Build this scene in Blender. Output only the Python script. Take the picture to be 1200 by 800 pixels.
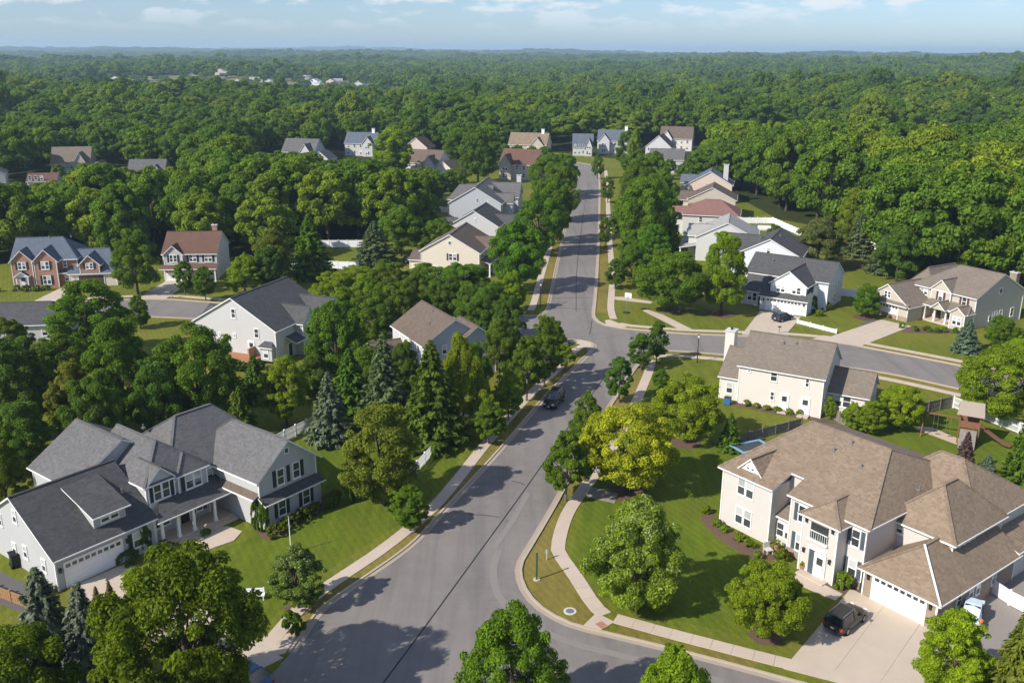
import bpy, bmesh, math, random
import numpy as np
from mathutils import Vector, Matrix
from mathutils.noise import noise as pnoise

for o in list(bpy.data.objects):
    bpy.data.objects.remove(o)
SC = bpy.context.scene
COL = SC.collection
R = math.radians

# ------------------------------------------------------------------ camera
cam_d = bpy.data.cameras.new('camera')
cam_d.sensor_width = 36.0
cam_d.lens = 32.73
cam_d.clip_start = 0.5
cam_d.clip_end = 60000.0
cam = bpy.data.objects.new('camera', cam_d)
COL.objects.link(cam)
cam.matrix_world = (Matrix.Translation((0, 0, 45.0)) @ Matrix.Rotation(R(90 - 17.31), 4, 'X')
                    @ Matrix.Rotation(R(0.29), 4, 'Z'))
SC.camera = cam

# ------------------------------------------------------------------ light
SUN_AZ, SUN_EL = 33.0, 37.0            # shadows run towards this azimuth (degrees from +X)
to_sun = Vector((-math.cos(R(SUN_AZ)) * math.cos(R(SUN_EL)), -math.sin(R(SUN_AZ)) * math.cos(R(SUN_EL)), math.sin(R(SUN_EL))))
sun_d = bpy.data.lights.new('sun', 'SUN')
sun_d.energy = 5.0
sun_d.angle = R(0.6)
sun_d.color = (1.0, 0.95, 0.875)
sun = bpy.data.objects.new('sun', sun_d)
COL.objects.link(sun)
sun.rotation_euler = (-to_sun).to_track_quat('-Z', 'Y').to_euler()
sun.location = (-60, -40, 120)

world = bpy.data.worlds.new('World')
SC.world = world
world.use_nodes = True
wn = world.node_tree
wn.nodes.clear()
def WN(t, **k):
    n = wn.nodes.new(t)
    for a, b in k.items():
        setattr(n, a, b)
    return n
w_out = WN('ShaderNodeOutputWorld')
w_bg = WN('ShaderNodeBackground')
w_bg.inputs['Strength'].default_value = 0.087
w_sky = WN('ShaderNodeTexSky', sky_type='NISHITA')
w_sky.sun_disc = False
w_sky.sun_elevation = R(SUN_EL)
w_sky.sun_rotation = math.atan2(to_sun.x, to_sun.y)
w_sky.altitude = 60
w_sky.air_density = 1.0
w_sky.dust_density = 0.35
w_sky.ozone_density = 1.2
# distant fair-weather cumulus all round the sky
w_tc = WN('ShaderNodeTexCoord')
w_map = WN('ShaderNodeMapping')
w_map.inputs['Scale'].default_value = (17.0, 17.0, 62.0)
w_map.inputs['Location'].default_value = (1.7, 0.4, 0.35)
w_no = WN('ShaderNodeTexNoise')
w_no.inputs['Scale'].default_value = 1.0
w_no.inputs['Detail'].default_value = 8.0
w_no.inputs['Roughness'].default_value = 0.58
w_ramp = WN('ShaderNodeValToRGB')
w_ramp.color_ramp.elements[0].position = 0.50
w_ramp.color_ramp.elements[1].position = 0.60
w_sep = WN('ShaderNodeSeparateXYZ')
w_fade = WN('ShaderNodeMapRange')
w_fade.inputs['From Min'].default_value = 0.016
w_fade.inputs['From Max'].default_value = 0.05
w_mul = WN('ShaderNodeMath', operation='MULTIPLY')
w_mul2 = WN('ShaderNodeMath', operation='MULTIPLY')
w_mul2.inputs[1].default_value = 0.85
w_mix = WN('ShaderNodeMix', data_type='RGBA')
w_mix.inputs[7].default_value = (9.0, 9.2, 9.6, 1)
L = wn.links.new
L(w_tc.outputs['Generated'], w_map.inputs['Vector'])
L(w_map.outputs[0], w_no.inputs['Vector'])
L(w_no.outputs[0], w_ramp.inputs[0])
L(w_tc.outputs['Generated'], w_sep.inputs[0])
L(w_sep.outputs[2], w_fade.inputs[0])
L(w_ramp.outputs[0], w_mul.inputs[0]); L(w_fade.outputs[0], w_mul.inputs[1])
L(w_mul.outputs[0], w_mul2.inputs[0])
L(w_mul2.outputs[0], w_mix.inputs[0])
w_tint = WN('ShaderNodeMix', data_type='RGBA', blend_type='MULTIPLY')
w_tint.inputs[0].default_value = 1.0
w_tint.inputs[7].default_value = (0.75, 0.94, 1.34, 1)
L(w_sky.outputs[0], w_tint.inputs[6])
L(w_tint.outputs[2], w_mix.inputs[6])
L(w_mix.outputs[2], w_bg.inputs['Color'])
L(w_bg.outputs[0], w_out.inputs['Surface'])

SC.view_settings.view_transform = 'Standard'
SC.view_settings.look = 'None'
SC.view_settings.gamma = 1.0
SC.view_settings.exposure = 0.32
SC.view_settings.use_curve_mapping = False
SC.cycles.max_bounces = 7
SC.cycles.diffuse_bounces = 4
SC.cycles.glossy_bounces = 2
SC.cycles.transmission_bounces = 4
SC.cycles.volume_bounces = 0
SC.cycles.transparent_max_bounces = 6
SC.cycles.caustics_reflective = False
SC.cycles.caustics_refractive = False
SC.cycles.use_denoising = True
SC.cycles.use_adaptive_sampling = True
SC.cycles.adaptive_threshold = 0.02

# ------------------------------------------------------------------ materials
MATS = {}
class NT:
    """small helper around a node tree"""
    def __init__(s, name):
        s.m = bpy.data.materials.new(name); s.m.use_nodes = True
        s.t = s.m.node_tree; s.t.nodes.clear()
        s.out = s.n('ShaderNodeOutputMaterial')
    def n(s, t, ins=None, **k):
        n = s.t.nodes.new(t)
        for a, b in k.items(): setattr(n, a, b)
        if ins:
            for a, b in ins.items():
                if isinstance(b, bpy.types.NodeSocket): s.t.links.new(b, n.inputs[a])
                else: n.inputs[a].default_value = b
        return n
    def l(s, a, b): s.t.links.new(a, b)
    def mix(s, fac, a, b, mode='MIX'):
        n = s.n('ShaderNodeMix', data_type='RGBA', blend_type=mode)
        for i, v in ((0, fac), (6, a), (7, b)):
            if isinstance(v, bpy.types.NodeSocket): s.l(v, n.inputs[i])
            elif i == 0: n.inputs[0].default_value = v
            else: n.inputs[i].default_value = (*v, 1) if len(v) == 3 else v
        return n.outputs[2]
    def noise(s, vec, scale, detail=4, rough=0.55):
        n = s.n('ShaderNodeTexNoise', {'Scale': scale, 'Detail': detail, 'Roughness': rough})
        if vec is not None: s.l(vec, n.inputs['Vector'])
        return n.outputs[0]
    def ramp(s, v, p0, p1, c0=(0, 0, 0), c1=(1, 1, 1)):
        n = s.n('ShaderNodeValToRGB'); e = n.color_ramp.elements
        e[0].position = p0; e[1].position = p1; e[0].color = (*c0, 1); e[1].color = (*c1, 1)
        s.l(v, n.inputs[0]); return n.outputs[0]
    def math(s, op, a, b=0.0):
        n = s.n('ShaderNodeMath', operation=op)
        for i, v in ((0, a), (1, b)):
            if isinstance(v, bpy.types.NodeSocket): s.l(v, n.inputs[i])
            else: n.inputs[i].default_value = v
        return n.outputs[0]
    def bump(s, h, strength, dist):
        return s.n('ShaderNodeBump', {'Height': h, 'Strength': strength, 'Distance': dist}).outputs[0]
    def pos(s): return s.n('ShaderNodeNewGeometry').outputs['Position']
    def obj(s): return s.n('ShaderNodeTexCoord').outputs['Object']
    def rnd(s): return s.n('ShaderNodeObjectInfo').outputs['Random']
    def done(s, color, rough=0.8, spec=0.3, normal=None, metallic=0.0):
        b = s.n('ShaderNodeBsdfPrincipled')
        for k, v in (('Base Color', color), ('Roughness', rough), ('Specular IOR Level', spec), ('Metallic', metallic)):
            if isinstance(v, bpy.types.NodeSocket): s.l(v, b.inputs[k])
            else: b.inputs[k].default_value = (*v, 1) if k == 'Base Color' else v
        if normal: s.l(normal, b.inputs['Normal'])
        s.l(b.outputs[0], s.out.inputs['Surface'])
        MATS[s.m.name] = s.m
        return s.m

def plain(name, c, rough=0.6, spec=0.4, metallic=0.0, var=0.08, scale=2.0):
    t = NT(name)
    n = t.noise(t.obj(), scale, 3)
    col = t.mix(n, tuple(v * (1 - var) for v in c), tuple(min(1, v * (1 + var)) for v in c))
    return t.done(col, rough, spec, metallic=metallic)

def siding(name, c):
    t = NT(name); o = t.obj()
    z = t.n('ShaderNodeSeparateXYZ', {0: o}).outputs[2]
    saw = t.math('FRACT', t.math('MULTIPLY', z, 1 / 0.16))
    dirt = t.noise(o, 0.35, 5)
    col = t.mix(dirt, tuple(v * 0.93 for v in c), tuple(min(1, v * 1.05) for v in c))
    gap = t.math('LESS_THAN', saw, 0.10)
    col = t.mix(gap, col, tuple(v * 0.72 for v in c))
    return t.done(col, 0.62, 0.3, t.bump(saw, 0.5, 0.02))

def shingles(name, c, c2, spread=0.5):
    t = NT(name); o = t.obj()
    mp = t.n('ShaderNodeMapping', {'Vector': o, 'Scale': (3.0, 3.0, 6.5)}).outputs[0]
    v = t.n('ShaderNodeTexVoronoi', {'Vector': mp, 'Scale': 1.0}, feature='F1')
    cell = t.n('ShaderNodeSeparateColor', {0: v.outputs['Color']}).outputs[0]
    z = t.n('ShaderNodeSeparateXYZ', {0: o}).outputs[2]
    row = t.math('FRACT', t.math('MULTIPLY', z, 1 / 0.085))
    big = t.noise(o, 0.45, 4)
    base = t.mix(cell, c, c2)
    base = t.mix(t.math('MULTIPLY', t.ramp(big, 0.35, 0.75), 0.45), base, tuple(v_ * 0.85 for v_ in c))
    fine = t.noise(o, 9.0, 2)
    base = t.mix(t.math('MULTIPLY', fine, spread), base, tuple(v_ * 1.5 for v_ in c2))
    base = t.mix(t.math('MULTIPLY', t.math('LESS_THAN', row, 0.18), 0.45), base, tuple(v_ * 0.45 for v_ in c))
    return t.done(base, 0.9, 0.15, t.bump(cell, 0.4, 0.03))

def bricks(name, c, c2, mortar):
    t = NT(name); o = t.obj()
    s = t.n('ShaderNodeSeparateXYZ', {0: o})
    u = t.math('ADD', s.outputs[0], s.outputs[1])
    v = t.n('ShaderNodeCombineXYZ', {0: u, 1: s.outputs[2]}).outputs[0]
    b = t.n('ShaderNodeTexBrick', {'Vector': v, 'Color1': (*c, 1), 'Color2': (*c2, 1), 'Mortar': (*mortar, 1), 'Scale': 4.2, 'Mortar Size': 0.02})
    col = t.mix(t.noise(o, 0.8, 4), b.outputs[0], tuple(x * 0.8 for x in c))
    return t.done(col, 0.85, 0.2, t.bump(b.outputs['Fac'], -0.4, 0.02))

def glass(name, c, rough=0.06):
    t = NT(name)
    r = t.rnd()
    col = t.mix(r, c, tuple(v * 1.8 + 0.004 for v in c))
    return t.done(col, rough, 0.9)

def concrete(name, c):
    t = NT(name); p = t.pos()
    a = t.noise(p, 0.5, 6, 0.65); b = t.noise(p, 14, 3)
    col = t.mix(a, tuple(v * 0.78 for v in c), tuple(v * 1.08 for v in c))
    col = t.mix(t.math('MULTIPLY', b, 0.35), col, tuple(v * 0.8 for v in c))
    rr = t.rnd()
    col = t.mix(t.math('MULTIPLY', rr, 0.35), col, tuple(v * 0.82 for v in c))
    return t.done(col, 0.85, 0.25, t.bump(b, 0.15, 0.01))

siding('siding_white', (0.55, 0.54, 0.525))
siding('siding_cool', (0.66, 0.68, 0.70))
siding('siding_cream', (0.72, 0.63, 0.50))
siding('siding_tan', (0.50, 0.44, 0.36))
siding('siding_beige', (0.68, 0.62, 0.55))
siding('siding_ash', (0.47, 0.468, 0.46))
siding('siding_greige', (0.60, 0.56, 0.51))
siding('siding_grey', (0.46, 0.48, 0.50))
siding('siding_pale', (0.58, 0.57, 0.53))
siding('siding_rose', (0.62, 0.50, 0.43))
shingles('roof_charcoal', (0.050, 0.050, 0.051), (0.094, 0.092, 0.090))
shingles('roof_midgrey', (0.080, 0.078, 0.076), (0.145, 0.140, 0.136))
shingles('roof_brown', (0.146, 0.106, 0.071), (0.262, 0.198, 0.138))
shingles('roof_taupe', (0.13, 0.108, 0.085), (0.20, 0.165, 0.13))
shingles('roof_umber', (0.095, 0.072, 0.056), (0.15, 0.115, 0.09))
shingles('roof_redbrown', (0.10, 0.058, 0.044), (0.15, 0.085, 0.062))
shingles('roof_red', (0.165, 0.085, 0.072), (0.235, 0.13, 0.108))
shingles('roof_slate', (0.075, 0.09, 0.115), (0.12, 0.14, 0.165))
shingles('roof_pale', (0.24, 0.24, 0.225), (0.34, 0.33, 0.31))
bricks('brick_red', (0.38, 0.19, 0.125), (0.48, 0.26, 0.175), (0.42, 0.36, 0.30))
bricks('stone_tan', (0.30, 0.22, 0.16), (0.42, 0.33, 0.25), (0.36, 0.31, 0.26))
plain('trim_white', (0.80, 0.79, 0.76), 0.5, 0.35, var=0.04)
plain('garage_white', (0.80, 0.80, 0.79), 0.45, 0.4, var=0.03)
plain('shutter_dark', (0.022, 0.032, 0.036), 0.5, 0.4)
plain('shutter_green', (0.02, 0.04, 0.03), 0.5, 0.4)
plain('shutter_slate', (0.07, 0.09, 0.11), 0.5, 0.4)
plain('shutter_brown', (0.10, 0.05, 0.04), 0.5, 0.4)
plain('door_dark', (0.03, 0.02, 0.018), 0.4, 0.4)
plain('door_red', (0.22, 0.05, 0.03), 0.4, 0.4)
plain('metal_grey', (0.35, 0.36, 0.37), 0.4, 0.5, 0.7)
plain('metal_dark', (0.03, 0.03, 0.032), 0.45, 0.5, 0.3)
plain('pole_green', (0.015, 0.07, 0.04), 0.45, 0.5)
plain('vinyl_white', (0.82, 0.82, 0.80), 0.4, 0.4, var=0.04)
plain('wood_fence', (0.20, 0.145, 0.10), 0.85, 0.15, var=0.35, scale=5)
plain('wood_fence_new', (0.30, 0.17, 0.085), 0.8, 0.2, var=0.3, scale=4)
plain('wood_grey', (0.21, 0.185, 0.16), 0.88, 0.12, var=0.35, scale=5)
plain('wood_red', (0.20, 0.098, 0.052), 0.75, 0.2, var=0.25, scale=4)
plain('wood_deck', (0.34, 0.16, 0.08), 0.75, 0.2, var=0.25, scale=4)
plain('canvas_tan', (0.32, 0.265, 0.21), 0.9, 0.1)
plain('slide_brown', (0.17, 0.078, 0.05), 0.45, 0.4)
plain('trampoline_blue', (0.20, 0.36, 0.48), 0.6, 0.3)
plain('net_dark', (0.06, 0.07, 0.08), 0.9, 0.1)
plain('rubber', (0.015, 0.015, 0.016), 0.85, 0.2)
plain('rim', (0.40, 0.41, 0.42), 0.35, 0.5, 0.6)
plain('paint_black', (0.014, 0.013, 0.014), 0.25, 0.5, var=0.02)
plain('paint_brownblack', (0.035, 0.028, 0.024), 0.28, 0.5, var=0.02)
plain('paint_navy', (0.015, 0.03, 0.055), 0.25, 0.5, var=0.02)
plain('paint_blue', (0.02, 0.13, 0.24), 0.25, 0.5, var=0.02)
plain('paint_white', (0.76, 0.77, 0.77), 0.3, 0.5, var=0.02)
plain('paint_paleblue', (0.52, 0.60, 0.64), 0.35, 0.4, var=0.05)
plain('lamp_red', (0.45, 0.02, 0.02), 0.25, 0.5)
plain('lamp_clear', (0.75, 0.75, 0.72), 0.15, 0.6)
plain('plate', (0.75, 0.75, 0.78), 0.5, 0.3)
plain('plastic_blue', (0.03, 0.12, 0.32), 0.5, 0.4)
plain('stone_pale', (0.55, 0.52, 0.46), 0.85, 0.2, var=0.2)
plain('orange', (0.75, 0.22, 0.05), 0.7, 0.2)
plain('clay', (0.36, 0.19, 0.12), 0.8, 0.2, var=0.2)
plain('skin_pink', (0.60, 0.42, 0.36), 0.7, 0.2)
plain('mulch', (0.135, 0.088, 0.062), 0.95, 0.1, var=0.45, scale=7)
plain('mulch_red', (0.125, 0.075, 0.052), 0.95, 0.1, var=0.35, scale=7)
plain('sand', (0.50, 0.40, 0.29), 0.95, 0.1, var=0.2, scale=3)
plain('gravel', (0.26, 0.23, 0.20), 0.95, 0.1, var=0.3, scale=9)
plain('tar', (0.028, 0.028, 0.030), 0.75, 0.25)
plain('bark', (0.105, 0.08, 0.062), 0.95, 0.1, var=0.4, scale=6)
plain('bark_grey', (0.18, 0.16, 0.14), 0.95, 0.1, var=0.4, scale=6)
glass('glass_dark', (0.035, 0.040, 0.040), 0.1)
glass('glass_blind', (0.36, 0.37, 0.36), 0.15)
glass('glass_car', (0.010, 0.018, 0.024), 0.04)
concrete('concrete', (0.56, 0.455, 0.36))
concrete('concrete_pale', (0.55, 0.455, 0.35))
concrete('kerb', (0.48, 0.40, 0.30))
concrete('gutter', (0.42, 0.34, 0.265))
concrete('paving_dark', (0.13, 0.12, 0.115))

# asphalt: worn grey with patches, faint wheel polish and fine aggregate
t = NT('asphalt'); p = t.pos()
big = t.noise(p, 0.06, 5, 0.6); mid = t.noise(p, 0.7, 6, 0.7); fine = t.noise(p, 22, 2)
col = t.mix(t.ramp(big, 0.35, 0.68), (0.196, 0.174, 0.153), (0.250, 0.222, 0.195))
col = t.mix(t.ramp(mid, 0.45, 0.75), col, (0.25, 0.23, 0.21))
lane = t.noise(t.n('ShaderNodeMapping', {'Vector': p, 'Rotation': (0, 0, R(17)), 'Scale': (0.55, 0.03, 1)}).outputs[0], 1.0, 4, 0.6)
col = t.mix(t.math('MULTIPLY', t.ramp(lane, 0.48, 0.68), 0.45), col, (0.125, 0.115, 0.106))
spot = t.noise(p, 0.9, 2, 0.4)
col = t.mix(t.math('MULTIPLY', t.ramp(spot, 0.70, 0.78), 0.5), col, (0.10, 0.095, 0.09))
col = t.mix(t.math('MULTIPLY', fine, 0.3), col, (0.075, 0.072, 0.072))
t.done(col, 0.86, 0.25, t.bump(fine, 0.3, 0.01))
t = NT('asphalt_worn'); p = t.pos()
t.done(t.mix(t.noise(p, 0.9, 6, 0.7), (0.205, 0.185, 0.166), (0.25, 0.225, 0.202)), 0.88, 0.2)
t = NT('asphalt_dark'); p = t.pos()
col = t.mix(t.noise(p, 0.3, 6, 0.65), (0.045, 0.045, 0.048), (0.085, 0.084, 0.086))
t.done(col, 0.85, 0.25)

def lawn(name, a, b, dry, dryness=0.5):
    t = NT(name); p = t.pos()
    big = t.noise(p, 0.05, 5, 0.6); mid = t.noise(p, 0.33, 6, 0.7); fine = t.noise(p, 5.0, 4, 0.7)
    mpx = t.n('ShaderNodeMapping', {'Vector': p, 'Rotation': (0, 0, R(38)), 'Scale': (1.0, 0.12, 1)}).outputs[0]
    streak = t.noise(mpx, 1.1, 3)
    col = t.mix(t.ramp(mid, 0.3, 0.72), a, b)
    col = t.mix(t.math('MULTIPLY', t.ramp(big, 0.44, 0.66), dryness), col, dry)
    col = t.mix(t.math('MULTIPLY', t.ramp(streak, 0.42, 0.62), 0.5), col, tuple(x * 1.35 for x in b))
    patch = t.noise(p, 1.3, 5, 0.75)
    col = t.mix(t.math('MULTIPLY', t.ramp(patch, 0.5, 0.72), 0.55), col, dry)
    col = t.mix(t.math('MULTIPLY', t.ramp(patch, 0.28, 0.46, (1, 1, 1), (0, 0, 0)), 0.5), col, tuple(x * 0.62 for x in a))
    mw = t.n('ShaderNodeTexWave', {'Vector': t.n('ShaderNodeMapping', {'Vector': p, 'Rotation': (0, 0, R(-27))}).outputs[0], 'Scale': 0.42, 'Distortion': 1.2, 'Detail': 2.0}).outputs['Fac']
    col = t.mix(t.math('MULTIPLY', mw, 0.22), col, tuple(x * 0.6 for x in a))
    col = t.mix(t.math('MULTIPLY', fine, 0.5), col, tuple(x * 0.5 for x in a))
    return t.done(col, 0.95, 0.1, t.bump(fine, 0.8, 0.08))
lawn('grass', (0.106, 0.136, 0.013), (0.160, 0.182, 0.019), (0.25, 0.21, 0.045), 0.7)
lawn('grass_lush', (0.080, 0.128, 0.009), (0.132, 0.174, 0.014), (0.19, 0.185, 0.026), 0.6)
lawn('grass_verge', (0.155, 0.142, 0.026), (0.225, 0.185, 0.042), (0.31, 0.225, 0.072), 1.0)
lawn('forest_floor', (0.026, 0.038, 0.009), (0.050, 0.062, 0.014), (0.08, 0.07, 0.03), 0.3)
lawn('meadow', (0.12, 0.145, 0.045), (0.19, 0.20, 0.075), (0.36, 0.28, 0.15), 0.7)

# foliage: the tint comes from the object colour, clumps and leaves vary round it
t = NT('leaf')
oc = t.n('ShaderNodeObjectInfo')
vc = t.n('ShaderNodeAttribute', attribute_name='tint')
hs = t.n('ShaderNodeHueSaturation', {'Hue': 0.5, 'Saturation': 1.0, 'Value': 1.0, 'Color': oc.outputs['Color']})
t.l(vc.outputs['Fac'], hs.inputs['Value'])
t.l(t.math('ADD', 0.50, t.math('MULTIPLY', t.math('SUBTRACT', t.math('MINIMUM', vc.outputs['Fac'], 1.5), 1.0), -0.014)), hs.inputs['Hue'])
col = t.mix(t.math('GREATER_THAN', vc.outputs['Fac'], 2.0), hs.outputs[0], (0.40, 0.45, 0.24))
bs = t.n('ShaderNodeBsdfPrincipled', {'Base Color': col, 'Roughness': 0.6, 'Specular IOR Level': 0.12})
tr = t.n('ShaderNodeBsdfTranslucent', {'Color': t.mix(1.0, col, (1.25, 1.35, 0.5), 'MULTIPLY')})
ms = t.n('ShaderNodeMixShader', {0: 0.38, 1: bs.outputs[0], 2: tr.outputs[0]})
t.l(ms.outputs[0], t.out.inputs['Surface']); MATS['leaf'] = t.m
# woodland foliage: varied from tree to tree
t = NT('leaf_wood')
oi = t.n('ShaderNodeObjectInfo')
vc = t.n('ShaderNodeAttribute', attribute_name='tint')
rmp = t.n('ShaderNodeValToRGB'); e = rmp.color_ramp.elements
e[0].position = 0.0; e[0].color = (0.074, 0.136, 0.014, 1)
e[1].position = 1.0; e[1].color = (0.215, 0.275, 0.018, 1)
for ps, c in ((0.3, (0.100, 0.178, 0.014)), (0.55, (0.128, 0.212, 0.015)), (0.8, (0.164, 0.243, 0.016))):
    q = e.new(ps); q.color = (*c, 1)
stand = t.noise(oi.outputs['Location'], 0.012, 3)
t.l(t.math('ADD', t.math('MULTIPLY', oi.outputs['Random'], 0.75), t.math('MULTIPLY', t.math('SUBTRACT', stand, 0.38), 1.5)), rmp.inputs[0])
hs = t.n('ShaderNodeHueSaturation', {'Hue': 0.5, 'Saturation': 1.0, 'Color': rmp.outputs[0]})
t.l(vc.outputs['Fac'], hs.inputs['Value'])
bs = t.n('ShaderNodeBsdfPrincipled', {'Base Color': hs.outputs[0], 'Roughness': 0.65, 'Specular IOR Level': 0.1})
tr = t.n('ShaderNodeBsdfTranslucent', {'Color': t.mix(1.0, hs.outputs[0], (1.25, 1.35, 0.5), 'MULTIPLY')})
ms = t.n('ShaderNodeMixShader', {0: 0.38, 1: bs.outputs[0], 2: tr.outputs[0]})
t.l(ms.outputs[0], t.out.inputs['Surface']); MATS['leaf_wood'] = t.m

# ------------------------------------------------------------------ helpers
def tag(o, label=None, cat=None, group=None, kind=None):
    if label: o['label'] = label
    if cat: o['category'] = cat
    if group: o['group'] = group
    if kind: o['kind'] = kind
    return o

def empty(name, loc, rz=0.0):
    o = bpy.data.objects.new(name, None); COL.objects.link(o)
    o.location = loc; o.rotation_euler = (0, 0, rz); o.empty_display_size = 0.3
    return o

def link(name, me, parent=None, loc=(0, 0, 0), rz=0.0):
    o = bpy.data.objects.new(name, me); COL.objects.link(o)
    o.parent = parent; o.location = loc; o.rotation_euler = (0, 0, rz)
    return o

class MB:
    """collects simple shapes and turns them into one mesh"""
    def __init__(s): s.v = []; s.f = []; s.mi = []
    def add(s, v, f, mi=0):
        n = len(s.v); s.v += [tuple(p) for p in v]
        s.f += [tuple(i + n for i in q) for q in f]; s.mi += [mi] * len(f); return s
    def box(s, x0, x1, y0, y1, z0, z1, mi=0):
        v = [(x0, y0, z0), (x1, y0, z0), (x1, y1, z0), (x0, y1, z0), (x0, y0, z1), (x1, y0, z1), (x1, y1, z1), (x0, y1, z1)]
        return s.add(v, [(3, 2, 1, 0), (4, 5, 6, 7), (0, 1, 5, 4), (1, 2, 6, 5), (2, 3, 7, 6), (3, 0, 4, 7)], mi)
    def bar(s, a, b, w, h, mi=0):
        """box beam from a to b, w wide and h high"""
        a = Vector(a); b = Vector(b); d = (b - a).normalized()
        up = Vector((0, 0, 1)) if abs(d.z) < 0.95 else Vector((0, 1, 0))
        sx = d.cross(up).normalized() * w / 2; u = sx.cross(d).normalized() * h / 2
        v = [a - sx - u, a + sx - u, a + sx + u, a - sx + u, b - sx - u, b + sx - u, b + sx + u, b - sx + u]
        return s.add(v, [(0, 1, 2, 3), (7, 6, 5, 4), (0, 4, 5, 1), (1, 5, 6, 2), (2, 6, 7, 3), (3, 7, 4, 0)], mi)
    def tube(s, pts, rad, n=8, mi=0, cap=True):
        """tapered tube along points"""
        rings = []
        for i, p in enumerate(pts):
            p = Vector(p)
            d = (Vector(pts[min(i + 1, len(pts) - 1)]) - Vector(pts[max(i - 1, 0)])).normalized()
            up = Vector((0, 0, 1)) if abs(d.z) < 0.95 else Vector((1, 0, 0))
            a = d.cross(up).normalized(); b = d.cross(a).normalized()
            r = rad[i] if isinstance(rad, (list, tuple)) else rad
            rings.append([p + (a * math.cos(2 * math.pi * k / n) + b * math.sin(2 * math.pi * k / n)) * r for k in range(n)])
        v = [q for rg in rings for q in rg]; f = []
        for i in range(len(rings) - 1):
            for k in range(n):
                f.append((i * n + k, i * n + (k + 1) % n, (i + 1) * n + (k + 1) % n, (i + 1) * n + k))
        if cap:
            f.append(tuple(range(n - 1, -1, -1))); f.append(tuple((len(rings) - 1) * n + k for k in range(n)))
        return s.add(v, f, mi)
    def cyl(s, x, y, z0, z1, r, n=12, mi=0): return s.tube([(x, y, z0), (x, y, z1)], r, n, mi)
    def prism(s, poly, z0, z1, mi=0):
        n = len(poly); v = [(x, y, z0) for x, y in poly] + [(x, y, z1) for x, y in poly]
        f = [tuple(range(n - 1, -1, -1)), tuple(range(n, 2 * n))] + [(i, (i + 1) % n, n + (i + 1) % n, n + i) for i in range(n)]
        return s.add(v, f, mi)
    def mesh(s, name, mats, smooth=False):
        me = bpy.data.meshes.new(name); me.from_pydata(s.v, [], s.f)
        for m in ([mats] if isinstance(mats, str) else mats): me.materials.append(MATS[m])
        if any(s.mi): me.polygons.foreach_set('material_index', s.mi)
        if smooth: me.polygons.foreach_set('use_smooth', [True] * len(s.f))
        me.update(); return me
    def obj(s, name, mats, parent=None, loc=(0, 0, 0), rz=0.0, smooth=False):
        return link(name, s.mesh(name, mats, smooth), parent, loc, rz)

def shell(verts, faces, t):
    """sheet of faces given a thickness t downwards: roof slabs; edge faces use material 1"""
    m = MB(); n = len(verts)
    m.add(verts, faces); m.v += [(x, y, z - t) for x, y, z in verts]
    for f in faces:
        m.f.append(tuple(i + n for i in reversed(f))); m.mi.append(1)
    ed = {}
    for f in faces:
        for i in range(len(f)):
            a, b = f[i], f[(i + 1) % len(f)]; ed[(a, b)] = 1
    for a, b in ed:
        if (b, a) not in ed:
            m.f.append((a, a + n, b + n, b)); m.mi.append(1)
    return m

def sheet(name, pts, z, mat, kind='structure', parent=None):
    """flat polygon lying on the ground"""
    bm = bmesh.new()
    bm.faces.new([bm.verts.new((x, y, z)) for x, y in pts])
    bmesh.ops.triangulate(bm, faces=bm.faces[:])
    bm.normal_update()
    for f in bm.faces:
        if f.normal.z < 0: f.normal_flip()
    me = bpy.data.meshes.new(name); bm.to_mesh(me); bm.free(); me.materials.append(MATS[mat])
    o = link(name, me, parent)
    if kind: o['kind'] = kind
    return o

def smooth_line(pts, step=1.5):
    """Catmull-Rom through the points, resampled evenly"""
    P = [Vector((*p, 0)) for p in pts]; P = [P[0] * 2 - P[1]] + P + [P[-1] * 2 - P[-2]]
    out = []
    for i in range(1, len(P) - 2):
        a, b, c, d = P[i - 1], P[i], P[i + 1], P[i + 2]
        n = max(2, int((c - b).length / 0.5))
        for k in range(n):
            u = k / n
            out.append(0.5 * ((2 * b) + (c - a) * u + (2 * a - 5 * b + 4 * c - d) * u * u + (3 * b - a - 3 * c + d) * u ** 3))
    out.append(P[-2])
    res = [out[0]]; acc = 0
    for i in range(1, len(out)):
        acc += (out[i] - out[i - 1]).length
        if acc >= step: res.append(out[i]); acc = 0
    if (res[-1] - out[-1]).length > step * 0.4: res.append(out[-1])
    else: res[-1] = out[-1]
    return [(p.x, p.y) for p in res]

def offset(line, d):
    """polyline moved d to its left"""
    out = []
    for i, p in enumerate(line):
        a = Vector(line[max(i - 1, 0)]); b = Vector(line[min(i + 1, len(line) - 1)])
        t_ = (b - a).normalized(); out.append((p[0] - t_.y * d, p[1] + t_.x * d))
    return out

def strip(line, d0, d1, z0, z1):
    """solid strip along a polyline between two side offsets"""
    a = offset(line, d0); b = offset(line, d1); m = MB(); n = len(line)
    v = [(x, y, z1) for x, y in a] + [(x, y, z1) for x, y in b] + [(x, y, z0) for x, y in a] + [(x, y, z0) for x, y in b]
    f = []
    for i in range(n - 1):
        f += [(i, i + 1, n + i + 1, n + i), (i + 1, i, 2 * n + i, 2 * n + i + 1), (n + i, n + i + 1, 3 * n + i + 1, 3 * n + i)]
    f += [(0, n, 3 * n, 2 * n), (n - 1, 3 * n - 1, 4 * n - 1, 2 * n - 1)]
    m.add(v, f); return m

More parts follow.
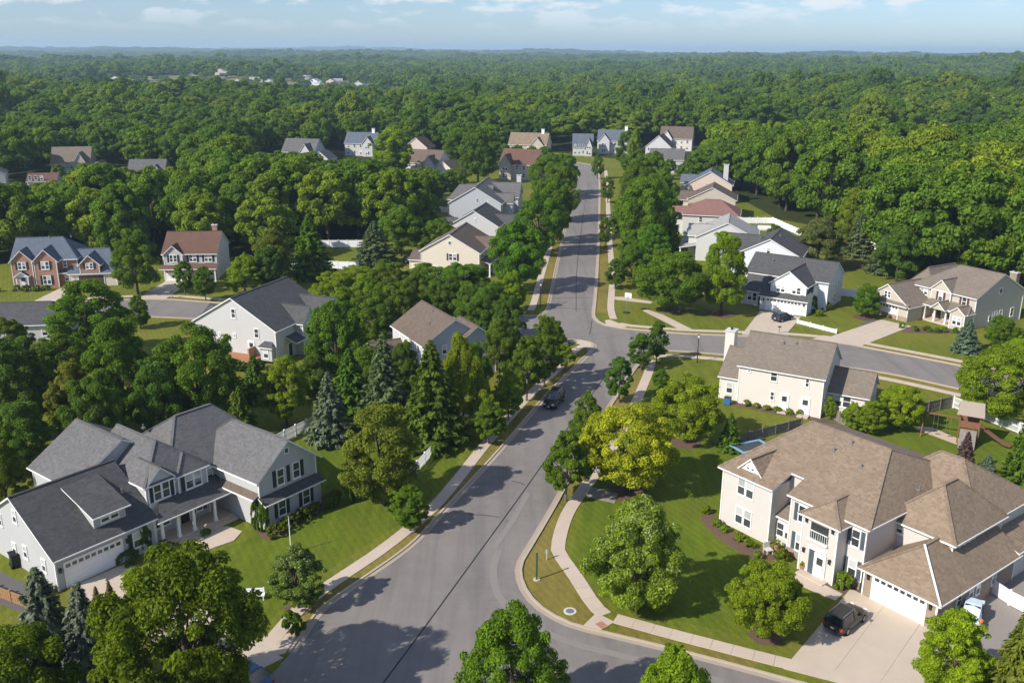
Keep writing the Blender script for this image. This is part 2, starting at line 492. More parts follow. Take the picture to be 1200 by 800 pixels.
# ------------------------------------------------------------------ terrain
def smooth01(a, b, x):
    u = min(1.0, max(0.0, (x - a) / (b - a))); return u * u * (3 - 2 * u)
def terrain(x, y):
    d = math.hypot(x, y)
    k = smooth01(480, 1500, d)
    if k == 0: return 0.0
    h = 19 * pnoise((x / 420 + 3.1, y / 300, 0.5)) + 7 * pnoise((x / 150, y / 130 + 7, 2.5))
    h += smooth01(1800, 5000, d) * (36 * pnoise((x / 1700 + 1.3, y / 900 + 5.2, 1.5)) + 6)
    h += smooth01(6000, 11000, d) * (46 * pnoise((x / 3800 + 9, y / 2600, 4.5)) + 10 - 0.0022 * x)
    h += 14 * math.exp(-((x + 350) / 270) ** 2 - ((y - 1400) / 170) ** 2)
    ridge = 15 * math.exp(-((y - 800 + 0.15 * x) / 120) ** 2) * smooth01(60, 320, x) + 24 * math.exp(-((y - 1900) / 240) ** 2) * smooth01(-100, 500, x)
    ridge += 9 * math.exp(-((y - 720) / 90) ** 2) * smooth01(-60, -260, x) if x < 0 else 0
    return k * h + ridge - 6 * smooth01(500, 900, d) * (1 - smooth01(1500, 2600, d))

def axis(stops):
    out = []
    for a, b, s in stops:
        n = max(1, int(round((b - a) / s))); out += [a + (b - a) * i / n for i in range(n)]
    return out + [stops[-1][1]]
gx = axis([(-14000, -3000, 500), (-3000, -600, 80), (-600, 600, 40), (600, 3000, 80), (3000, 14000, 500)])
gy = axis([(-400, 400, 80), (400, 3000, 50), (3000, 8000, 140), (8000, 20000, 500)])
gv = [(x, y, terrain(x, y)) for y in gy for x in gx]
nx = len(gx)
gf = [(j * nx + i, j * nx + i + 1, (j + 1) * nx + i + 1, (j + 1) * nx + i) for j in range(len(gy) - 1) for i in range(nx - 1)]
m = MB(); m.add(gv, gf)
tag(m.obj('ground', 'forest_floor', smooth=True), kind='structure')

sheet('lawn', [(-150, -60), (90, -60), (125, 60), (110, 125), (100, 185), (92, 238), (75, 262), (72, 330), (60, 400), (20, 440), (-20, 400), (-30, 300), (-35, 235), (-50, 222), (-60, 205), (-110, 200), (-150, 180)], 0.005, 'grass')
sheet('lush_lawn', [(5.5, 76.5), (8.8, 69.0), (21.5, 63.6), (28.5, 70.5), (21, 84), (29, 96), (36, 106), (27, 104), (23, 124), (20.5, 126), (14, 108), (8.5, 92)], 0.010, 'grass_lush')
sheet('back_lawn', [(38, 107), (57, 115), (62, 106), (60, 92), (52, 88), (44, 96)], 0.010, 'grass_lush')
sheet('front_lawn', [(-17.5, 73), (-10, 85), (-6, 96), (-6.5, 107), (-14, 104), (-26, 104), (-20, 90), (-25, 80), (-30, 76), (-20, 66.5)], 0.010, 'grass_lush')

# ------------------------------------------------------------------ roads
main_l = smooth_line([(-26, 35), (-22, 47), (-19, 57), (-17.4, 61.5), (-16, 68.1), (-13.5, 72.4), (-9.6, 78.9), (-6.9, 86.0), (-4.2, 93.4), (-1, 102.4), (3.7, 116.6), (6.7, 124.8), (12.0, 138.8)], 2)
main_ln = smooth_line([(6, 158.7), (6.8, 168.7), (9, 193.3), (12.5, 231), (17.6, 286), (22.6, 334), (25.8, 368), (25.0, 384), (17, 394), (2, 398)], 4)
main_rn = smooth_line([(2, 407), (18, 404), (29, 397), (34.2, 385), (34.1, 372), (31.1, 334.6), (26.8, 286), (21.8, 231.4), (18.1, 193.5), (15.9, 172), (14.7, 161)], 4)
main_r = smooth_line([(20.6, 135.9), (18.4, 131.1), (14.3, 119.2), (9.4, 104.2), (5, 88.8), (1.9, 78.9), (1, 76.1), (-3, 66), (-8, 52), (-14, 35)], 2)
road_main = sheet('main_road', main_l + [(11, 150)] + main_ln + main_rn + [(16.5, 150)] + main_r, 0.022, 'asphalt')
cross_n = [(-140, 150), (-100, 160), (-92.7, 162.6), (-87, 164), (-80, 167.5), (-67, 170), (-52.3, 167), (-25, 163.2), (3, 159.8)]
cross_ne = [(18.9, 152), (28.6, 149.2), (35.5, 148.3), (45, 147), (53, 144.6), (57.2, 141.5), (67.4, 133.4), (85, 118), (115, 92)]
cross_s = [(108, 82), (80, 108), (62.9, 122.9), (54.6, 129.8), (45, 134), (33.2, 137.8), (26.9, 139.4), (23.6, 139.8)]
cross_sw = [(9.4, 145.2), (0, 147.3), (-25, 152.0), (-54.5, 156.5), (-70.9, 158.4), (-80.7, 158), (-88.4, 154.3), (-100, 150), (-140, 140)]
sheet('cross_street', smooth_line(cross_n, 3) + [(5.5, 160.8), (14.7, 158), (16.4, 153.5)] + smooth_line(cross_ne, 3) + smooth_line(cross_s, 3) + [(22.1, 138.9), (20.6, 135.9), (13.1, 141.4), (12.8, 143.7), (11.1, 145.1)] + smooth_line(cross_sw, 3), 0.027, 'asphalt')
south_n = [(1, 76.1), (0.8, 74), (1.2, 71.5), (2.3, 68.9), (4.4, 66.6), (6.4, 65.5), (8.4, 64.7), (14.8, 62), (21.5, 58.9), (30, 55), (60, 41)]
sheet('side_street', smooth_line(south_n, 1.5) + [(56, 33), (26, 46.5), (11, 53.0), (3, 55.6), (0, 55.6), (-3, 53.9), (-5, 50.4), (-6, 46), (-9, 60), (-2, 74)], 0.032, 'asphalt')
seam = [(-13.2, 48), (-10.6, 55.5), (-7.9, 63.2), (-4.5, 73.2), (-2.0, 80.6), (0.3, 87.4), (3.0, 95.6), (8.0, 111.0), (12.0, 123), (15.2, 133)]
strip(smooth_line(seam, 3), -0.06, 0.06, 0.030, 0.038).obj('tar_seam', 'tar', road_main)
seam2 = [(11.6, 163), (13.8, 195), (17.4, 235), (22.2, 286), (27, 334)]
strip(smooth_line(seam2, 6), -0.05, 0.05, 0.024, 0.034).obj('tar_seam', 'tar', road_main)
for a, b in (((-4.2, 85.2), (-1.2, 84.6)), ((0.0, 93.0), (1.5, 91.9)), ((7.1, 165.5), (14.4, 163.9)), ((7.5, 172), (15.0, 172.6)), ((8.6, 108.9), (9.9, 106.8)), ((12.9, 148.5), (14.0, 156.9))):
    strip([a, ((a[0] + b[0]) / 2 + 0.1, (a[1] + b[1]) / 2 + 0.12), b], -0.05, 0.05, 0.034, 0.040).obj('tar_seam', 'tar', road_main)

strip(smooth_line([(-1.2, 78), (-1.6, 74), (-0.9, 70), (1.2, 66.6), (4.6, 63.9), (9, 62), (16, 59)], 1.5), -0.35, 0.35, 0.034, 0.040).obj('worn_band', 'asphalt_worn', road_main)
strip(smooth_line([(1.8, 90), (0.2, 84), (-1.6, 78.5)], 1.5), -0.3, 0.3, 0.030, 0.036).obj('worn_band', 'asphalt_worn', road_main)
def kerb(pts, step=1.5):
    ln = smooth_line(pts, step)
    k = strip(ln, 0.0, 0.22, 0.0, 0.14).obj('kerb', 'kerb'); tag(k, kind='structure')
    strip(ln, -0.45, -0.003, 0.0, 0.046).obj('gutter_pan', 'gutter', k)
    return ln
kerb([(-17.2, 62.3), (-16, 68.1), (-13.5, 72.4), (-9.6, 78.9), (-6.9, 86.0), (-4.2, 93.4), (-1, 102.4), (3.7, 116.6), (6.7, 124.8), (12.0, 138.3), (13.1, 141.4), (12.8, 143.7), (11.1, 145.1), (8.4, 145.5), (0, 147.3), (-25, 152.0), (-54.5, 156.5), (-70.9, 158.4), (-80.7, 158), (-88.4, 154.3), (-100, 150)])
kerb([(-28, 30), (-22, 47), (-19.6, 55.5)])
kerb([(-100, 160), (-92.7, 162.6), (-87, 164), (-80, 167.5), (-67, 170), (-52.3, 167), (-25, 163.2), (2, 159.9), (5.0, 160.6), (6.2, 163), (6.8, 168.7), (9, 193.3), (12.5, 231), (17.6, 286), (22.6, 334), (25.8, 368), (25.0, 384), (17, 394), (2, 398)], 3)
kerb([(2, 407), (18, 404), (29, 397), (34.2, 385), (34.1, 372), (31.1, 334.6), (26.8, 286), (21.8, 231.4), (18.1, 193.5), (15.9, 172), (14.7, 161), (14.8, 156.7), (16.4, 153.5), (18.9, 152), (28.6, 149.2), (35.5, 148.3), (45, 147), (53, 144.6), (57.2, 141.5), (67.4, 133.4), (85, 118), (115, 92)], 2.5)
kerb([(108, 82), (80, 108), (62.9, 122.9), (54.6, 129.8), (45, 134), (33.2, 137.8), (26.9, 139.4), (23.6, 139.8), (22.1, 138.7), (20.6, 135.7), (18.4, 131.1), (14.3, 119.2), (9.4, 104.2), (5, 88.8), (1.9, 78.9), (1, 76.1), (0.8, 74), (1.2, 71.5), (2.3, 68.9), (4.4, 66.6), (6.4, 65.5), (8.4, 64.7), (14.8, 62), (21.5, 58.9), (30, 55), (60, 41)])

# verges of drier grass between kerb and sidewalk
def verge(a, b, w0, w1, z=0.014):
    ln = smooth_line(a, 2); tag(strip(ln, w0, w1, z - 0.012, z).obj('verge', b), kind='structure'); return ln
verge([(-17.2, 64), (-16, 68.1), (-13.5, 72.4), (-9.6, 78.9), (-6.9, 86.0), (-4.2, 93.4), (-1, 102.4), (3.7, 116.6), (6.7, 124.8), (11.0, 135.5)], 'grass_verge', 0.24, 2.3)
verge([(-54, 167.3), (-25, 163.2), (1, 160.1)], 'grass_verge', 0.24, 1.8)
verge([(6.9, 169.5), (9, 193.3), (12.5, 231), (17.6, 286), (22.6, 334), (26.3, 372)], 'grass_verge', 0.24, 2.2)
verge([(34.1, 372), (31.1, 334.6), (26.8, 286), (21.8, 231.4), (18.1, 193.5), (15.9, 172), (14.9, 162)], 'grass_verge', 0.24, 2.2)
verge([(19.5, 151.8), (28.6, 149.2), (35.5, 148.3)], 'grass_verge', 0.24, 1.9)
verge([(53, 144.6), (57.2, 141.5), (67.4, 133.4), (85, 118)], 'grass_verge', 0.24, 1.9)
verge([(80, 108), (62.9, 122.9), (54.6, 129.8), (45, 134), (33.2, 137.8), (25, 139.6)], 'grass_verge', 0.24, 1.9)
verge([(19.9, 134.4), (18.4, 131.1), (14.3, 119.2), (9.4, 104.2), (5.3, 89.6)], 'grass_verge', 0.24, 2.0)
sheet('corner_verge', [(4.5, 87.2), (2.6, 80.2), (1.3, 76.0), (1.05, 73.8), (1.5, 71.6), (2.6, 69.1), (4.6, 66.9), (6.2, 66.0), (6.6, 67.0), (7.0, 68.0), (5.2, 73.2), (3.9, 77.4), (4.0, 80.2), (5.1, 85.6), (5.6, 88)], 0.016, 'grass_verge')
sheet('kerb_verge', [(8.9, 66.1), (13, 64.2), (19.2, 61.4), (18.6, 60.6), (14.9, 62.2), (8.6, 65.0)], 0.016, 'grass_verge')

# ------------------------------------------------------------------ sidewalks of single slabs
def sidewalk(pts, w=1.35, step=1.5, z=0.07, mat='concrete'):
    root = empty('sidewalk', (0, 0, 0)); root['kind'] = 'structure'
    ln = smooth_line(pts, step)
    a = offset(ln, w / 2); b = offset(ln, -w / 2); g = 0.012
    for i in range(len(ln) - 1):
        c = Vector(((ln[i][0] + ln[i + 1][0]) / 2, (ln[i][1] + ln[i + 1][1]) / 2))
        q = [Vector(a[i]), Vector(a[i + 1]), Vector(b[i + 1]), Vector(b[i])]
        q = [(c + (p_ - c) * (1 - g)) - c for p_ in q]
        dz = random.uniform(-0.006, 0.006)
        MB().prism([(p_.x, p_.y) for p_ in reversed(q)], 0.0, z + dz).obj('slab', mat, root, (c.x, c.y, 0))
    return root
random.seed(5)
sidewalk([(-19.2, 63.4), (-17.7, 68.6), (-16, 71.9), (-14.6, 74.2), (-12.7, 77.2), (-10.5, 81.3), (-8.1, 86.5), (-5.9, 93.3), (-3.2, 102.6), (1.0, 115.5), (4, 123.8), (7.6, 132.6), (9.0, 137.5), (10.4, 140.6), (11.6, 142.3)])
sidewalk([(21.4, 135.0), (19.6, 127.5), (15.5, 113), (12.5, 103.6), (9.4, 95), (7.2, 89.5), (5.6, 84.9), (4.6, 79.9), (4.55, 77.6), (5.85, 73.4), (7.05, 69.2), (7.9, 67.6)])
sidewalk([(8.7, 67.1), (13, 65), (16.5, 63.4), (20, 61.8), (23, 60.5), (30, 57.3), (45, 50)])
sidewalk([(3.4, 163.5), (4.2, 170), (6.4, 194), (9.9, 231), (15, 286), (20, 334), (23.6, 372)], 1.3, 3)
sidewalk([(17.9, 158), (18.2, 166), (20.9, 190), (24.4, 231), (29.3, 286), (33.7, 334.6), (36.7, 372)], 1.3, 3)
sidewalk([(18.6, 155.0), (19.8, 154.0), (28.9, 151.4), (36, 150.5), (46, 149.4), (54.3, 146.6), (58.7, 143.3), (69, 135), (86, 120)], 1.2, 2)
sidewalk([(22.2, 136.4), (24.5, 137.4), (33, 135.4), (45, 131.6), (53.4, 127.6), (61.5, 120.8), (78, 106)], 1.2, 2)
sidewalk([(9.0, 143.2), (-5, 145.6), (-25, 149.4), (-54, 154)], 1.2, 3)
sidewalk([(2.5, 162.0), (-25, 165.4), (-52, 169.4), (-67, 172.6), (-80.8, 170), (-93, 165)], 1.2, 3)

def pad(name, pts, z=0.075, mat='concrete', parent=None):
    o = MB().prism(pts, 0.0, z).obj(name, mat, parent)
    if not parent: o['kind'] = 'structure'
    return o
pad('kerb_ramp', [(6.0, 66.1), (7.2, 65.3), (8.6, 66.6), (7.2, 67.9)], 0.060)
MB().box(-0.35, 0.35, -0.45, 0.45, 0.055, 0.072).obj('tactile_strip', 'clay', None, (7.5, 66.1, 0), R(35))['kind'] = 'structure'
pad('kerb_ramp', [(-20.3, 61.2), (-17.6, 62.2), (-17.0, 65.0), (-19.9, 64.3)], 0.060)
pad('corner_ramp', [(16.2, 154.6), (17.6, 153.1), (19.6, 152.6), (18.8, 154.8), (17.2, 157.4), (16.3, 157)], 0.060)
pad('corner_ramp', [(10.8, 143.2), (12.0, 141.0), (12.9, 141.6), (12.6, 143.6), (11.2, 144.8), (9.0, 144.7)], 0.060)
pad('shade_toned_walk', [(8.2, 91.8), (7.6, 89.4), (10.8, 87.8), (11.4, 90.0)], 0.062, 'gravel')  # concrete walk; the maple's shade is put into its colour with the darker gravel

def driveway(quad, nu, nv, z=0.072, mat='concrete_pale'):
    """slabs filling the quad p0,p1 (street side) p2,p3 (house side)"""
    root = empty('driveway', (0, 0, 0)); root['kind'] = 'structure'
    p = [Vector(q) for q in quad]
    def at(u, v): return (p[0] * (1 - u) + p[1] * u) * (1 - v) + (p[3] * (1 - u) + p[2] * u) * v
    for i in range(nu):
        for j in range(nv):
            q = [at(i / nu, j / nv), at((i + 1) / nu, j / nv), at((i + 1) / nu, (j + 1) / nv), at(i / nu, (j + 1) / nv)]
            c = (q[0] + q[1] + q[2] + q[3]) / 4
            q = [(x - c) * 0.994 for x in q]
            MB().prism([(x.x, x.y) for x in q], 0, z + random.uniform(-0.004, 0.004)).obj('slab', mat, root, (c.x, c.y, 0))
    return root
driveway([(20.9, 60.6), (29.8, 56.6), (35.8, 63.9), (29.9, 71.8)], 3, 4)
driveway([(-21.2, 58.0), (-17.6, 61.6), (-35.2, 75.5), (-38.6, 71.3)], 2, 7)
driveway([(38.4, 148.9), (45.0, 147.4), (51.4, 159.6), (45.3, 164.0)], 2, 4)
driveway([(51.0, 146.3), (56.0, 142.6), (68.9, 154.2), (65.2, 158.3)], 2, 4)
driveway([(-71.0, 169.8), (-65.4, 169.6), (-65.2, 184.4), (-70.4, 184.9)], 2, 3)
driveway([(-89.4, 164.6), (-84.4, 166.4), (-83.9, 178.9), (-88.9, 178.9)], 2, 3)
pad('walk', [(51.9, 148.6), (54.0, 147.2), (57, 145), (53, 144.2), (49.5, 146.5)], 0.074)
pad('front_walk', [(24.9, 73.0), (27.9, 69.9), (28.9, 70.9), (26.2, 74.4)], 0.074)
pad('front_walk', [(-31.8, 79.2), (-30.4, 77.6), (-28.4, 78.0), (-26.6, 79.6), (-26.3, 81.4), (-28, 82.4), (-31.2, 81.9)], 0.074)
pad('front_walk', [(61, 153.8), (62.2, 152.6), (71.5, 151.2), (73.4, 152.6), (72.5, 153.8)], 0.074) if False else None
pad('corner_path', [(28.7, 151.2), (31.0, 150.6), (27.0, 161.0), (24.6, 164.4), (23.8, 163.6)], 0.066)
pad('corner_path', [(18.8, 173.5), (19.6, 171.5), (26.0, 168.6), (26.5, 169.9), (21.2, 173.4)], 0.066)
sheet('side_yard', [(36.4, 64.0), (41, 58), (47, 66), (49, 78), (45, 79)], 0.012, 'gravel')
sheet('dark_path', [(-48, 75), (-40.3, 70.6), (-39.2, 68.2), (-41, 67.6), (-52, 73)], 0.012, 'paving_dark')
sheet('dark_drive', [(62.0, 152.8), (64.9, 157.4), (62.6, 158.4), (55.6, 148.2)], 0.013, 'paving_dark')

# planting beds
def bed(pts, mat='mulch', z=0.020): return sheet('mulch_bed', smooth_line(pts + [pts[0]], 0.7)[:-1], z, mat)
bed([(-25.2, 82.0), (-24.2, 80.2), (-22.6, 79.8), (-21.3, 82.6), (-19.4, 85.6), (-18.6, 88.4), (-20.4, 88.6), (-22.2, 85.6)])
bed([(20.4, 86.2), (19.2, 84.8), (19.9, 81.0), (21.5, 78.0), (23.6, 76.0), (25.3, 76.6), (22.2, 81)])
bed([(27.2, 72.6), (29.0, 70.9), (30.6, 70.9), (30.6, 73.4), (28.2, 75.6)])
bed([(29.2, 116.2), (34, 113.4), (39.6, 110.6), (40.4, 111.8), (34, 115.2), (30, 117.4)])
bed([(65.5, 152.6), (66.8, 150.4), (73.5, 150.0), (77.0, 150.6), (78.2, 152.2), (73, 153), (68, 155)])
def ring(x, y, r, mat='mulch'):
    return sheet('mulch_ring', [(x + r * math.cos(k * math.pi / 9) * (1 + 0.1 * math.sin(3 * k)), y + r * math.sin(k * math.pi / 9)) for k in range(18)], 0.022, mat)
for x, y, r_ in ((20.6, 64.8, 1.3), (12.4, 90.3, 2.2), (21.0, 103.6, 1.8), (62.9, 159.8, 2.0), (37.6, 161.6, 2.6), (-17.9, 68.4, 1.2), (-9.9, 81.7, 0.7), (28.9, 163.7, 1.8), (71.7, 140.2, 1.2)):
    ring(x, y, r_, 'mulch_red' if r_ > 1.9 else 'mulch')

# ------------------------------------------------------------------ house kit
CACHE = {}
def cached(key, fn):
    if key not in CACHE: CACHE[key] = fn()
    return CACHE[key]
FACE = {'S': 0.0, 'E': math.pi / 2, 'N': math.pi, 'W': -math.pi / 2}

def window_mesh(w, h):
    def mk():
        b = 0.10; m = MB()
        m.box(-w / 2, -w / 2 + b, -0.07, 0.02, 0, h); m.box(w / 2 - b, w / 2, -0.07, 0.02, 0, h)
        m.box(-w / 2 + b, w / 2 - b, -0.07, 0.02, h - b, h); m.box(-w / 2 - 0.05, w / 2 + 0.05, -0.11, 0.02, -0.07, 0.0)
        m.box(-w / 2 + b, w / 2 - b, -0.07, 0.02, 0.0, b)
        m.box(-w / 2 + b, w / 2 - b, -0.06, 0.02, h / 2 - 0.04, h / 2 + 0.04)
        return m.mesh('window', 'trim_white')
    return cached(('win', w, h), mk)
def pane_mesh(w, h, mat):
    def mk():
        m = MB(); b = 0.10
        m.box(-w / 2 + b, w / 2 - b, -0.035, 0.0, 0, h / 2 - 0.12)
        return m.mesh('pane', mat)
    return cached(('pane', w, h, mat), mk)
def shutter_mesh(h, mat):
    def mk():
        m = MB(); m.box(-0.2, 0.2, -0.04, 0.01, 0, h)
        for z in range(int(h / 0.2)):
            m.box(-0.15, 0.15, -0.055, -0.038, 0.06 + z * 0.2, 0.17 + z * 0.2)
        return m.mesh('shutter', mat)
    return cached(('shut', h, mat), mk)

class House:
    def __init__(s, label, O, A, wall, roof, shutter='shutter_dark', name='house', trim='trim_white', cat='house', group=None, detail=2):
        s.root = empty(name, (O[0], O[1], 0), R(A)); tag(s.root, label, cat, group)
        s.wall, s.roof, s.sh, s.trim, s.detail = wall, roof, shutter, trim, detail
    def put(s, name, me, face, at, u, z, parent=None):
        loc = {'S': (u, at, z), 'N': (u, at, z), 'E': (at, u, z), 'W': (at, u, z)}[face]
        return link(name, me, parent or s.root, loc, FACE[face])
    def roof_slab(s, v, f, mat=None, t=0.16, name='roof', gutters=()):
        o = shell(v, f, t).obj(name, [mat or s.roof, s.trim], s.root)
        for a, b in gutters:
            MB().bar(Vector(v[a]) + Vector((0, 0, -0.07)), Vector(v[b]) + Vector((0, 0, -0.07)), 0.13, 0.12).obj('gutter', s.trim, o)
        return o
    def gable(s, x0, x1, y0, y1, ze, zr, axis='x', i0=0.0, i1=0.0, z0=0.0, oh=0.4, go=0.3, wall=None, roof=None, walls=True, cap=True, t=0.16):
        """walled block with a ridge roof; i0/i1 = hip inset at the low/high end of the ridge (0 = gable)"""
        wall = wall or s.wall
        if axis == 'y':           # work in a swapped frame
            P = lambda x, y, z: (y, x, z)
            a0, a1, b0, b1 = y0, y1, x0, x1
        else:
            P = lambda x, y, z: (x, y, z)
            a0, a1, b0, b1 = x0, x1, y0, y1
        bm_ = (b0 + b1) / 2; half = (b1 - b0) / 2; sl = (zr - ze) / half; zl = ze - sl * oh
        e0 = go if i0 == 0 else oh * i0 / half
        e1 = go if i1 == 0 else oh * i1 / half
        r0 = a0 - go if i0 == 0 else a0 + i0
        r1 = a1 + go if i1 == 0 else a1 - i1
        v = [P(a0 - e0, b0 - oh, zl), P(a1 + e1, b0 - oh, zl), P(a1 + e1, b1 + oh, zl), P(a0 - e0, b1 + oh, zl), P(r0, bm_, zr), P(r1, bm_, zr)]
        f = [(0, 1, 5, 4), (2, 3, 4, 5)]
        if i0 > 0: f.append((3, 0, 4))
        if i1 > 0: f.append((1, 2, 5))
        g = [(0, 1), (2, 3)] + ([(3, 0)] if i0 > 0 else []) + ([(1, 2)] if i1 > 0 else [])
        o = s.roof_slab(v, f, roof, t, gutters=g if s.detail else ())
        if cap and s.detail:
            MB().bar(v[4], v[5], 0.30, 0.05).obj('ridge_cap', roof or s.roof, o)
            if s.detail > 1:
                for ii, rr, cs in ((i0, 4, (0, 3)), (i1, 5, (1, 2))):
                    if ii > 0:
                        for c in cs: MB().bar(v[rr], v[c], 0.26, 0.05).obj('hip_cap', roof or s.roof, o)
        if walls:
            k = 0.09
            wv = []; wf = []
            lo = [P(a0, b0, z0), P(a1, b0, z0), P(a1, b1, z0), P(a0, b1, z0)]
            hi = [P(a0, b0, ze - k), P(a1, b0, ze - k), P(a1, b1, ze - k), P(a0, b1, ze - k)]
            wv = lo + hi; wf = [(0, 1, 5, 4), (2, 3, 7, 6)]
            if i0 == 0: wv.append(P(a0, bm_, zr - k)); wf.append((3, 0, 4, len(wv) - 1, 7))
            else: wf.append((3, 0, 4, 7))
            if i1 == 0: wv.append(P(a1, bm_, zr - k)); wf.append((1, 2, 6, len(wv) - 1, 5))
            else: wf.append((1, 2, 6, 5))
            MB().add(wv, wf).obj('wall', wall, s.root)
            if s.detail > 1:      # corner boards
                for cx, cy in ((x0, y0), (x1, y0), (x1, y1), (x0, y1)):
                    MB().box(cx - 0.06, cx + 0.06, cy - 0.06, cy + 0.06, z0, ze - 0.12).obj('corner_board', s.trim, s.root)
        return o
    def shed(s, x0, x1, y0, y1, zlo, zhi, low='S', roof=None, t=0.12, name='porch_roof', hips=(0, 0)):
        """single-slope roof falling towards one side; hips narrow its upper edge"""
        h0, h1 = hips
        c = {'S': [(x0, y0, zlo), (x1, y0, zlo), (x1 - h1, y1, zhi), (x0 + h0, y1, zhi)],
             'N': [(x1, y1, zlo), (x0, y1, zlo), (x0 + h0, y0, zhi), (x1 - h1, y0, zhi)],
             'E': [(x1, y0, zlo), (x1, y1, zlo), (x0, y1 - h1, zhi), (x0, y0 + h0, zhi)],
             'W': [(x0, y1, zlo), (x0, y0, zlo), (x1, y0 + h0, zhi), (x1, y1 - h1, zhi)]}[low]
        return s.roof_slab(c, [(0, 1, 2, 3)], roof, t, name, ((0, 1),))
    def part(s, name, mb, mat, parent=None): return mb.obj(name, mat, parent or s.root)
    def box(s, name, x0, x1, y0, y1, z0, z1, mat, parent=None): return s.part(name, MB().box(x0, x1, y0, y1, z0, z1), mat, parent)
    def win(s, face, at, u, z, w=0.95, h=1.5, sh=False, n=1, gap=0.0):
        us = [u + (k - (n - 1) / 2) * (w + gap) for k in range(n)]
        off = {'S': -0.004, 'W': -0.004, 'N': 0.004, 'E': 0.004}[face]
        for q in us:
            o = s.put('window', window_mesh(w, h), face, at + off, q, z)
            a, b = ('glass_blind', 'glass_dark') if random.random() < 0.6 else ('glass_dark', 'glass_dark')
            link('pane', pane_mesh(w, h, a), o, (0, -0.004, h / 2 + 0.03)); link('pane', pane_mesh(w, h, b), o, (0, 0.002, 0.1))
        if sh:
            for d in (-1, 1):
                uu = (us[0] if d < 0 else us[-1]) + d * (w / 2 + 0.24)
                s.put('shutter', shutter_mesh(h, s.sh), face, at + off, uu, z)
    def garage(s, face, at, u0, u1, h=2.3, lites=True, mat='garage_white'):
        w = u1 - u0; c = (u0 + u1) / 2
        off = {'S': -0.004, 'W': -0.004, 'N': 0.004, 'E': 0.004}[face]
        fr = MB(); b = 0.14
        fr.box(-w / 2 - b, -w / 2, -0.09, 0.02, 0, h + b); fr.box(w / 2, w / 2 + b, -0.09, 0.02, 0, h + b); fr.box(-w / 2, w / 2, -0.09, 0.02, h, h + b)
        fr.box(-w / 2, w / 2, -0.015, 0.0, 0, h)
        o = link('garage_door', fr.mesh('garage_door', s.trim), s.root, {'S': (c, at + off, 0), 'N': (c, at + off, 0), 'E': (at + off, c, 0), 'W': (at + off, c, 0)}[face], FACE[face])
        hh = h / 4; nb = max(2, round(w / 0.62))
        def mkp():
            m = MB(); m.box(-w / 2 + 0.005, w / 2 - 0.005, -0.04, -0.017, 0.008, hh - 0.008)
            bw = w / nb
            for k in range(nb): m.box(-w / 2 + k * bw + 0.07, -w / 2 + (k + 1) * bw - 0.07, -0.052, -0.039, 0.1, hh - 0.1)
            return m.mesh('panel', mat)
        pm = cached(('gp', round(w, 2), hh, mat), mkp)
        for k in range(4): link('panel', pm, o, (0, 0, k * hh))
        if lites:
            bw = w / nb
            lm = cached(('gl', round(bw, 2)), lambda: MB().box(-bw / 2 + 0.09, bw / 2 - 0.09, -0.066, -0.05, 0.14, hh - 0.12).mesh('pane', 'glass_dark'))
            for k in range(nb): link('pane', lm, o, (-w / 2 + (k + 0.5) * bw, 0, 3 * hh))
    def door(s, face, at, u, w=1.0, h=2.1, mat='door_dark', z=0.15, lite=True):
        off = {'S': -0.004, 'W': -0.004, 'N': 0.004, 'E': 0.004}[face]
        m = MB(); b = 0.12
        m.box(-w / 2 - b, -w / 2, -0.08, 0.02, 0, h + b); m.box(w / 2, w / 2 + b, -0.08, 0.02, 0, h + b); m.box(-w / 2, w / 2, -0.08, 0.02, h, h + b)
        fr = s.put('door_frame', m.mesh('door_frame', s.trim), face, at + off, u, z)
        m = MB(); m.box(-w / 2, w / 2, -0.04, 0.0, 0, h)
        for a in (0.2, 1.15): m.box(-w / 2 + 0.12, w / 2 - 0.12, -0.055, -0.038, a, a + 0.8)
        d = s.put('door', m.mesh('door', mat), face, at + off, u, z)
        if lite: link('pane', cached(('dl', w), lambda: MB().box(-w / 2 + 0.16, w / 2 - 0.16, -0.07, -0.05, 1.2, 1.9).mesh('pane', 'glass_dark')), d)
        link('handle', cached('dh', lambda: MB().box(-0.03, 0.03, -0.12, -0.04, 0.95, 1.1).mesh('handle', 'metal_grey')), d, (w / 2 - 0.1, 0, 0))
    def post(s, x, y, z0, z1, r=0.13):
        m = MB(); m.box(x - r, x + r, y - r, y + r, z0 + 0.25, z1 - 0.2); m.box(x - r - 0.05, x + r + 0.05, y - r - 0.05, y + r + 0.05, z0, z0 + 0.25)
        m.box(x - r - 0.04, x + r + 0.04, y - r - 0.04, y + r + 0.04, z1 - 0.2, z1); s.part('post', m, s.trim)
    def chimney(s, x, y, z0, z1, w=0.9, d=0.7, mat=None):
        c = s.box('chimney', x - w / 2, x + w / 2, y - d / 2, y + d / 2, z0, z1, mat or s.wall)
        s.box('chimney_cap', x - w / 2 - 0.1, x + w / 2 + 0.1, y - d / 2 - 0.1, y + d / 2 + 0.1, z1, z1 + 0.15, 'stone_pale', c)
        s.part('flue', MB().cyl(x, y, z1 + 0.15, z1 + 0.5, 0.16, 8), 'metal_dark', c)
    def vent(s, x, y, z): s.part('roof_vent', MB().cyl(x, y, z - 0.2, z + 0.35, 0.08, 8).box(x - 0.16, x + 0.16, y - 0.16, y + 0.16, z - 0.1, z + 0.02), 'metal_grey')
    def lamp(s, face, at, u, z):
        s.put('wall_lamp', cached('wl', lambda: MB().box(-0.09, 0.09, -0.22, -0.02, 0, 0.34).box(-0.12, 0.12, -0.25, 0.0, 0.34, 0.39).box(-0.04, 0.04, -0.06, 0.02, -0.1, 0.3).mesh('wall_lamp', 'metal_dark')), face, at, u, z)
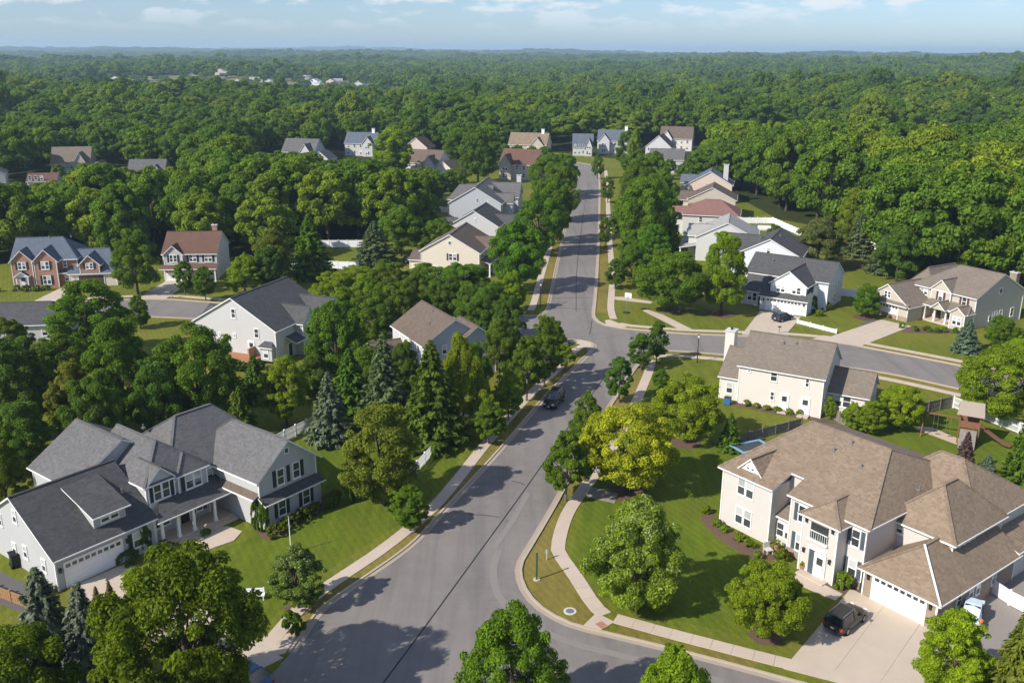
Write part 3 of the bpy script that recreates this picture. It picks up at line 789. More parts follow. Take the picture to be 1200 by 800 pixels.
    def gable_vent(s, face, at, u, z, r=0.4):
        s.put('gable_vent', cached(('gv', r), lambda: MB().box(-r, r, -0.05, 0.01, -r * 1.2, r * 1.2).box(-r * 0.7, r * 0.7, -0.06, -0.045, -r * 0.85, r * 0.85, 1).mesh('gable_vent', ['trim_white', 'shutter_slate'])), face, at, u, z)
    def deck(s, x0, x1, y0, y1, z, mat='wood_deck', n=8):
        d = s.box('deck', x0, x1, y0, y1, 0, z - 0.03, mat)
        for k in range(n):
            a = x0 + (x1 - x0) * k / n
            s.box('plank', a + 0.01, a + (x1 - x0) / n - 0.01, y0 - 0.03, y1, z - 0.028, z, mat, d)

random.seed(11)
# ------------------------------------------------------------------ the white house with grey roofs, bottom left
h = House('large white house with dark grey roofs and white double garage in the lower left', (-38.8, 71.4), 53, 'siding_ash', 'roof_charcoal')
h.gable(-0.8, 8.7, 0, 12.6, 3.35, 7.2, 'x', wall='siding_ash')
h.garage('S', 0, 0, 5.3, 2.35); h.win('S', 0, 6.95, 0.85, 1.05, 1.6, True); h.lamp('S', 0, -0.45, 1.7); h.lamp('S', 0, 5.85, 1.8)
for y_, z_ in ((6.2, 4.6), (9.3, 3.3), (5.2, 1.4), (7.3, 1.0), (2.0, 1.2)): h.win('W', -0.8, y_, z_, 0.75, 1.3)
h.shed(3.2, 6.9, 0.35, 5.6, 5.15, 6.75, 'S', name='dormer_roof')
m = MB(); m.add([(3.5, 0.9, 3.6), (6.6, 0.9, 3.6), (6.6, 0.9, 5.2), (3.5, 0.9, 5.2), (3.5, 5.0, 3.6), (3.5, 5.0, 6.45), (6.6, 5.0, 3.6), (6.6, 5.0, 6.45)], [(0, 1, 2, 3), (4, 0, 3, 5), (1, 6, 7, 2)])
h.part('dormer_wall', m, 'siding_ash'); h.win('S', 0.9, 5.05, 4.15, 0.9, 0.9, False, 2, 0.02)
h.vent(7.6, 3.0, 5.3)
# centre block and main ridge
h.gable(9.15, 15.8, 1.5, 11, 5.9, 8.5, 'y', 3.0, 0, roof='roof_midgrey', oh=0.3)
h.gable(5.4, 15.7, 7.4, 15.4, 5.4, 8.6, 'y', 0, 0, roof='roof_midgrey')
h.gable(11.8, 24.3, 1.9, 12.2, 5.4, 9.2, 'x', 4.6, 3.6, roof='roof_midgrey')
h.gable(9.35, 12.1, 1.42, 4.6, 5.9, 7.2, 'y', 0, 0, z0=3.0, oh=0.25, go=0.2, roof='roof_midgrey')
h.win('S', 1.42, 10.72, 3.85, 0.88, 1.75, True, 2, 0.02)
h.gable(12.5, 15.7, 1.3, 5, 5.85, 7.2, 'y', 1.4, 0, z0=3.0, oh=0.3, roof='roof_midgrey')
h.win('S', 1.3, 14.15, 3.8, 0.92, 1.75, False, 2, 0.02); h.put('shutter', shutter_mesh(1.75, 'shutter_dark'), 'S', 1.29, 12.95, 3.8)
h.win('S', 1.9, 16.4, 3.75, 0.75, 0.8)
# porch
h.box('porch_floor', 8.8, 17.0, -0.7, 1.9, 0, 0.34, 'concrete')
h.box('step', 13.4, 17.0, -1.1, -0.7, 0, 0.22, 'concrete'); h.box('step', 13.4, 17.0, -1.5, -1.1, 0, 0.11, 'concrete')
h.shed(8.5, 17.6, -1.1, 1.95, 2.95, 3.95, 'S', hips=(2.2, 0))
for x_ in (9.2, 10.9, 12.6, 15.0): h.post(x_, -0.5, 0.34, 2.95, 0.12)
h.win('S', 1.5, 10.4, 0.95, 0.9, 1.6, False, 2, 0.02); h.door('S', 1.5, 12.9, 1.0, 2.1, 'door_dark', 0.34); h.win('S', 1.5, 14.6, 0.95, 0.8, 1.5, True)
h.box('wall', 8.7, 9.0, 0.2, 1.5, 0, 3.3, 'siding_ash')
# right wing with the gable
h.gable(17.1, 24.3, -5.0, 6.5, 5.5, 8.35, 'y', 0, 3, roof='roof_midgrey', oh=0.5, go=0.45)
h.win('S', -5.0, 19.75, 3.75, 0.95, 1.75); h.win('S', -5.0, 21.75, 3.75, 0.95, 1.75)
for u_ in (19.0, 20.75, 22.5): h.put('shutter', shutter_mesh(1.75, 'shutter_dark'), 'S', -5.01, u_, 3.75)
h.gable_vent('S', -5.0, 20.7, 7.1, 0.28)
h.shed(16.9, 24.7, -6.0, -5.0, 2.75, 3.35, 'S', name='pent_roof')
h.box('wall', 17.1, 24.3, -5.62, -5.0, 0, 2.8, 'siding_ash')
h.win('S', -5.62, 19.2, 0.8, 1.0, 1.7, True); h.win('S', -5.62, 22.3, 0.8, 1.0, 1.7, True)
h.shed(16.4, 17.1, -4.9, 1.0, 3.3, 3.75, 'W', name='pent_roof', roof='roof_umber')
h.win('E', 24.3, 1.0, 3.7, 0.9, 1.5); h.win('E', 24.3, -2.5, 0.9, 0.9, 1.5)
h.vent(14.0, 9.0, 8.2); h.vent(19.5, 9.5, 7.6)
h.box('downpipe', 8.78, 8.86, -0.1, -0.02, 0, 3.2, 'trim_white'); h.box('downpipe', 17.0, 17.08, -5.75, -5.66, 0, 2.7, 'trim_white')

# ------------------------------------------------------------------ the tan house, right foreground
h = House('large tan house with mottled brown roof and wide white garage in the right foreground', (21.0, 84.1), -53, 'siding_greige', 'roof_brown', 'shutter_slate')
# main roof: one broad hip with a notch over the recessed bay
zE, slp = 5.95, 0.385
zf = lambda y_: zE + slp * (y_ + 0.4)
v = [(-0.4, -0.4, zE), (6.2, -0.4, zE), (6.2, 2.3, zf(2.3)), (7.6, 2.3, zf(2.3)), (7.6, -0.1, zf(-0.1)), (16.1, -0.1, zf(-0.1)), (11.8, 9.2, zf(9.2)), (3.2, 9.2, zf(9.2)), (16.1, 18.5, zf(-0.1)), (-0.4, 18.8, zE)]
o = h.roof_slab(v, [(0, 1, 2, 3, 4, 5, 6, 7), (5, 8, 6), (8, 9, 7, 6), (9, 0, 7)], gutters=((0, 1), (2, 3), (4, 5), (5, 8), (9, 0)))
MB().bar(v[6], v[7], 0.3, 0.05).obj('ridge_cap', 'roof_brown', o)
for a_, b_ in ((0, 7), (5, 6), (8, 6), (9, 7)): MB().bar(v[a_], v[b_], 0.26, 0.05).obj('hip_cap', 'roof_brown', o)
h.box('wall', 0, 5.9, 0, 17.9, 0, 5.98, 'siding_greige'); h.box('wall', 5.9, 7.9, 2.75, 12, 0, 6.9, 'siding_greige'); h.box('wall', 7.9, 15.7, 0.3, 17.9, 0, 6.05, 'siding_greige')
for cx_, cy_ in ((0, 0), (5.9, 0), (7.9, 0.3), (15.7, 0.3)): h.box('corner_board', cx_ - 0.06, cx_ + 0.06, cy_ - 0.06, cy_ + 0.06, 0, 5.9, 'trim_white')
h.gable(10.3, 13.9, -1.2, 4.5, 5.9, 7.1, 'y', 1.8, 0, oh=0.35)
# left wing front
h.win('S', 0, 2.85, 3.85, 0.98, 1.85, False, 2, 0.05); h.win('S', 0, 2.85, 0.75, 0.98, 1.85, False, 2, 0.05)
h.gable(1.4, 4.2, 0.55, 5.0, 6.35, 7.75, 'y', 0, 0, z0=5.9, oh=0.3, go=0.18)
h.win('S', 0.55, 2.8, 6.45, 0.5, 0.65, False, 2, 0.04)
# recess with low roof
h.shed(5.6, 8.2, 0.75, 2.75, 2.95, 3.75, 'S', roof='roof_taupe'); h.box('wall', 5.9, 7.9, 1.1, 2.6, 0, 3.0, 'siding_greige')
h.win('S', 2.75, 7.0, 4.6, 1.0, 1.1); h.win('S', 1.1, 6.9, 0.8, 0.9, 1.5, False, 2, 0.02)
# bays either side of the entry
h.win('S', 0.3, 9.2, 3.7, 0.95, 1.75, True); h.win('S', 0.3, 9.2, 0.75, 0.95, 1.75, True)
h.win('S', 0.3, 14.75, 3.75, 0.9, 1.7, True); h.win('S', 0.3, 14.75, 0.75, 0.9, 1.8, True)
h.box('stone_skirt', 7.85, 10.3, 0.12, 0.3, 0, 0.7, 'stone_tan'); h.box('stone_skirt', 13.9, 15.75, 0.12, 0.3, 0, 0.7, 'stone_tan')
# balcony over the entry: flat dark panels painting recess shade, rail, arch and door
h.box('balcony_shade_panel', 11.2, 13.0, -1.24, -1.206, 3.65, 5.2, 'glass_dark')
h.box('balcony_floor', 11.1, 13.1, -1.45, -1.245, 3.45, 3.62, 'trim_white')
o = h.box('balcony_rail', 11.15, 13.05, -1.42, -1.36, 4.45, 4.52, 'trim_white')
for k in range(9): h.box('baluster', 11.2 + k * 0.225, 11.23 + k * 0.225, -1.41, -1.37, 3.62, 4.45, 'trim_white', o)
h.box('entry_shade_panel', 11.3, 12.9, -1.24, -1.206, 0.2, 2.75, 'shutter_slate'); h.door('S', -1.25, 12.5, 0.95, 2.2, 'garage_white', 0.2)  # flat slate panel round the door paints the entry's inner shade
h.box('entry_arch', 11.2, 13.0, -1.30, -1.245, 2.6, 2.85, 'trim_white'); h.lamp('S', -1.2, 10.75, 2.0); h.lamp('S', -1.2, 13.45, 2.0); h.lamp('S', -1.2, 10.75, 5.0); h.lamp('S', -1.2, 13.45, 5.0)
h.box('step', 10.7, 13.5, -2.1, -1.2, 0, 0.18, 'concrete')
# garage wing
h.gable(16.3, 22.9, -0.3, 12.6, 2.95, 5.35, 'y', 3.0, 0, wall='stone_tan', oh=0.45)
MB().bar((23.35, -0.7, 2.62), (19.6, 2.7, 5.40), 0.16, 0.12).obj('rake_board', 'trim_white', h.root)
h.garage('S', -0.3, 17.25, 21.95, 2.4); h.lamp('S', -0.3, 16.75, 1.8); h.lamp('S', -0.3, 22.4, 1.8)
h.gable(14.6, 20.8, 5.2, 13.6, 5.6, 8.6, 'y', 3.1, 3.1)
h.gable(10.0, 20.6, 9.4, 19.5, 5.6, 8.9, 'x', 4.0, 4.5)
h.win('S', 5.2, 15.9, 4.0, 0.8, 1.0); h.win('E', 20.8, 7.6, 3.95, 0.85, 1.2, False, 3, 0.05)
h.shed(20.7, 23.25, 12.4, 19.6, 2.85, 3.9, 'E'); h.box('wall', 20.6, 22.8, 12.6, 19.4, 0, 3.0, 'siding_greige')
for u_ in (3.2, 5.2, 6.3, 9.0): h.win('E', 22.9, u_, 0.9, 0.75, 1.3)
h.win('E', 22.8, 15.2, 1.0, 0.85, 1.3); h.win('W', 0, 5, 3.8, 0.9, 1.5); h.win('W', 0, 5, 0.9, 0.9, 1.5)
h.vent(8.4, 8.2, 9.3); h.vent(7.6, 6.6, 8.7); h.vent(15.6, 8.2, 7.3); h.vent(18.8, 8.0, 7.2); h.vent(11.0, 6.0, 8.4)
h.box('downpipe', 22.93, 23.01, -0.38, -0.30, 0, 2.8, 'trim_white'); h.box('downpipe', 5.9, 5.98, -0.09, 0.0, 0, 5.5, 'trim_white')

# ------------------------------------------------------------------ beige house behind it
h = House('beige two storey house seen from the back with a chimney beside the crossing street', (30.3, 117.2), -30, 'siding_beige', 'roof_taupe')
h.gable(0, 10.9, 0, 9.6, 5.6, 8.9, 'x', 0, 0, oh=0.35)
h.gable(-2.7, 1, 0.7, 9.2, 3.4, 6.3, 'x', 0, 0, z0=0, oh=0.35); h.chimney(-3.3, 6.4, 0, 8.0, 1.3, 1.5)
h.gable(10.5, 16.0, 3.2, 9.6, 2.95, 5.3, 'x', 0, 0, oh=0.35)
h.win('S', 0, 4.6, 3.9, 0.95, 1.5); h.win('S', 0, 1.3, 4.6, 0.45, 0.6); h.win('S', 0, 8.9, 3.9, 0.55, 1.2); h.win('S', 0, 4.6, 1.3, 0.6, 1.2)
h.door('S', 0, 6.2, 0.95, 2.1, 'garage_white', 0.25); h.door('S', 0, 8.9, 1.0, 2.1, 'garage_white', 0.25)
h.win('S', 0.7, -1.35, 0.9, 0.95, 1.6); h.win('S', 3.2, 12.9, 0.9, 1.1, 1.7, False, 2, 0.02); h.win('E', 10.9, 2.0, 3.8, 0.6, 1.4); h.win('E', 10.9, 3.2, 3.8, 0.6, 1.4); h.win('E', 10.9, 1.6, 0.8, 0.9, 1.6)
h.vent(4.6, 3.6, 8.1); h.vent(6.2, 3.8, 8.2); h.win('E', 16.0, 6.4, 1.0, 0.9, 1.3)
h.box('step', 5.6, 6.8, -1.0, 0, 0, 0.22, 'concrete'); h.box('step', 8.2, 9.6, -1.2, 0, 0, 0.22, 'concrete')

# ------------------------------------------------------------------ tan house at upper right
h = House('tan house with grey brown roof, white garage and front porch at the upper right', (78.6, 152.6), -60, 'siding_tan', 'roof_taupe', 'shutter_brown', trim='trim_white')
h.gable(-12.6, 0, 0, 13.2, 5.6, 9.0, 'x', 4.5, 0)
h.gable(-17.4, -8.4, -6.2, 5.6, 2.9, 6.0, 'y', 0, 0, wall='siding_tan')
h.gable(-15.0, -10, 2, 11, 5.2, 8.0, 'y', 1.5, 0)
h.gable(-8.4, -4.6, -0.4, 5, 5.7, 7.4, 'y', 0, 0, z0=3, oh=0.3)
h.garage('S', -6.2, -15.6, -10.4, 2.3); h.win('S', -6.2, -12.9, 3.5, 0.7, 1.2, False, 2, 0.02); h.shed(-17.6, -8.2, -6.9, -6.2, 2.75, 3.2, 'S', name='pent_roof')
h.shed(-8.5, 0.5, -2.4, 0, 2.9, 3.9, 'S', hips=(0, 1.2))
h.gable(-6.2, -3.6, -2.9, -0.5, 3.0, 4.1, 'y', 0, 0, z0=2.7, oh=0.2); h.gable(-2.6, 0.1, -2.7, -0.3, 3.0, 4.0, 'y', 0, 0, z0=0, oh=0.2)
h.box('porch_floor', -8.4, 0.3, -2.2, 0, 0, 0.3, 'concrete')
for x_ in (-8.0, -6.0, -3.8): h.post(x_, -2.1, 0.3, 2.9, 0.14)
h.win('S', 0, -10.2, 3.9, 0.8, 1.2, False, 2, 0.02); h.win('S', -0.4, -6.5, 3.6, 0.9, 1.6, True); h.win('S', 0, -2.2, 3.6, 0.95, 1.6, True)
h.door('S', 0, -6.7, 1.0, 2.1, 'door_dark', 0.3); h.win('S', 0, -4.6, 0.7, 1.2, 1.7, False); h.win('S', -2.7, -1.25, 0.8, 0.85, 1.5, False, 2, 0.02)
h.gable_vent('E', 0, 6.4, 6.0, 0.45)
for u_, z_ in ((6.0, 0.9), (7.4, 0.9), (10.6, 0.9), (4.6, 0.9)): h.win('E', 0, u_, z_, 0.95, 1.6)
h.chimney(-1.6, 12.4, 0, 8.2, 1.3, 0.9, 'stone_tan'); h.vent(-6, 9.3, 7.9)
h.box('stone_skirt', -17.46, -8.34, -6.26, -6.2, 0, 0.8, 'stone_tan')

# ------------------------------------------------------------------ white house with the parked car
h = House('white house with dark grey roof, gabled garage and a car parked on its driveway', (46.3, 164.2), -35, 'siding_cool', 'roof_charcoal', 'shutter_slate')
h.gable(-1.2, 7.3, 0.3, 8, 2.95, 5.0, 'x', 0, 0, oh=0.5)
h.gable(0.2, 6.6, 1.3, 13, 5.3, 7.6, 'y', 0, 0, z0=2.6)
h.gable(-6.4, 9.0, 6.2, 15.2, 5.5, 8.3, 'x', 0, 0)
h.gable(-5.6, 0.4, 2.4, 10, 2.95, 5.4, 'x', 0, 0)
h.garage('S', 0.3, -0.1, 6.3, 2.3); h.win('S', 1.3, 2.0, 3.5, 0.8, 1.3, False, 2, 0.03); h.win('S', 1.3, 4.9, 3.5, 0.8, 1.3, False, 2, 0.03)
h.win('S', 2.4, -3.6, 0.8, 0.9, 1.6, False, 2, 0.02); h.door('S', 2.4, -1.9, 1.0, 2.1, 'door_dark', 0.15)
h.win('E', 7.3, 3.2, 0.9, 0.8, 1.4); h.win('E', 9.0, 9.6, 3.7, 0.8, 1.3); h.win('E', 9.0, 12.6, 3.7, 0.8, 1.3); h.win('E', 9.0, 10.6, 0.9, 0.9, 1.5)
h.vent(-2.5, 9.0, 7.5); h.lamp('S', 0.3, -0.6, 1.8); h.lamp('S', 0.3, 6.8, 1.8)

# ------------------------------------------------------------------ white gabled house with the brick terrace, left of centre
h = House('white gabled house with charcoal roof and red brick terrace left of centre', (-35.2, 132.4), -20.5, 'siding_white', 'roof_charcoal')
h.gable(-14.8, 0, 0, 14.5, 5.3, 9.6, 'y', 0, 0, oh=0.35, go=0.3)
h.gable(-4, 1.4, 5.2, 9.0, 5.3, 7.4, 'x', 0, 0, oh=0.3); h.gable(-4, 2.6, 10.2, 14.6, 5.3, 7.6, 'x', 0, 0, oh=0.3)
h.gable(-19.2, -14.8, 6.0, 14.0, 3.0, 5.0, 'x', 0, 0)
h.win('S', 0, -7.2, 6.4, 0.8, 1.5); h.win('S', 0, -3.3, 3.7, 0.85, 1.5); h.win('S', 0, -7.3, 3.4, 0.5, 0.7); h.win('S', 0, -10.0, 3.3, 0.4, 0.6)
h.door('S', 0, -4.4, 0.95, 2.1, 'garage_white', 0.95)
h.box('bay', -2.3, -0.3, -0.8, 0, 0.6, 2.7, 'siding_white'); h.win('S', -0.8, -1.3, 1.0, 0.9, 1.5); h.shed(-2.6, 0, -1.1, 0, 2.7, 3.4, 'S', name='bay_roof', hips=(0.6, 0.6))
h.box('terrace', -8.6, -2.6, -3.2, 0, 0, 0.9, 'brick_red'); h.box('terrace_deck', -8.75, -2.5, -3.35, 0, 0.9, 0.98, 'wood_deck')
h.box('terrace_wall', -4.0, -3.75, -1.6, 0, 0.98, 2.4, 'brick_red'); o = h.box('stair_rail', -9.8, -8.8, -1.45, -1.4, 0.98, 1.05, 'wood_deck')
for k in range(4): h.box('baluster', -8.4 + k * 0.7, -8.34 + k * 0.7, -3.2, -3.14, 0.98, 1.9, 'metal_grey')
h.win('E', 1.4, 7.1, 3.6, 0.85, 1.5, False, 2, 0.02); h.win('E', 1.4, 7.1, 0.8, 0.85, 1.5, False, 2, 0.02); h.win('E', 2.6, 12.4, 3.6, 0.85, 1.5, False, 2, 0.02); h.win('E', 2.6, 12.4, 0.8, 0.9, 1.6)
h.shed(0, 2.0, 2.4, 5.2, 2.8, 3.6, 'E'); h.door('E', 0, 3.6, 1.0, 2.1, 'door_dark')
h.vent(-9.5, 7, 8.6)

# ------------------------------------------------------------------ brown roofed house in the centre
h = House('pale grey house with a brown roof among spruces in the centre', (-16.6, 133.4), -61, 'siding_grey', 'roof_umber')
h.gable(-2.2, 9.3, -0.4, 9.4, 5.5, 8.6, 'x', 0, 0, oh=0.35)
h.gable(4.6, 10.2, 4.6, 10.6, 5.3, 7.4, 'x', 0, 0, oh=0.3)
h.gable(-1.6, 3.4, -5.4, 0, 2.8, 4.2, 'y', 0, 0)
for k in range(5): h.win('S', -0.4, 0.8 + k * 1.7, 3.6, 0.85, 1.5)
h.box('wall', -2.25, 9.25, -0.47, -0.4, 0, 5.3, 'siding_white')
h.win('E', 9.3, 2.8, 3.6, 0.8, 1.4); h.win('E', 10.2, 7.5, 0.9, 0.8, 1.4); h.shed(9.3, 11.4, 8.0, 11.4, 2.7, 3.4, 'E'); h.post(11.2, 11.2, 0, 2.7, 0.12); h.post(11.2, 8.2, 0, 2.7, 0.12)
h.vent(3.0, 3.9, 8.2); h.vent(5.5, 2.2, 7.2)

# ------------------------------------------------------------------ cream house farther up
h = House('cream gabled house with a dark brown roof beside the main road', (-6.9, 188.6), -11, 'siding_cream', 'roof_umber', 'shutter_brown')
h.gable(-12.4, 0, 0, 14.5, 5.4, 8.9, 'y', 0, 0); h.gable(-15.6, -12.4, 2.2, 10.0, 2.9, 4.2, 'x', 0, 0)
h.gable(-2.6, 1.6, 6, 11, 5.4, 7.2, 'x', 0, 0)
h.win('S', 0, -5.6, 3.4, 0.85, 1.5, True, 2, 0.02); h.win('S', 0, -9.3, 0.8, 1.0, 1.4); h.gable_vent('S', 0, -6.2, 7.1, 0.35); h.win('S', 0, -10.6, 0.4, 0.6, 0.9)
h.shed(0, 2.2, 1.0, 9.5, 2.8, 3.5, 'E'); h.post(2.0, 1.2, 0, 2.8); h.post(2.0, 5, 0, 2.8); h.post(2.0, 9.3, 0, 2.8); h.win('E', 0, 3.2, 3.6, 0.9, 1.5, True); h.win('E', 1.6, 8.5, 3.6, 0.9, 1.5, True); h.door('E', 0, 6.0, 1.0, 2.1, 'door_red')

# ------------------------------------------------------------------ brick house, left
h = House('red brick house with slate blue roof and three front gables at the far left', (-98.0, 177.7), 10, 'brick_red', 'roof_slate', 'shutter_green')
h.gable(0, 12.0, 1.2, 11.5, 5.6, 8.9, 'x', 0, 3.5, wall='brick_red')
h.gable(0.2, 4.0, 0, 6, 5.6, 7.5, 'y', 0, 0, wall='brick_red'); h.gable(4.5, 8.6, -0.5, 6, 5.6, 7.7, 'y', 0, 0, wall='brick_red')
h.gable(10.6, 19.4, -0.2, 10, 2.9, 6.6, 'x', 0, 2.0, wall='siding_cream'); h.gable(12.8, 16.4, -0.4, 5, 4.6, 6.3, 'y', 0, 0, z0=2.6, wall='brick_red')
h.win('S', 0, 2.1, 3.7, 0.75, 1.5, True, 2, 0.02); h.win('S', -0.5, 6.5, 3.7, 0.75, 1.6, True, 2, 0.02); h.win('S', -0.5, 6.5, 0.7, 0.75, 1.8, True, 2, 0.02); h.win('S', -0.4, 14.6, 3.5, 0.7, 1.2, True, 2, 0.02)
h.door('S', 0, 2.0, 1.1, 2.2, 'garage_white', 0.2); h.gable(0.9, 3.2, -0.9, 0.2, 2.7, 3.5, 'y', 0, 0, z0=2.4, wall='trim_white', oh=0.2); h.post(1.0, -0.8, 0, 2.5, 0.1); h.post(3.1, -0.8, 0, 2.5, 0.1)
h.garage('S', -0.2, 12.3, 17.0, 2.2, False, 'shutter_brown'); h.win('S', 1.2, 9.7, 3.7, 0.75, 1.3); h.win('S', 1.2, 9.7, 0.9, 0.75, 1.3); h.shed(8.6, 11, -0.2, 1.2, 2.8, 3.3, 'S')
h.vent(6, 6.2, 8.9); h.vent(10, 6.6, 8.8)

# ------------------------------------------------------------------ red-brown roofed house, left
h = House('white house with a red brown roof, porch and brick chimney at the left', (-71.0, 185.6), 4, 'siding_white', 'roof_redbrown')
h.gable(0, 10.6, 0, 11.0, 5.6, 9.0, 'x', 0, 0, wall='siding_pale'); h.box('wall', 0.02, 10.58, -0.06, 0.0, 0, 5.4, 'siding_white')
h.gable(0.4, 4.0, -0.7, 5, 5.6, 7.2, 'y', 0, 0, z0=3.2, oh=0.3); h.win('S', -0.7, 2.2, 3.8, 0.75, 1.5, True, 2, 0.02)
h.win('S', -0.06, 5.9, 3.7, 0.75, 1.5, True, 2, 0.02); h.win('S', -0.06, 9.0, 3.7, 0.75, 1.5, True, 2, 0.02)
h.shed(-0.4, 11.0, -2.4, 0, 2.7, 3.4, 'S'); h.garage('S', -1.2, 0.5, 3.6, 2.2); h.box('wall', 0.2, 4.0, -1.2, 0, 0, 2.75, 'siding_white')
for x_ in (5.0, 7.8, 10.6): h.post(x_, -2.1, 0, 2.7, 0.12)
h.door('S', -0.06, 6.6, 1.0, 2.1, 'door_dark'); h.win('S', -0.06, 9.0, 0.8, 0.8, 1.5, False, 2, 0.02); h.win('E', 10.6, 4.8, 3.6, 0.8, 1.4); h.win('E', 10.6, 8.0, 0.9, 0.8, 1.4)
h.chimney(9.2, 6.6, 6, 10.0, 1.0, 0.9, 'brick_red')

# ------------------------------------------------------------------ dark roof half hidden at the left edge
h = House('low house with a flat grey roof half hidden by trees at the left edge', (-84, 142), 8, 'siding_white', 'roof_charcoal')
h.gable(-4, 11.5, 0, 11.5, 3.0, 5.2, 'x', 3, 3); h.win('S', 0, 4, 0.9, 1.0, 1.4, False, 2, 0.02); h.win('S', 0, 9, 0.9, 1.0, 1.4); h.win('E', 11.5, 5, 0.9, 1.0, 1.4)

# ------------------------------------------------------------------ houses up the left side
h = House('bright white gabled house with grey roof behind the cream house', (-6.0, 219.4), -12, 'siding_white', 'roof_charcoal', detail=1)
h.gable(-9.2, 2.6, 0, 12.5, 5.4, 8.9, 'y', 0, 0); h.gable(-2, 4.8, 5, 10, 5.0, 7.0, 'x', 0, 0); h.gable(-12, -9.2, 3, 9, 4.2, 6.0, 'x', 0, 0)
h.win('S', 0, -3.0, 3.0, 0.8, 1.5, False, 2, 0.02); h.win('S', 0, -3.0, 6.3, 0.5, 0.9); h.win('E', 2.6, 3, 3.6, 0.9, 1.5); h.door('E', 2.6, 2, 1, 2.1, 'door_dark')
h = House('big light grey house with slate grey roofs and a tall white chimney up the road', (-3.2, 252.2), -8, 'siding_grey', 'roof_midgrey', detail=1)
h.gable(-14.2, 0, 0, 22, 5.6, 9.8, 'y', 0, 0); h.gable(-16, -4, 6, 16, 5.6, 9.0, 'x', 2.5, 0); h.gable(-7, 3.0, 13, 22, 5.6, 9.0, 'x', 0, 0); h.gable(-3, 2.4, 5, 9.5, 5.2, 7.4, 'x', 0, 0)
h.box('wall', -14.28, -14.2, 0.05, 21.9, 0, 5.4, 'siding_white'); h.win('S', 0, -6.5, 5.6, 0.7, 1.2); h.win('S', 0, -3.4, 5.9, 0.5, 0.5); h.win('W', -14.28, 4, 3.5, 0.9, 1.5); h.win('W', -14.28, 4, 0.8, 0.9, 1.5); h.win('E', 2.4, 7.2, 3.6, 0.8, 1.4, False, 2, 0.02)
h.chimney(2.2, 20.5, 0, 10.6, 1.3, 1.3, 'siding_white')

# ------------------------------------------------------------------ houses up the right side
h = House('white gabled house with dark roof between the parked car house and the pale grey one', (55.4, 186.5), -24, 'siding_cool', 'roof_charcoal', detail=1)
h.gable(-9.2, 3.2, 0, 14, 5.5, 8.7, 'y', 0, 0); h.gable(-13.2, -6, 3, 11.5, 5.3, 8.0, 'x', 0, 0); h.gable(-13.4, -10.6, 3.6, 7.0, 5.4, 7.2, 'x', 0, 0, z0=2.5)
h.win('S', 0, -3.2, 5.6, 0.8, 1.3); h.win('S', 0, -0.9, 3.0, 0.7, 1.5, False, 2, 0.35); h.shed(-15, -13.2, 3.2, 11, 2.7, 3.6, 'W'); h.win('W', -13.4, 5.3, 3.6, 0.8, 1.3, False, 2, 0.02); h.win('W', -13.2, 9.4, 0.8, 0.9, 1.6)
h.post(-14.8, 3.5, 0, 2.7); h.post(-14.8, 10.6, 0, 2.7); h.vent(-2, 6, 8.4)
h = House('pale grey house with light roof facing the main road behind a slim conifer', (42.6, 206.5), -14, 'siding_pale', 'roof_pale', detail=1)
h.gable(-1.2, 12.0, 0, 13, 5.6, 8.9, 'y', 0, 0); h.gable(-3.2, 3, 3.4, 8, 5.4, 7.4, 'x', 0, 0)
h.box('wall', -1.27, -1.2, 0.05, 12.95, 0, 5.4, 'siding_white'); h.win('W', -3.2, 5.7, 3.5, 0.8, 1.4, False, 2, 0.02); h.win('W', -1.27, 10.5, 3.5, 0.8, 1.4); h.win('W', -1.27, 1.6, 0.8, 0.9, 1.6); h.shed(-5.0, -1.2, 0.4, 12.6, 2.7, 3.5, 'W')
for y_ in (0.8, 4.2, 8, 12): h.post(-4.8, y_, 0, 2.7)
h.door('W', -1.27, 5, 1.0, 2.1, 'door_dark')
h = House('house with a rusty red roof in the row on the right of the main road', (45.0, 236.5), -14, 'siding_pale', 'roof_red', detail=1)
h.gable(-1.5, 12.5, 0, 13, 5.6, 8.6, 'x', 5, 5); h.gable(-4.4, 3, 2, 8, 4.6, 6.8, 'x', 0, 0); h.win('S', 0, 3, 3.6, 0.9, 1.4); h.win('S', 0, 9, 3.6, 0.9, 1.4); h.win('W', -4.4, 5, 2.6, 0.9, 1.4, False, 2, 0.02); h.shed(-6.6, -4.4, 1.5, 9, 2.6, 3.3, 'W'); h.post(-6.4, 1.8, 0, 2.6); h.post(-6.4, 8.7, 0, 2.6)
h = House('tan house with a brown roof behind the red roofed one', (49.6, 263), -14, 'siding_tan', 'roof_umber', detail=1)
h.gable(0, 13, 0, 12, 5.6, 8.9, 'y', 0, 0); h.gable(-3.4, 4, 2.6, 9, 5.0, 7.0, 'x', 0, 0, wall='siding_rose'); h.win('S', 0, 6.5, 3.6, 0.9, 1.4); h.win('W', -3.4, 5.8, 3.0, 0.9, 1.4, False, 2, 0.02)
h = House('pinkish beige house with slate roof and white chimney last in the row on the right', (54.6, 292), -14, 'siding_rose', 'roof_slate', detail=1)
h.gable(0, 13.5, 0, 12, 5.9, 9.8, 'y', 0, 0); h.gable(-2.4, 4, 4, 9, 5.9, 8.0, 'x', 0, 0, wall='siding_white'); h.win('S', 0, 7.6, 4.6, 0.8, 1.7); h.win('S', 0, 5.6, 4.8, 0.5, 1.4); h.chimney(11.3, 3.4, 0, 11.6, 1.5, 1.3, 'siding_white'); h.win('W', -2.4, 6.5, 3.6, 0.9, 1.5, False, 2, 0.02)

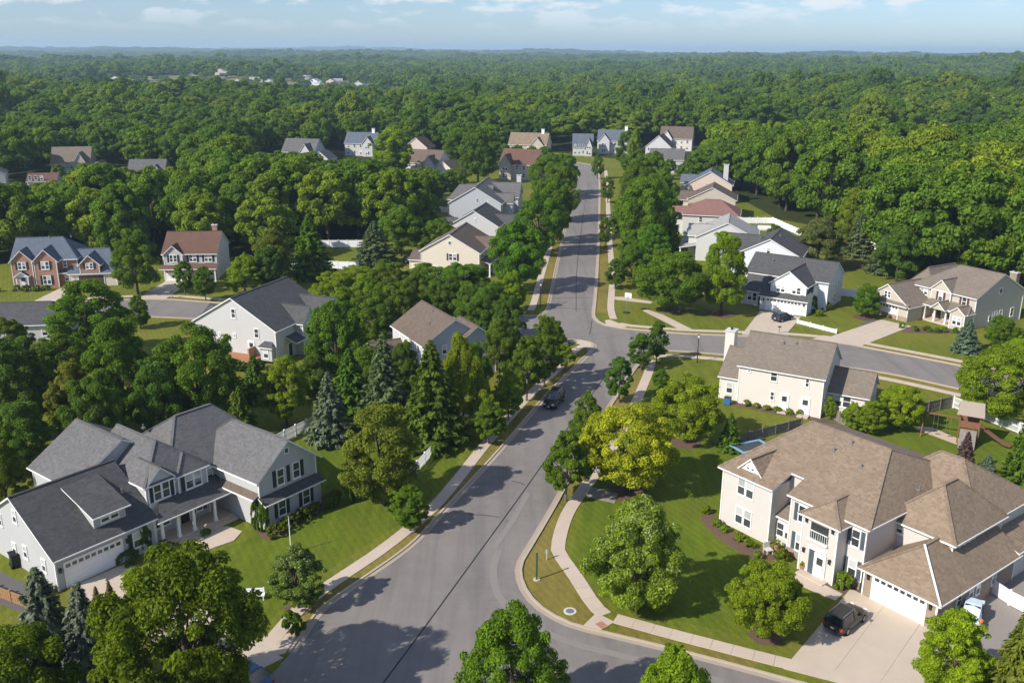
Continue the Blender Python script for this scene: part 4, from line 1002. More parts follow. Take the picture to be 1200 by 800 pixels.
# ------------------------------------------------------------------ far houses
def far_house(label, O, A, w, d, wall, roof, ze=5.6, zr=9.2, wing=1, chim=False, axis='x', wing_side=1):
    h = House(label, O, A, wall, roof, detail=0)
    h.gable(0, w, 0, d, ze, zr, axis, 0, 0)
    x = w * (0.62 if wing_side > 0 else 0.05)
    if wing: h.gable(x, x + w * 0.33, -2.2, d * 0.5, ze, zr - 1.4, 'y', 0, 0); h.win('S', -2.2, x + w * 0.165, 3.5, 1.0, 1.5, False, 2, 0.03); h.win('S', -2.2, x + w * 0.165, 0.8, 1.0, 1.5, False, 2, 0.03)
    if wing > 1: h.gable(w - 1, w + 6.5, -1.0, d * 0.7, 3.2, 6.2, 'y', 0, 0); h.garage('S', -1.0, w + 0.8, w + 5.2, 2.2, False)
    for k in range(3):
        u = w * (0.12 + 0.2 * k) if wing_side > 0 else w * (0.5 + 0.18 * k)
        if wing_side < 0 or u < x - 0.7: h.win('S', 0, u, 3.6, 1.0, 1.5); h.win('S', 0, u, 0.8, 1.0, 1.6)
    h.win('W', 0, d / 2, 3.6, 1.0, 1.5); h.win('E', w, d / 2, 3.6, 1.0, 1.5)
    if chim: h.chimney(w * 0.85, d * 0.5, 4, zr + 1.6, 1.3, 1.0, 'trim_white')
    return h
far_house('white house at the left edge of the distant clearing', (-180, 305), 24, 13, 11, 'siding_white', 'roof_midgrey', wing=0, axis='y')
far_house('small low house with a brown roof right of the white one at the left edge', (-160, 308), 12, 9, 7, 'siding_white', 'roof_redbrown', 3.4, 5.6, wing=0)
far_house('grey brown house with several steep gables deep in the left wood', (-166, 338), 12, 13, 11, 'siding_tan', 'roof_taupe', 5.8, 11, wing=2)
far_house('grey roof peeping from the trees in the left wood', (-132, 322), 8, 12, 9, 'siding_grey', 'roof_midgrey', 5.4, 8.6, wing=1)
far_house('white house with wide grey roofs and several gables in the distance left of centre', (-94, 384), -12, 14, 11, 'siding_white', 'roof_midgrey', 5.8, 10.5, wing=2)
far_house('white house with grey roof and end chimney right of the wide grey roofed one', (-75, 422), -8, 14, 11, 'siding_white', 'roof_slate', 5.8, 10, wing=1, chim=True)
far_house('pinkish gabled house in the trees up left of the grey house', (-46, 402), -15, 10, 10, 'siding_rose', 'roof_redbrown', 6, 10, wing=0, axis='y')
far_house('grey and brown roofed house just above the big light grey house', (-40, 352), -20, 13, 11, 'siding_beige', 'roof_umber', 5.4, 9.6, wing=2)
far_house('tan brown house with a gabled end at the top of the street, left', (-2, 420), -14, 17, 11, 'siding_tan', 'roof_brown', 5.8, 10.4, wing=1, chim=True)
far_house('house with a reddish brown roof half behind the verge trees', (-5, 346), -20, 14, 11, 'siding_rose', 'roof_redbrown', 5.8, 10.6, wing=1, wing_side=-1)
far_house('white house with steep side roof at the head of the street', (27, 427), -4, 9, 10, 'siding_white', 'roof_slate', 4.2, 9.4, wing=1)
far_house('bright white two storey house facing down the street, chimney to its right', (39, 438), -10, 15, 11, 'siding_white', 'roof_slate', 6, 10.4, wing=1, chim=True, wing_side=-1)
far_house('white gabled house with dark roof at the top right of the street', (58, 414), -18, 11, 12, 'siding_white', 'roof_charcoal', 5.6, 10.4, wing=0, axis='y')
far_house('tan gabled house with brown roof behind the white one at the top right', (70, 452), -14, 15, 11, 'siding_beige', 'roof_umber', 6, 11, wing=1, wing_side=-1)
far_house('grey roofed house hidden in trees below the top right houses', (53, 366), -12, 13, 11, 'siding_grey', 'roof_midgrey', 5.4, 9, wing=0)

# ------------------------------------------------------------------ tree prototypes
def leaf_mesh(name, C, N, S, tint, mat, aspect=0.62, axis_dir=None, rs=None):
    """one folded rhombus per leaf: C centres, N normals, S sizes, tint per leaf"""
    n = len(C); rs = rs or np.random.RandomState(1)
    N = N / np.maximum(np.linalg.norm(N, axis=1, keepdims=True), 1e-6)
    T = rs.normal(size=(n, 3)) if axis_dir is None else axis_dir + rs.normal(size=(n, 3)) * 0.25
    T -= N * np.sum(T * N, axis=1, keepdims=True); T /= np.maximum(np.linalg.norm(T, axis=1, keepdims=True), 1e-6)
    B = np.cross(N, T); s = S[:, None]
    V = np.empty((n, 4, 3))
    V[:, 0] = C - T * s * 0.5; V[:, 2] = C + T * s * 0.5 - N * s * 0.12
    V[:, 1] = C + B * s * 0.5 * aspect + N * s * 0.10; V[:, 3] = C - B * s * 0.5 * aspect + N * s * 0.10
    me = bpy.data.meshes.new(name)
    me.vertices.add(n * 4); me.vertices.foreach_set('co', V.reshape(-1).astype(np.float32))
    me.loops.add(n * 4); me.loops.foreach_set('vertex_index', np.arange(n * 4, dtype=np.int32))
    me.polygons.add(n); me.polygons.foreach_set('loop_start', np.arange(n, dtype=np.int32) * 4)
    me.polygons.foreach_set('loop_total', np.full(n, 4, dtype=np.int32))
    at = me.attributes.new('tint', 'FLOAT', 'FACE'); at.data.foreach_set('value', tint.astype(np.float32))
    me.materials.append(MATS[mat]); me.update(); me.validate()
    return me

def unit(rs, n):
    v = rs.normal(size=(n, 3)); return v / np.linalg.norm(v, axis=1, keepdims=True)

ASP = {'round': 1.75, 'irregular': 2.0, 'oval': 2.7, 'tear': 2.3, 'wood': 1.7, 'shrub': 1.15, 'far': 1.5, 'spruce': 3.1}
def crown(name, seed, shape, nclump, nleaf, size, mat='leaf', flower=0.0, asp=None, crad=(0.10, 0.21)):
    """broadleaf crown of unit radius and height asp standing on z = 0"""
    asp = asp or ASP[shape]
    rs = np.random.RandomState(seed)
    pts = []; rad = []
    lobes = unit(rs, 7); lamp = rs.uniform(-0.16, 0.2, 7)
    while len(pts) < nclump:
        d = unit(rs, 1)[0]
        zz = (d[2] + 1) / 2                              # 0 bottom .. 1 top
        if shape == 'tear': prof = math.sin(math.pi * min(1, zz * 0.93 + 0.05)) ** 0.6 * (1.22 - 0.72 * zz)
        elif shape == 'oval': prof = math.sin(math.pi * min(1, zz * 0.92 + 0.06)) ** 0.55 * (1.08 - 0.35 * zz)
        elif shape == 'round': prof = math.sin(math.pi * min(1, zz * 0.9 + 0.08)) ** 0.5 * (1.04 - 0.18 * abs(zz - 0.45))
        else: prof = math.sin(math.pi * min(1, zz * 0.9 + 0.08)) ** 0.55 * (1.06 - 0.4 * zz)
        prof = min(prof, 1.02)
        bump = 1 + sum(a * max(0, float(np.dot(d, l))) ** 3 for a, l in zip(lamp, lobes))
        if shape == 'irregular': bump *= rs.uniform(0.82, 1.12)
        k = rs.uniform(0.30, 0.98) ** 0.5
        a = math.atan2(d[1], d[0])
        r = prof * bump * k
        pts.append((r * math.cos(a) * 0.9, r * math.sin(a) * 0.9, asp * (0.06 + 0.86 * (0.5 + (zz - 0.5) * (0.55 + 0.45 * k)) * (0.94 + 0.06 * bump))))
        if mat == 'leaf' and rs.rand() < 0.24:
            q = pts[-1]; e_ = rs.uniform(1.05, 1.22); pts[-1] = (q[0] * e_, q[1] * e_, q[2] * (1 + 0.4 * (e_ - 1))); rad.append(rs.uniform(0.07, 0.12))
        else: rad.append(rs.uniform(*crad))
    pts = np.array(pts); rad = np.array(rad)
    ci = rs.choice(nclump, nleaf, p=rad ** 2 / np.sum(rad ** 2))
    d = unit(rs, nleaf); out = pts[ci].copy(); out[:, 2] = pts[ci][:, 2] - 0.4 * asp
    out /= np.maximum(np.linalg.norm(out, axis=1, keepdims=True), 1e-6)
    d = d + out * 0.35 + np.array([0, 0, 0.3]); d /= np.linalg.norm(d, axis=1, keepdims=True)
    rr = rad[ci] * (0.5 + 0.62 * rs.rand(nleaf) ** 0.8)
    C = pts[ci] + d * rr[:, None] * np.array([1, 1, 0.72])
    N = d * 0.75 + np.array([0, 0, 0.35]) + rs.normal(size=(nleaf, 3)) * 0.42
    S = size * rs.uniform(0.5, 1.45, nleaf)
    ct = rs.uniform(0.78, 1.22, nclump)
    tint = ct[ci] * rs.uniform(0.72, 1.3, nleaf)
    if flower > 0:
        msk = (rs.rand(nleaf) < flower * np.clip(C[:, 2] / asp * 1.6 - 0.3, 0, 1)) & (rr > rad[ci] * 0.8)
        tint[msk] = rs.uniform(3.2, 5.5, msk.sum())
    return leaf_mesh(name, C, N, S, tint, mat, rs=rs), pts * np.array([1, 1, 1 / asp])

def trunk_mesh(name, pts, seed, frac=0.26, mat='bark', r=0.045, nl=9):
    """trunk with limbs in the same unit space: crown occupies z frac..1"""
    rs = np.random.RandomState(seed); m = MB()
    top = 0.72
    ax = [(0, 0, 0), (rs.uniform(-.02, .02), rs.uniform(-.02, .02), frac), (rs.uniform(-.04, .04), rs.uniform(-.04, .04), 0.5), (0, 0, top)]
    m.tube(ax, [r * 1.35, r * 0.95, r * 0.6, r * 0.15], 8)
    for k in range(nl):
        q = pts[rs.randint(0, len(pts))]; z0 = frac * rs.uniform(0.75, 1.5)
        e = (q[0] * 0.8, q[1] * 0.8, frac + q[2] * (1 - frac) * 0.92)
        if e[2] < z0 + 0.05: continue
        mid = (e[0] * 0.45, e[1] * 0.45, z0 + (e[2] - z0) * 0.6)
        m.tube([(0, 0, z0), mid, e], [r * 0.5, r * 0.32, r * 0.08], 5, cap=False)
    return m.mesh(name, mat, True)

def conifer(name, seed, nwhorl, nbr, nsp, size, mat='leaf', dense=1.0):
    """spruce of unit radius and height 3.1"""
    asp = ASP['spruce']
    rs = np.random.RandomState(seed); C = []; N = []; T = []; S = []; ti = []
    for i in range(nwhorl):
        z = 0.05 + 0.93 * (i / (nwhorl - 1)) ** 0.92
        rad = (1 - z) ** 0.85 * rs.uniform(0.9, 1.08) + 0.03
        k = max(4, int(nbr * (0.55 + 0.6 * (1 - z)))); a0 = rs.uniform(0, 6.28)
        for b in range(k):
            a = a0 + 6.2832 * b / k + rs.normal() * 0.12; L_ = rad * rs.uniform(0.78, 1.1); bt = rs.uniform(0.75, 1.25)
            n = max(8, int(nsp * (0.35 + L_)))
            t_ = rs.rand(n) ** 0.7; side = rs.normal(size=n) * 0.20 * (1.15 - t_) * L_
            dx, dy = math.cos(a), math.sin(a)
            zz = asp * (z + 0.02) - 0.34 * L_ * t_ + 0.22 * L_ * t_ ** 2.5 + rs.normal(size=n) * 0.022 - np.abs(side) * 0.25
            c = np.stack([dx * t_ * L_ - dy * side, dy * t_ * L_ + dx * side, zz], 1)
            C.append(c); N.append(np.tile([dx * 0.35, dy * 0.35, 0.85], (n, 1)) + rs.normal(size=(n, 3)) * 0.3)
            sg = np.sign(side)[:, None]
            T.append(np.tile([dx, dy, -0.06], (n, 1)) + sg * np.array([-dy, dx, -0.05]) * 0.6)
            S.append(size * rs.uniform(0.7, 1.25, n) * (0.65 + 0.5 * L_)); ti.append(np.full(n, bt) * rs.uniform(0.8, 1.2, n) * (0.85 + 0.3 * t_))
    C, N, T, S, ti = (np.concatenate(q) for q in (C, N, T, S, ti))
    return leaf_mesh(name, C, N, S, ti, mat, 0.42, T, rs)

PROTO = {}
def add_proto(k, shape, seeds, nclump, nleaf, size, mat='leaf', flower=0.0, bark='bark', frac=0.26, r=0.045):
    PROTO[k] = []
    for sd in seeds:
        c, p = crown('crown', sd, shape, nclump, nleaf, size, mat, flower)
        PROTO[k].append((c, trunk_mesh('trunk', p, sd, frac, bark, r), frac, ASP[shape]))
add_proto('round', 'round', (1, 2, 10), 170, 56000, 0.044)
add_proto('irregular', 'irregular', (3, 4, 11), 150, 52000, 0.045)
add_proto('oval', 'oval', (5, 12), 160, 48000, 0.051)
add_proto('tear', 'tear', (6, 7, 13), 140, 42000, 0.056, bark='bark_grey')
add_proto('flower', 'tear', (8,), 140, 42000, 0.056, flower=0.16)
add_proto('pale', 'irregular', (9,), 150, 52000, 0.045, flower=0.14)
PROTO['spruce'] = [(conifer('crown', sd, 22, 10, 60, 0.17), MB().tube([(0, 0, 0), (0, 0, 0.95)], [0.05, 0.008], 7).mesh('trunk', 'bark', True), 0.0, ASP['spruce']) for sd in (21, 22, 23)]
add_proto('wood', 'round', (31, 32), 105, 19000, 0.074, 'leaf_wood', frac=0.22)
PROTO['wood'] += [(crown('crown', sd, sh, 100, 19000, 0.074, 'leaf_wood', asp=ASP['wood'])[0], PROTO['wood'][0][1], 0.22, ASP['wood']) for sd, sh in ((33, 'irregular'), (34, 'oval'), (35, 'irregular'))]
PROTO['wood'] = [(a_, b_, c_, ASP['wood']) if i_ > 1 else (a_, b_, c_, ASP['round']) for i_, (a_, b_, c_, d_) in enumerate(PROTO['wood'])]
PROTO['shrub'] = []
for sd in (41, 42):
    c, p = crown('foliage', sd, 'round', 44, 3600, 0.14, asp=ASP['shrub'])
    PROTO['shrub'].append((c, None, 0.0, ASP['shrub']))

TINT = {'g': (0.116, 0.195, 0.012), 'g2': (0.107, 0.205, 0.012), 'dk': (0.100, 0.175, 0.017), 'yg': (0.192, 0.271, 0.012), 'yg2': (0.124, 0.156, 0.006),
        'yg3': (0.223, 0.304, 0.012), 'yel': (0.330, 0.385, 0.016), 'olive': (0.158, 0.192, 0.017), 'blue': (0.153, 0.199, 0.127), 'lt': (0.137, 0.182, 0.071),
        'rust': (0.228, 0.132, 0.054), 'purple': (0.130, 0.096, 0.084), 'rustg': (0.139, 0.168, 0.042), 'flower': (0.140, 0.215, 0.026), 'pale': (0.195, 0.271, 0.021)}

def grow(name, x, y, h, r, kind, tint, label, cat='tree', group=None, rnd=None):
    rnd = rnd or random
    if kind == 'spruce': r *= 1.18
    if kind in PROTO and tint in ('flower', 'pale'): kind = tint
    cm, tm, fr, asp = rnd.choice(PROTO[kind])
    root = empty(name, (x, y, 0), rnd.uniform(0, 6.28)); tag(root, label, cat, group)
    z0 = h * 0.14 if kind == 'wood' else h * {'pale': 0.02, 'irregular': 0.07, 'round': 0.12, 'oval': 0.10, 'tear': 0.14, 'flower': 0.10}.get(kind, 0.0)
    c = link('crown', cm, root, (0, 0, z0)); c.scale = (r * 1.1, r * 1.1, (h - z0) * 1.04 / asp)
    c.color = (*(v * rnd.uniform(0.92, 1.08) for v in TINT[tint]), 1) if tint else (1, 1, 1, 1)
    if tm:
        t_ = link('trunk', tm, root); w = min(r, h * 0.42) ; t_.scale = (w, w, h)
    return root

random.seed(77)
NAMES = {'spruce': 'spruce_tree', 'tear': 'street_tree', 'round': 'maple_tree', 'irregular': 'broadleaf_tree', 'oval': 'slender_tree'}
TREES = [
(-22.2, 54.2, 13.9, 5.1, 'round', 'yg2', 'huge olive green maple in the bottom left corner hiding the white house driveway'),
(-32.8, 56.4, 10.4, 3.0, 'spruce', 'blue', 'blue green spruce beside the wooden fence at bottom left, left of its twin'),
(-29.3, 55.0, 10.1, 2.6, 'spruce', 'blue', 'blue green spruce in front of the white double garage, right of its twin'),
(-33.0, 64.7, 4.1, 0.8, 'spruce', 'rust', 'small rusty dwarf conifer left of a second one by the garage driveway'),
(-32.1, 65.1, 4.4, 0.8, 'spruce', 'rust', 'small rusty dwarf conifer at the right end of the garage driveway bed'),
(-32.7, 51.8, 8.9, 3.9, 'round', 'yg2', 'leafy green tree cut off by the bottom left corner'),
(-17.9, 68.4, 6.1, 2.4, 'tear', 'flower', 'small round lawn tree with white blossom by the flagpole'),
(-9.9, 81.7, 5.2, 2.0, 'tear', 'g', 'small round street tree on the left verge nearest the junction'),
(-13.2, 87.1, 11.2, 4.5, 'irregular', 'olive', 'large olive green tree on the lawn of the grey roofed white house'),
(-21.7, 103.3, 8.5, 2.6, 'spruce', 'blue', 'silvery blue spruce at the end of the backyard fence'),
(-28.1, 108.0, 9.6, 2.9, 'oval', 'yg', 'yellow green slender tree behind the grey roofed white house'),
(-15.5, 106.0, 12.1, 3.3, 'spruce', 'lt', 'tall pale green spruce in the middle of the backyard spruces'),
(-9.5, 103.0, 12.3, 3.8, 'spruce', 'dk', 'tall dark spruce next to the white street side fence'),
(-6.0, 106.9, 12.9, 2.9, 'irregular', 'yg', 'bright green tree in front of the grey gable end of the brown roofed house'),
(-20.4, 110.4, 9.1, 3.2, 'spruce', 'dk', 'dark spruce behind the silvery blue spruce'),
(-24.2, 122.0, 12.9, 4.1, 'round', 'g2', 'big round green tree beside the white gabled house with the brick terrace'),
(-2.7, 103.0, 5.8, 2.1, 'tear', 'g', 'street tree on the left verge throwing its shadow across the road below the parked car'),
(-0.4, 110.4, 7.2, 2.0, 'tear', 'yg', 'loose yellowish green tree on the left verge by the white picket fence'),
(2.0, 117.4, 9.4, 2.7, 'tear', 'g', 'dark street tree on the left verge just left of the driving car'),
(4.6, 123.4, 10.5, 2.6, 'tear', 'g', 'dark street tree on the left verge behind the driving car'),
(7.8, 130.1, 4.2, 1.6, 'tear', 'yg', 'small sapling on the left verge nearest the crossroads'),
(14.4, 116.9, 6.9, 2.0, 'tear', 'dk', 'dark teardrop street tree on the right verge between the crossroads and the yellow maple'),
(19.1, 130.3, 6.0, 2.1, 'tear', 'dk', 'dark street tree at the near right corner of the crossroads, left of a pair'),
(21.9, 133.9, 6.7, 1.8, 'tear', 'dk', 'dark street tree at the near right corner of the crossroads, right of a pair'),
(8.3, 96.4, 9.3, 2.2, 'oval', 'g', 'upright green street tree on the right verge left of the yellow maple'),
(5.7, 88.2, 8.1, 2.5, 'tear', 'g', 'dark green street tree on the right verge left of the yellow maple, nearer one'),
(12.4, 90.3, 10.2, 4.8, 'round', 'yel', 'golden yellow maple on the right lawn'),
(21.0, 103.6, 8.6, 3.9, 'round', 'yg3', 'lime green maple between the golden maple and the beige rear house'),
(20.8, 122.6, 2.9, 1.2, 'oval', 'g', 'tiny round tree behind the golden maple near the sidewalk'),
(25.8, 101.6, 4.5, 1.3, 'spruce', 'dk', 'small dark conifer beside the blue trampoline'),
(10.6, 68.7, 10.3, 4.1, 'irregular', 'pale', 'large whitish leaved tree on the corner lawn of the tan house'),
(20.6, 64.8, 6.6, 2.9, 'round', 'yg', 'round green tree on the lawn left of the tan house driveway'),
(-0.0, 52.6, 10.2, 3.2, 'round', 'g', 'round green tree at the bottom centre edge on the junction'),
(10.8, 51.3, 8.5, 2.7, 'irregular', 'yg', 'leafy treetop at the bottom edge right of centre'),
(31.7, 56.6, 8.1, 2.6, 'oval', 'yg3', 'bright green tree beside the white garage at the bottom right'),
(34.9, 54.4, 9.2, 2.1, 'spruce', 'olive', 'dense dark green evergreen in the bottom right corner'),
(54.6, 90.8, 8.8, 2.2, 'spruce', 'dk', 'dark evergreen at the right edge by the brick patio'),
(51.5, 92.2, 3.6, 1.5, 'spruce', 'blue', 'pale blue green dwarf spruce behind the tan house'),
(50.5, 95.2, 4.9, 1.3, 'spruce', 'purple', 'dark purplish conifer in front of the wooden playset'),
(61.9, 110.9, 9.9, 4.7, 'round', 'yg', 'large green tree at the right edge beside the crossing street'),
(42.3, 107.3, 3.9, 1.5, 'irregular', 'yg', 'bushy green shrub tree behind the tan house, left of three'),
(44.4, 106.8, 4.3, 2.1, 'irregular', 'yg', 'bushy lime shrub tree behind the tan house, middle of three'),
(48.6, 108.5, 5.7, 2.8, 'round', 'yg3', 'lime shrub tree by the low wing of the beige house, right of three'),
(40.7, 111.2, 3.3, 0.8, 'oval', 'yg', 'slim upright bush at the corner of the beige rear house'),
(37.6, 161.6, 14.9, 4.5, 'irregular', 'yg', 'tall bright green tree in front of the dark roofed white houses'),
(28.9, 163.7, 11.2, 6.2, 'round', 'g', 'broad green tree on the corner lawn with the statue'),
(20.4, 179.5, 6.4, 2.4, 'tear', 'dk', 'small dark tree beside the corner lawn path'),
(25.4, 198.6, 7.5, 2.8, 'tear', 'g', 'round green tree behind the small dark tree on the right verge'),
(22.3, 220.7, 7.8, 1.8, 'tear', 'g', 'thin street tree on the right verge up the main road'),
(36.6, 211.3, 10.7, 2.3, 'spruce', 'g', 'slim conifer in front of the light grey house'),
(62.9, 159.8, 6.2, 2.6, 'irregular', 'g', 'small lawn tree left of the tan house garage at upper right'),
(71.7, 140.2, 5.2, 2.0, 'spruce', 'blue', 'small blue spruce in front of the tan house at upper right'),
(77.9, 142.0, 5.4, 2.2, 'round', 'g', 'round green tree in front of the tan side wall at the right edge'),
(66.1, 197.9, 11.6, 5.7, 'irregular', 'rustg', 'dark reddish green tree behind the white house with the parked car'),
(1.3, 177.0, 14.1, 5.6, 'round', 'g2', 'big green tree on the left verge in front of the cream house'),
(0.1, 162.0, 7.6, 2.6, 'irregular', 'yg', 'small yellowish tree below the big verge tree by the crossing street'),
(6.2, 210.6, 14.5, 5.4, 'round', 'g2', 'big green verge tree, second up the main road from the crossing'),
(-64.0, 134.6, 12.3, 6.0, 'irregular', 'g', 'large green tree in front of the brick house'),
(-57.2, 107.6, 11.4, 3.8, 'oval', 'dk', 'tall dark tree left of the ones behind the grey roofed house'),
(-59.8, 103.6, 13.2, 4.4, 'irregular', 'dk', 'tall dark tree at the left edge behind the grey roofed house'),
(-47.6, 106.4, 14.6, 4.3, 'irregular', 'g', 'tall leafy green tree behind the garage roof of the white house'),
(-38.3, 106.5, 13.7, 5.0, 'round', 'g', 'big green maple left of the white gabled house'),
(-51.7, 102.4, 10.7, 2.8, 'oval', 'olive', 'olive tree standing behind the long garage roof'),
(-51.1, 85.2, 8.0, 2.6, 'irregular', 'yg2', 'yellow green bushy tree at the left edge by the garage gable'),
(-71.9, 173.5, 12.8, 4.5, 'irregular', 'g', 'tall green tree between the brick house and the red brown roof'),
(-63.0, 173.7, 6.9, 2.1, 'tear', 'g', 'small round tree left of its twin before the red brown roofed house'),
(-57.6, 169.3, 6.9, 2.2, 'tear', 'g', 'small round tree right of its twin before the red brown roofed house'),
(-62.7, 150.6, 5.9, 1.9, 'irregular', 'g', 'small wispy tree at the kerb of the left side street'),
(-51.4, 173.9, 7.5, 3.9, 'irregular', 'yg', 'bright bushy tree right of the red brown roofed house'),
(-47.5, 180.8, 11.5, 4.4, 'irregular', 'olive', 'leafy tree behind the white gabled house'),
(-41.7, 188.3, 12.5, 4.2, 'spruce', 'g', 'conical green tree at the left end of the white back fence'),
(-29.7, 174.4, 5.5, 4.3, 'round', 'yg', 'bushy green tree in the row behind the white gabled house, left'),
(-23.1, 168.1, 8.1, 4.1, 'round', 'g', 'bushy green tree in the row between two brown roofs, left'),
(-16.3, 171.4, 6.6, 4.8, 'round', 'g', 'bushy green tree in the row between two brown roofs, middle'),
(-8.7, 166.6, 8.1, 4.7, 'round', 'g2', 'bushy green tree in the row between two brown roofs, right'),
(-31.6, 162.0, 7.4, 4.0, 'round', 'yg', 'light green bushy tree right of the white gabled house roof'),
(-4.2, 144.3, 9.4, 3.6, 'irregular', 'dk', 'dark green tree right of the brown roofed house below'),
(-0.7, 137.7, 9.6, 2.6, 'irregular', 'dk', 'dark green tree between the brown roofed house and the crossroads'),
(-25.6, 209.8, 11.8, 5.8, 'irregular', 'g', 'green tree left of the cream gabled house'),
(-30.2, 200.7, 9.1, 4.5, 'spruce', 'lt', 'grey green conifer left of the cream gabled house'),
(12.8, 255.7, 16.3, 5.1, 'round', 'g', 'big green verge tree, third up the main road'),
(9.9, 225.6, 16.6, 4.6, 'round', 'g2', 'big green verge tree, between the second and third'),
(29.8, 211.1, 18.6, 5.8, 'round', 'g', 'big green tree on the right side of the main road, middle'),
(33.3, 249.7, 18.2, 5.5, 'irregular', 'g', 'big green tree on the right side of the main road, farthest'),
(35.6, 226.3, 14.6, 5.0, 'irregular', 'g2', 'big green tree before the red roofed house'),
(26.8, 226.1, 11.5, 3.1, 'tear', 'g', 'small verge tree up the main road on the right'),
(-42.9, 338.7, 19.9, 7.6, 'oval', 'yg3', 'tall yellow green tree by the far white fence'),
(46.0, 378.2, 15.4, 4.8, 'round', 'g', 'round tree in front of the far white house'),
(46.1, 359.3, 17.6, 2.9, 'oval', 'yg', 'narrow bright tree beside the far chimney'),
(-12.4, 333.0, 19.3, 6.6, 'round', 'g', 'big tree behind the grey roofed house with the chimney'),
(-20.5, 369.9, 16.4, 6.7, 'irregular', 'g2', 'big tree left of the grey roofed house with the chimney'),
(79.2, 187.2, 12.1, 4.9, 'irregular', 'dk', 'dark tree behind the grassy backyard at the right'),
(79.5, 194.9, 9.2, 3.6, 'spruce', 'lt', 'pale conifer at the backyard edge before the right wood'),
(80.1, 212.3, 9.9, 3.5, 'spruce', 'lt', 'conifer behind the white backyard fence at the right'),
(83.3, 224.3, 14.1, 5.0, 'irregular', 'yg', 'yellow green conical tree behind the orange garden bed'),
(-74.3, 130.4, 7.6, 3.8, 'irregular', 'g', 'leafy tree at the left edge beside the dark grey roof'),
(-65.0, 116.4, 9.0, 3.8, 'irregular', 'dk', 'dark tree at the left edge above the grey garage roof'),
(-61.6, 121.4, 8.3, 3.5, 'irregular', 'g', 'green tree in the left thicket below the side street'),
(-46.3, 96.5, 10.8, 3.2, 'round', 'dk', 'dark round tree just behind the long garage roof ridge'),
(-41.8, 102.5, 10.8, 3.4, 'irregular', 'dk', 'dark tree between two maples behind the white house'),
(-52.9, 93.1, 9.0, 3.3, 'irregular', 'dk', 'dark leafy tree left of the garage gable peak'),
(-32.1, 102.7, 7.0, 2.0, 'spruce', 'dk', 'small dark conifer behind the hip roof of the white house'),
(-34.3, 116.9, 6.2, 2.0, 'spruce', 'dk', 'small dark conifer below the red brick terrace'),
(-26.3, 117.0, 6.6, 2.3, 'irregular', 'dk', 'dark understory tree beside the big round green tree'),
(-19.5, 117.1, 7.8, 3.0, 'irregular', 'g', 'green tree between the round tree and the pale spruce'),
(-14.3, 117.1, 8.4, 2.3, 'irregular', 'dk', 'dark tree left of the brown roofed house wall'),
(-1.8, 124.1, 10.0, 2.6, 'irregular', 'g', 'green tree right of the brown roofed house porch'),
(-5.1, 117.3, 8.4, 2.5, 'irregular', 'dk', 'dark tree below the grey gable end'),
(5.9, 135.7, 6.8, 2.3, 'tear', 'g', 'street tree at the left corner of the crossroads'),
(-16.8, 210.0, 8.9, 4.3, 'round', 'g', 'green tree right behind the cream gabled house'),
(-23.9, 244.3, 9.7, 4.5, 'round', 'g', 'green tree left of the bright white gabled house'),
(10.6, 294.1, 14.6, 5.3, 'round', 'g', 'tall tree left of the main road near its far end'),
(17.2, 307.2, 13.3, 4.5, 'round', 'g2', 'verge tree left of the main road near its far end'),
(31.2, 346.3, 9.3, 2.5, 'tear', 'g', 'small verge tree at the right of the far road bend'),
(29.5, 289.5, 8.7, 2.4, 'tear', 'g', 'small verge tree on the right far up the road'),
(41.9, 286.6, 16.1, 5.7, 'round', 'g', 'tree right of the far road among others'),
(40.8, 253.8, 14.4, 5.1, 'irregular', 'g', 'tree in front of the brown roofed tan house'),
(24.4, 186.0, 8.0, 3.1, 'irregular', 'g', 'leafy tree right of the small dark tree by the corner path'),
(29.9, 193.8, 10.6, 3.6, 'irregular', 'g2', 'green tree in front of the porch of the pale grey house'),
(60.2, 211.9, 7.5, 2.4, 'irregular', 'g', 'small tree behind the dark roofed white house'),
(90.3, 196.8, 14.4, 6.2, 'irregular', 'g', 'broad tree directly behind the tan house roof at the right'),
(97.0, 187.5, 18.5, 6.9, 'irregular', 'g2', 'broad tall tree behind the right end of the tan house roof'),
(101.2, 180.4, 18.7, 6.0, 'round', 'yg', 'tall tree at the right edge behind the tan house'),
(91.1, 212.6, 14.8, 5.9, 'round', 'g', 'tall tree at the front of the right wood'),
(80.8, 140.3, 3.8, 2.4, 'irregular', 'g', 'bushy tree at the right edge below the tan side wall'),
(73.8, 128.8, 5.9, 3.2, 'irregular', 'yg', 'bright bushy tree at the right edge above the crossing street'),
(-22.0, 143.1, 8.8, 3.7, 'round', 'g', 'green tree between the white gabled house and the brown roofed house, front'),
(-27.4, 146.3, 8.7, 3.3, 'irregular', 'yg', 'light green tree just right of the white gabled house'),
(-19.2, 151.9, 8.0, 3.5, 'round', 'g', 'green tree behind the left end of the brown roof'),
(-25.5, 157.0, 8.0, 3.3, 'irregular', 'yg', 'yellowish green tree screening the side street'),
(-11.9, 156.2, 7.8, 3.5, 'round', 'dk', 'dark tree screening the side street above the brown roof'),
(-7.2, 151.1, 8.3, 3.2, 'irregular', 'g', 'green tree screening the side street right of the brown roof ridge'),
(-16.9, 161.7, 7.5, 3.4, 'round', 'g', 'round tree above the brown roof ridge'),
(-3.0, 156.4, 7.0, 2.7, 'irregular', 'g', 'leafy tree at the mouth of the left side street'),
(-34.5, 143.8, 6.8, 2.2, 'irregular', 'g', 'small green tree touching the front of the white gabled house'),
]
for x, y, h_, r_, k, tnt, lab in TREES:
    grow(NAMES[k], x, y, h_, r_, k, tnt, lab)

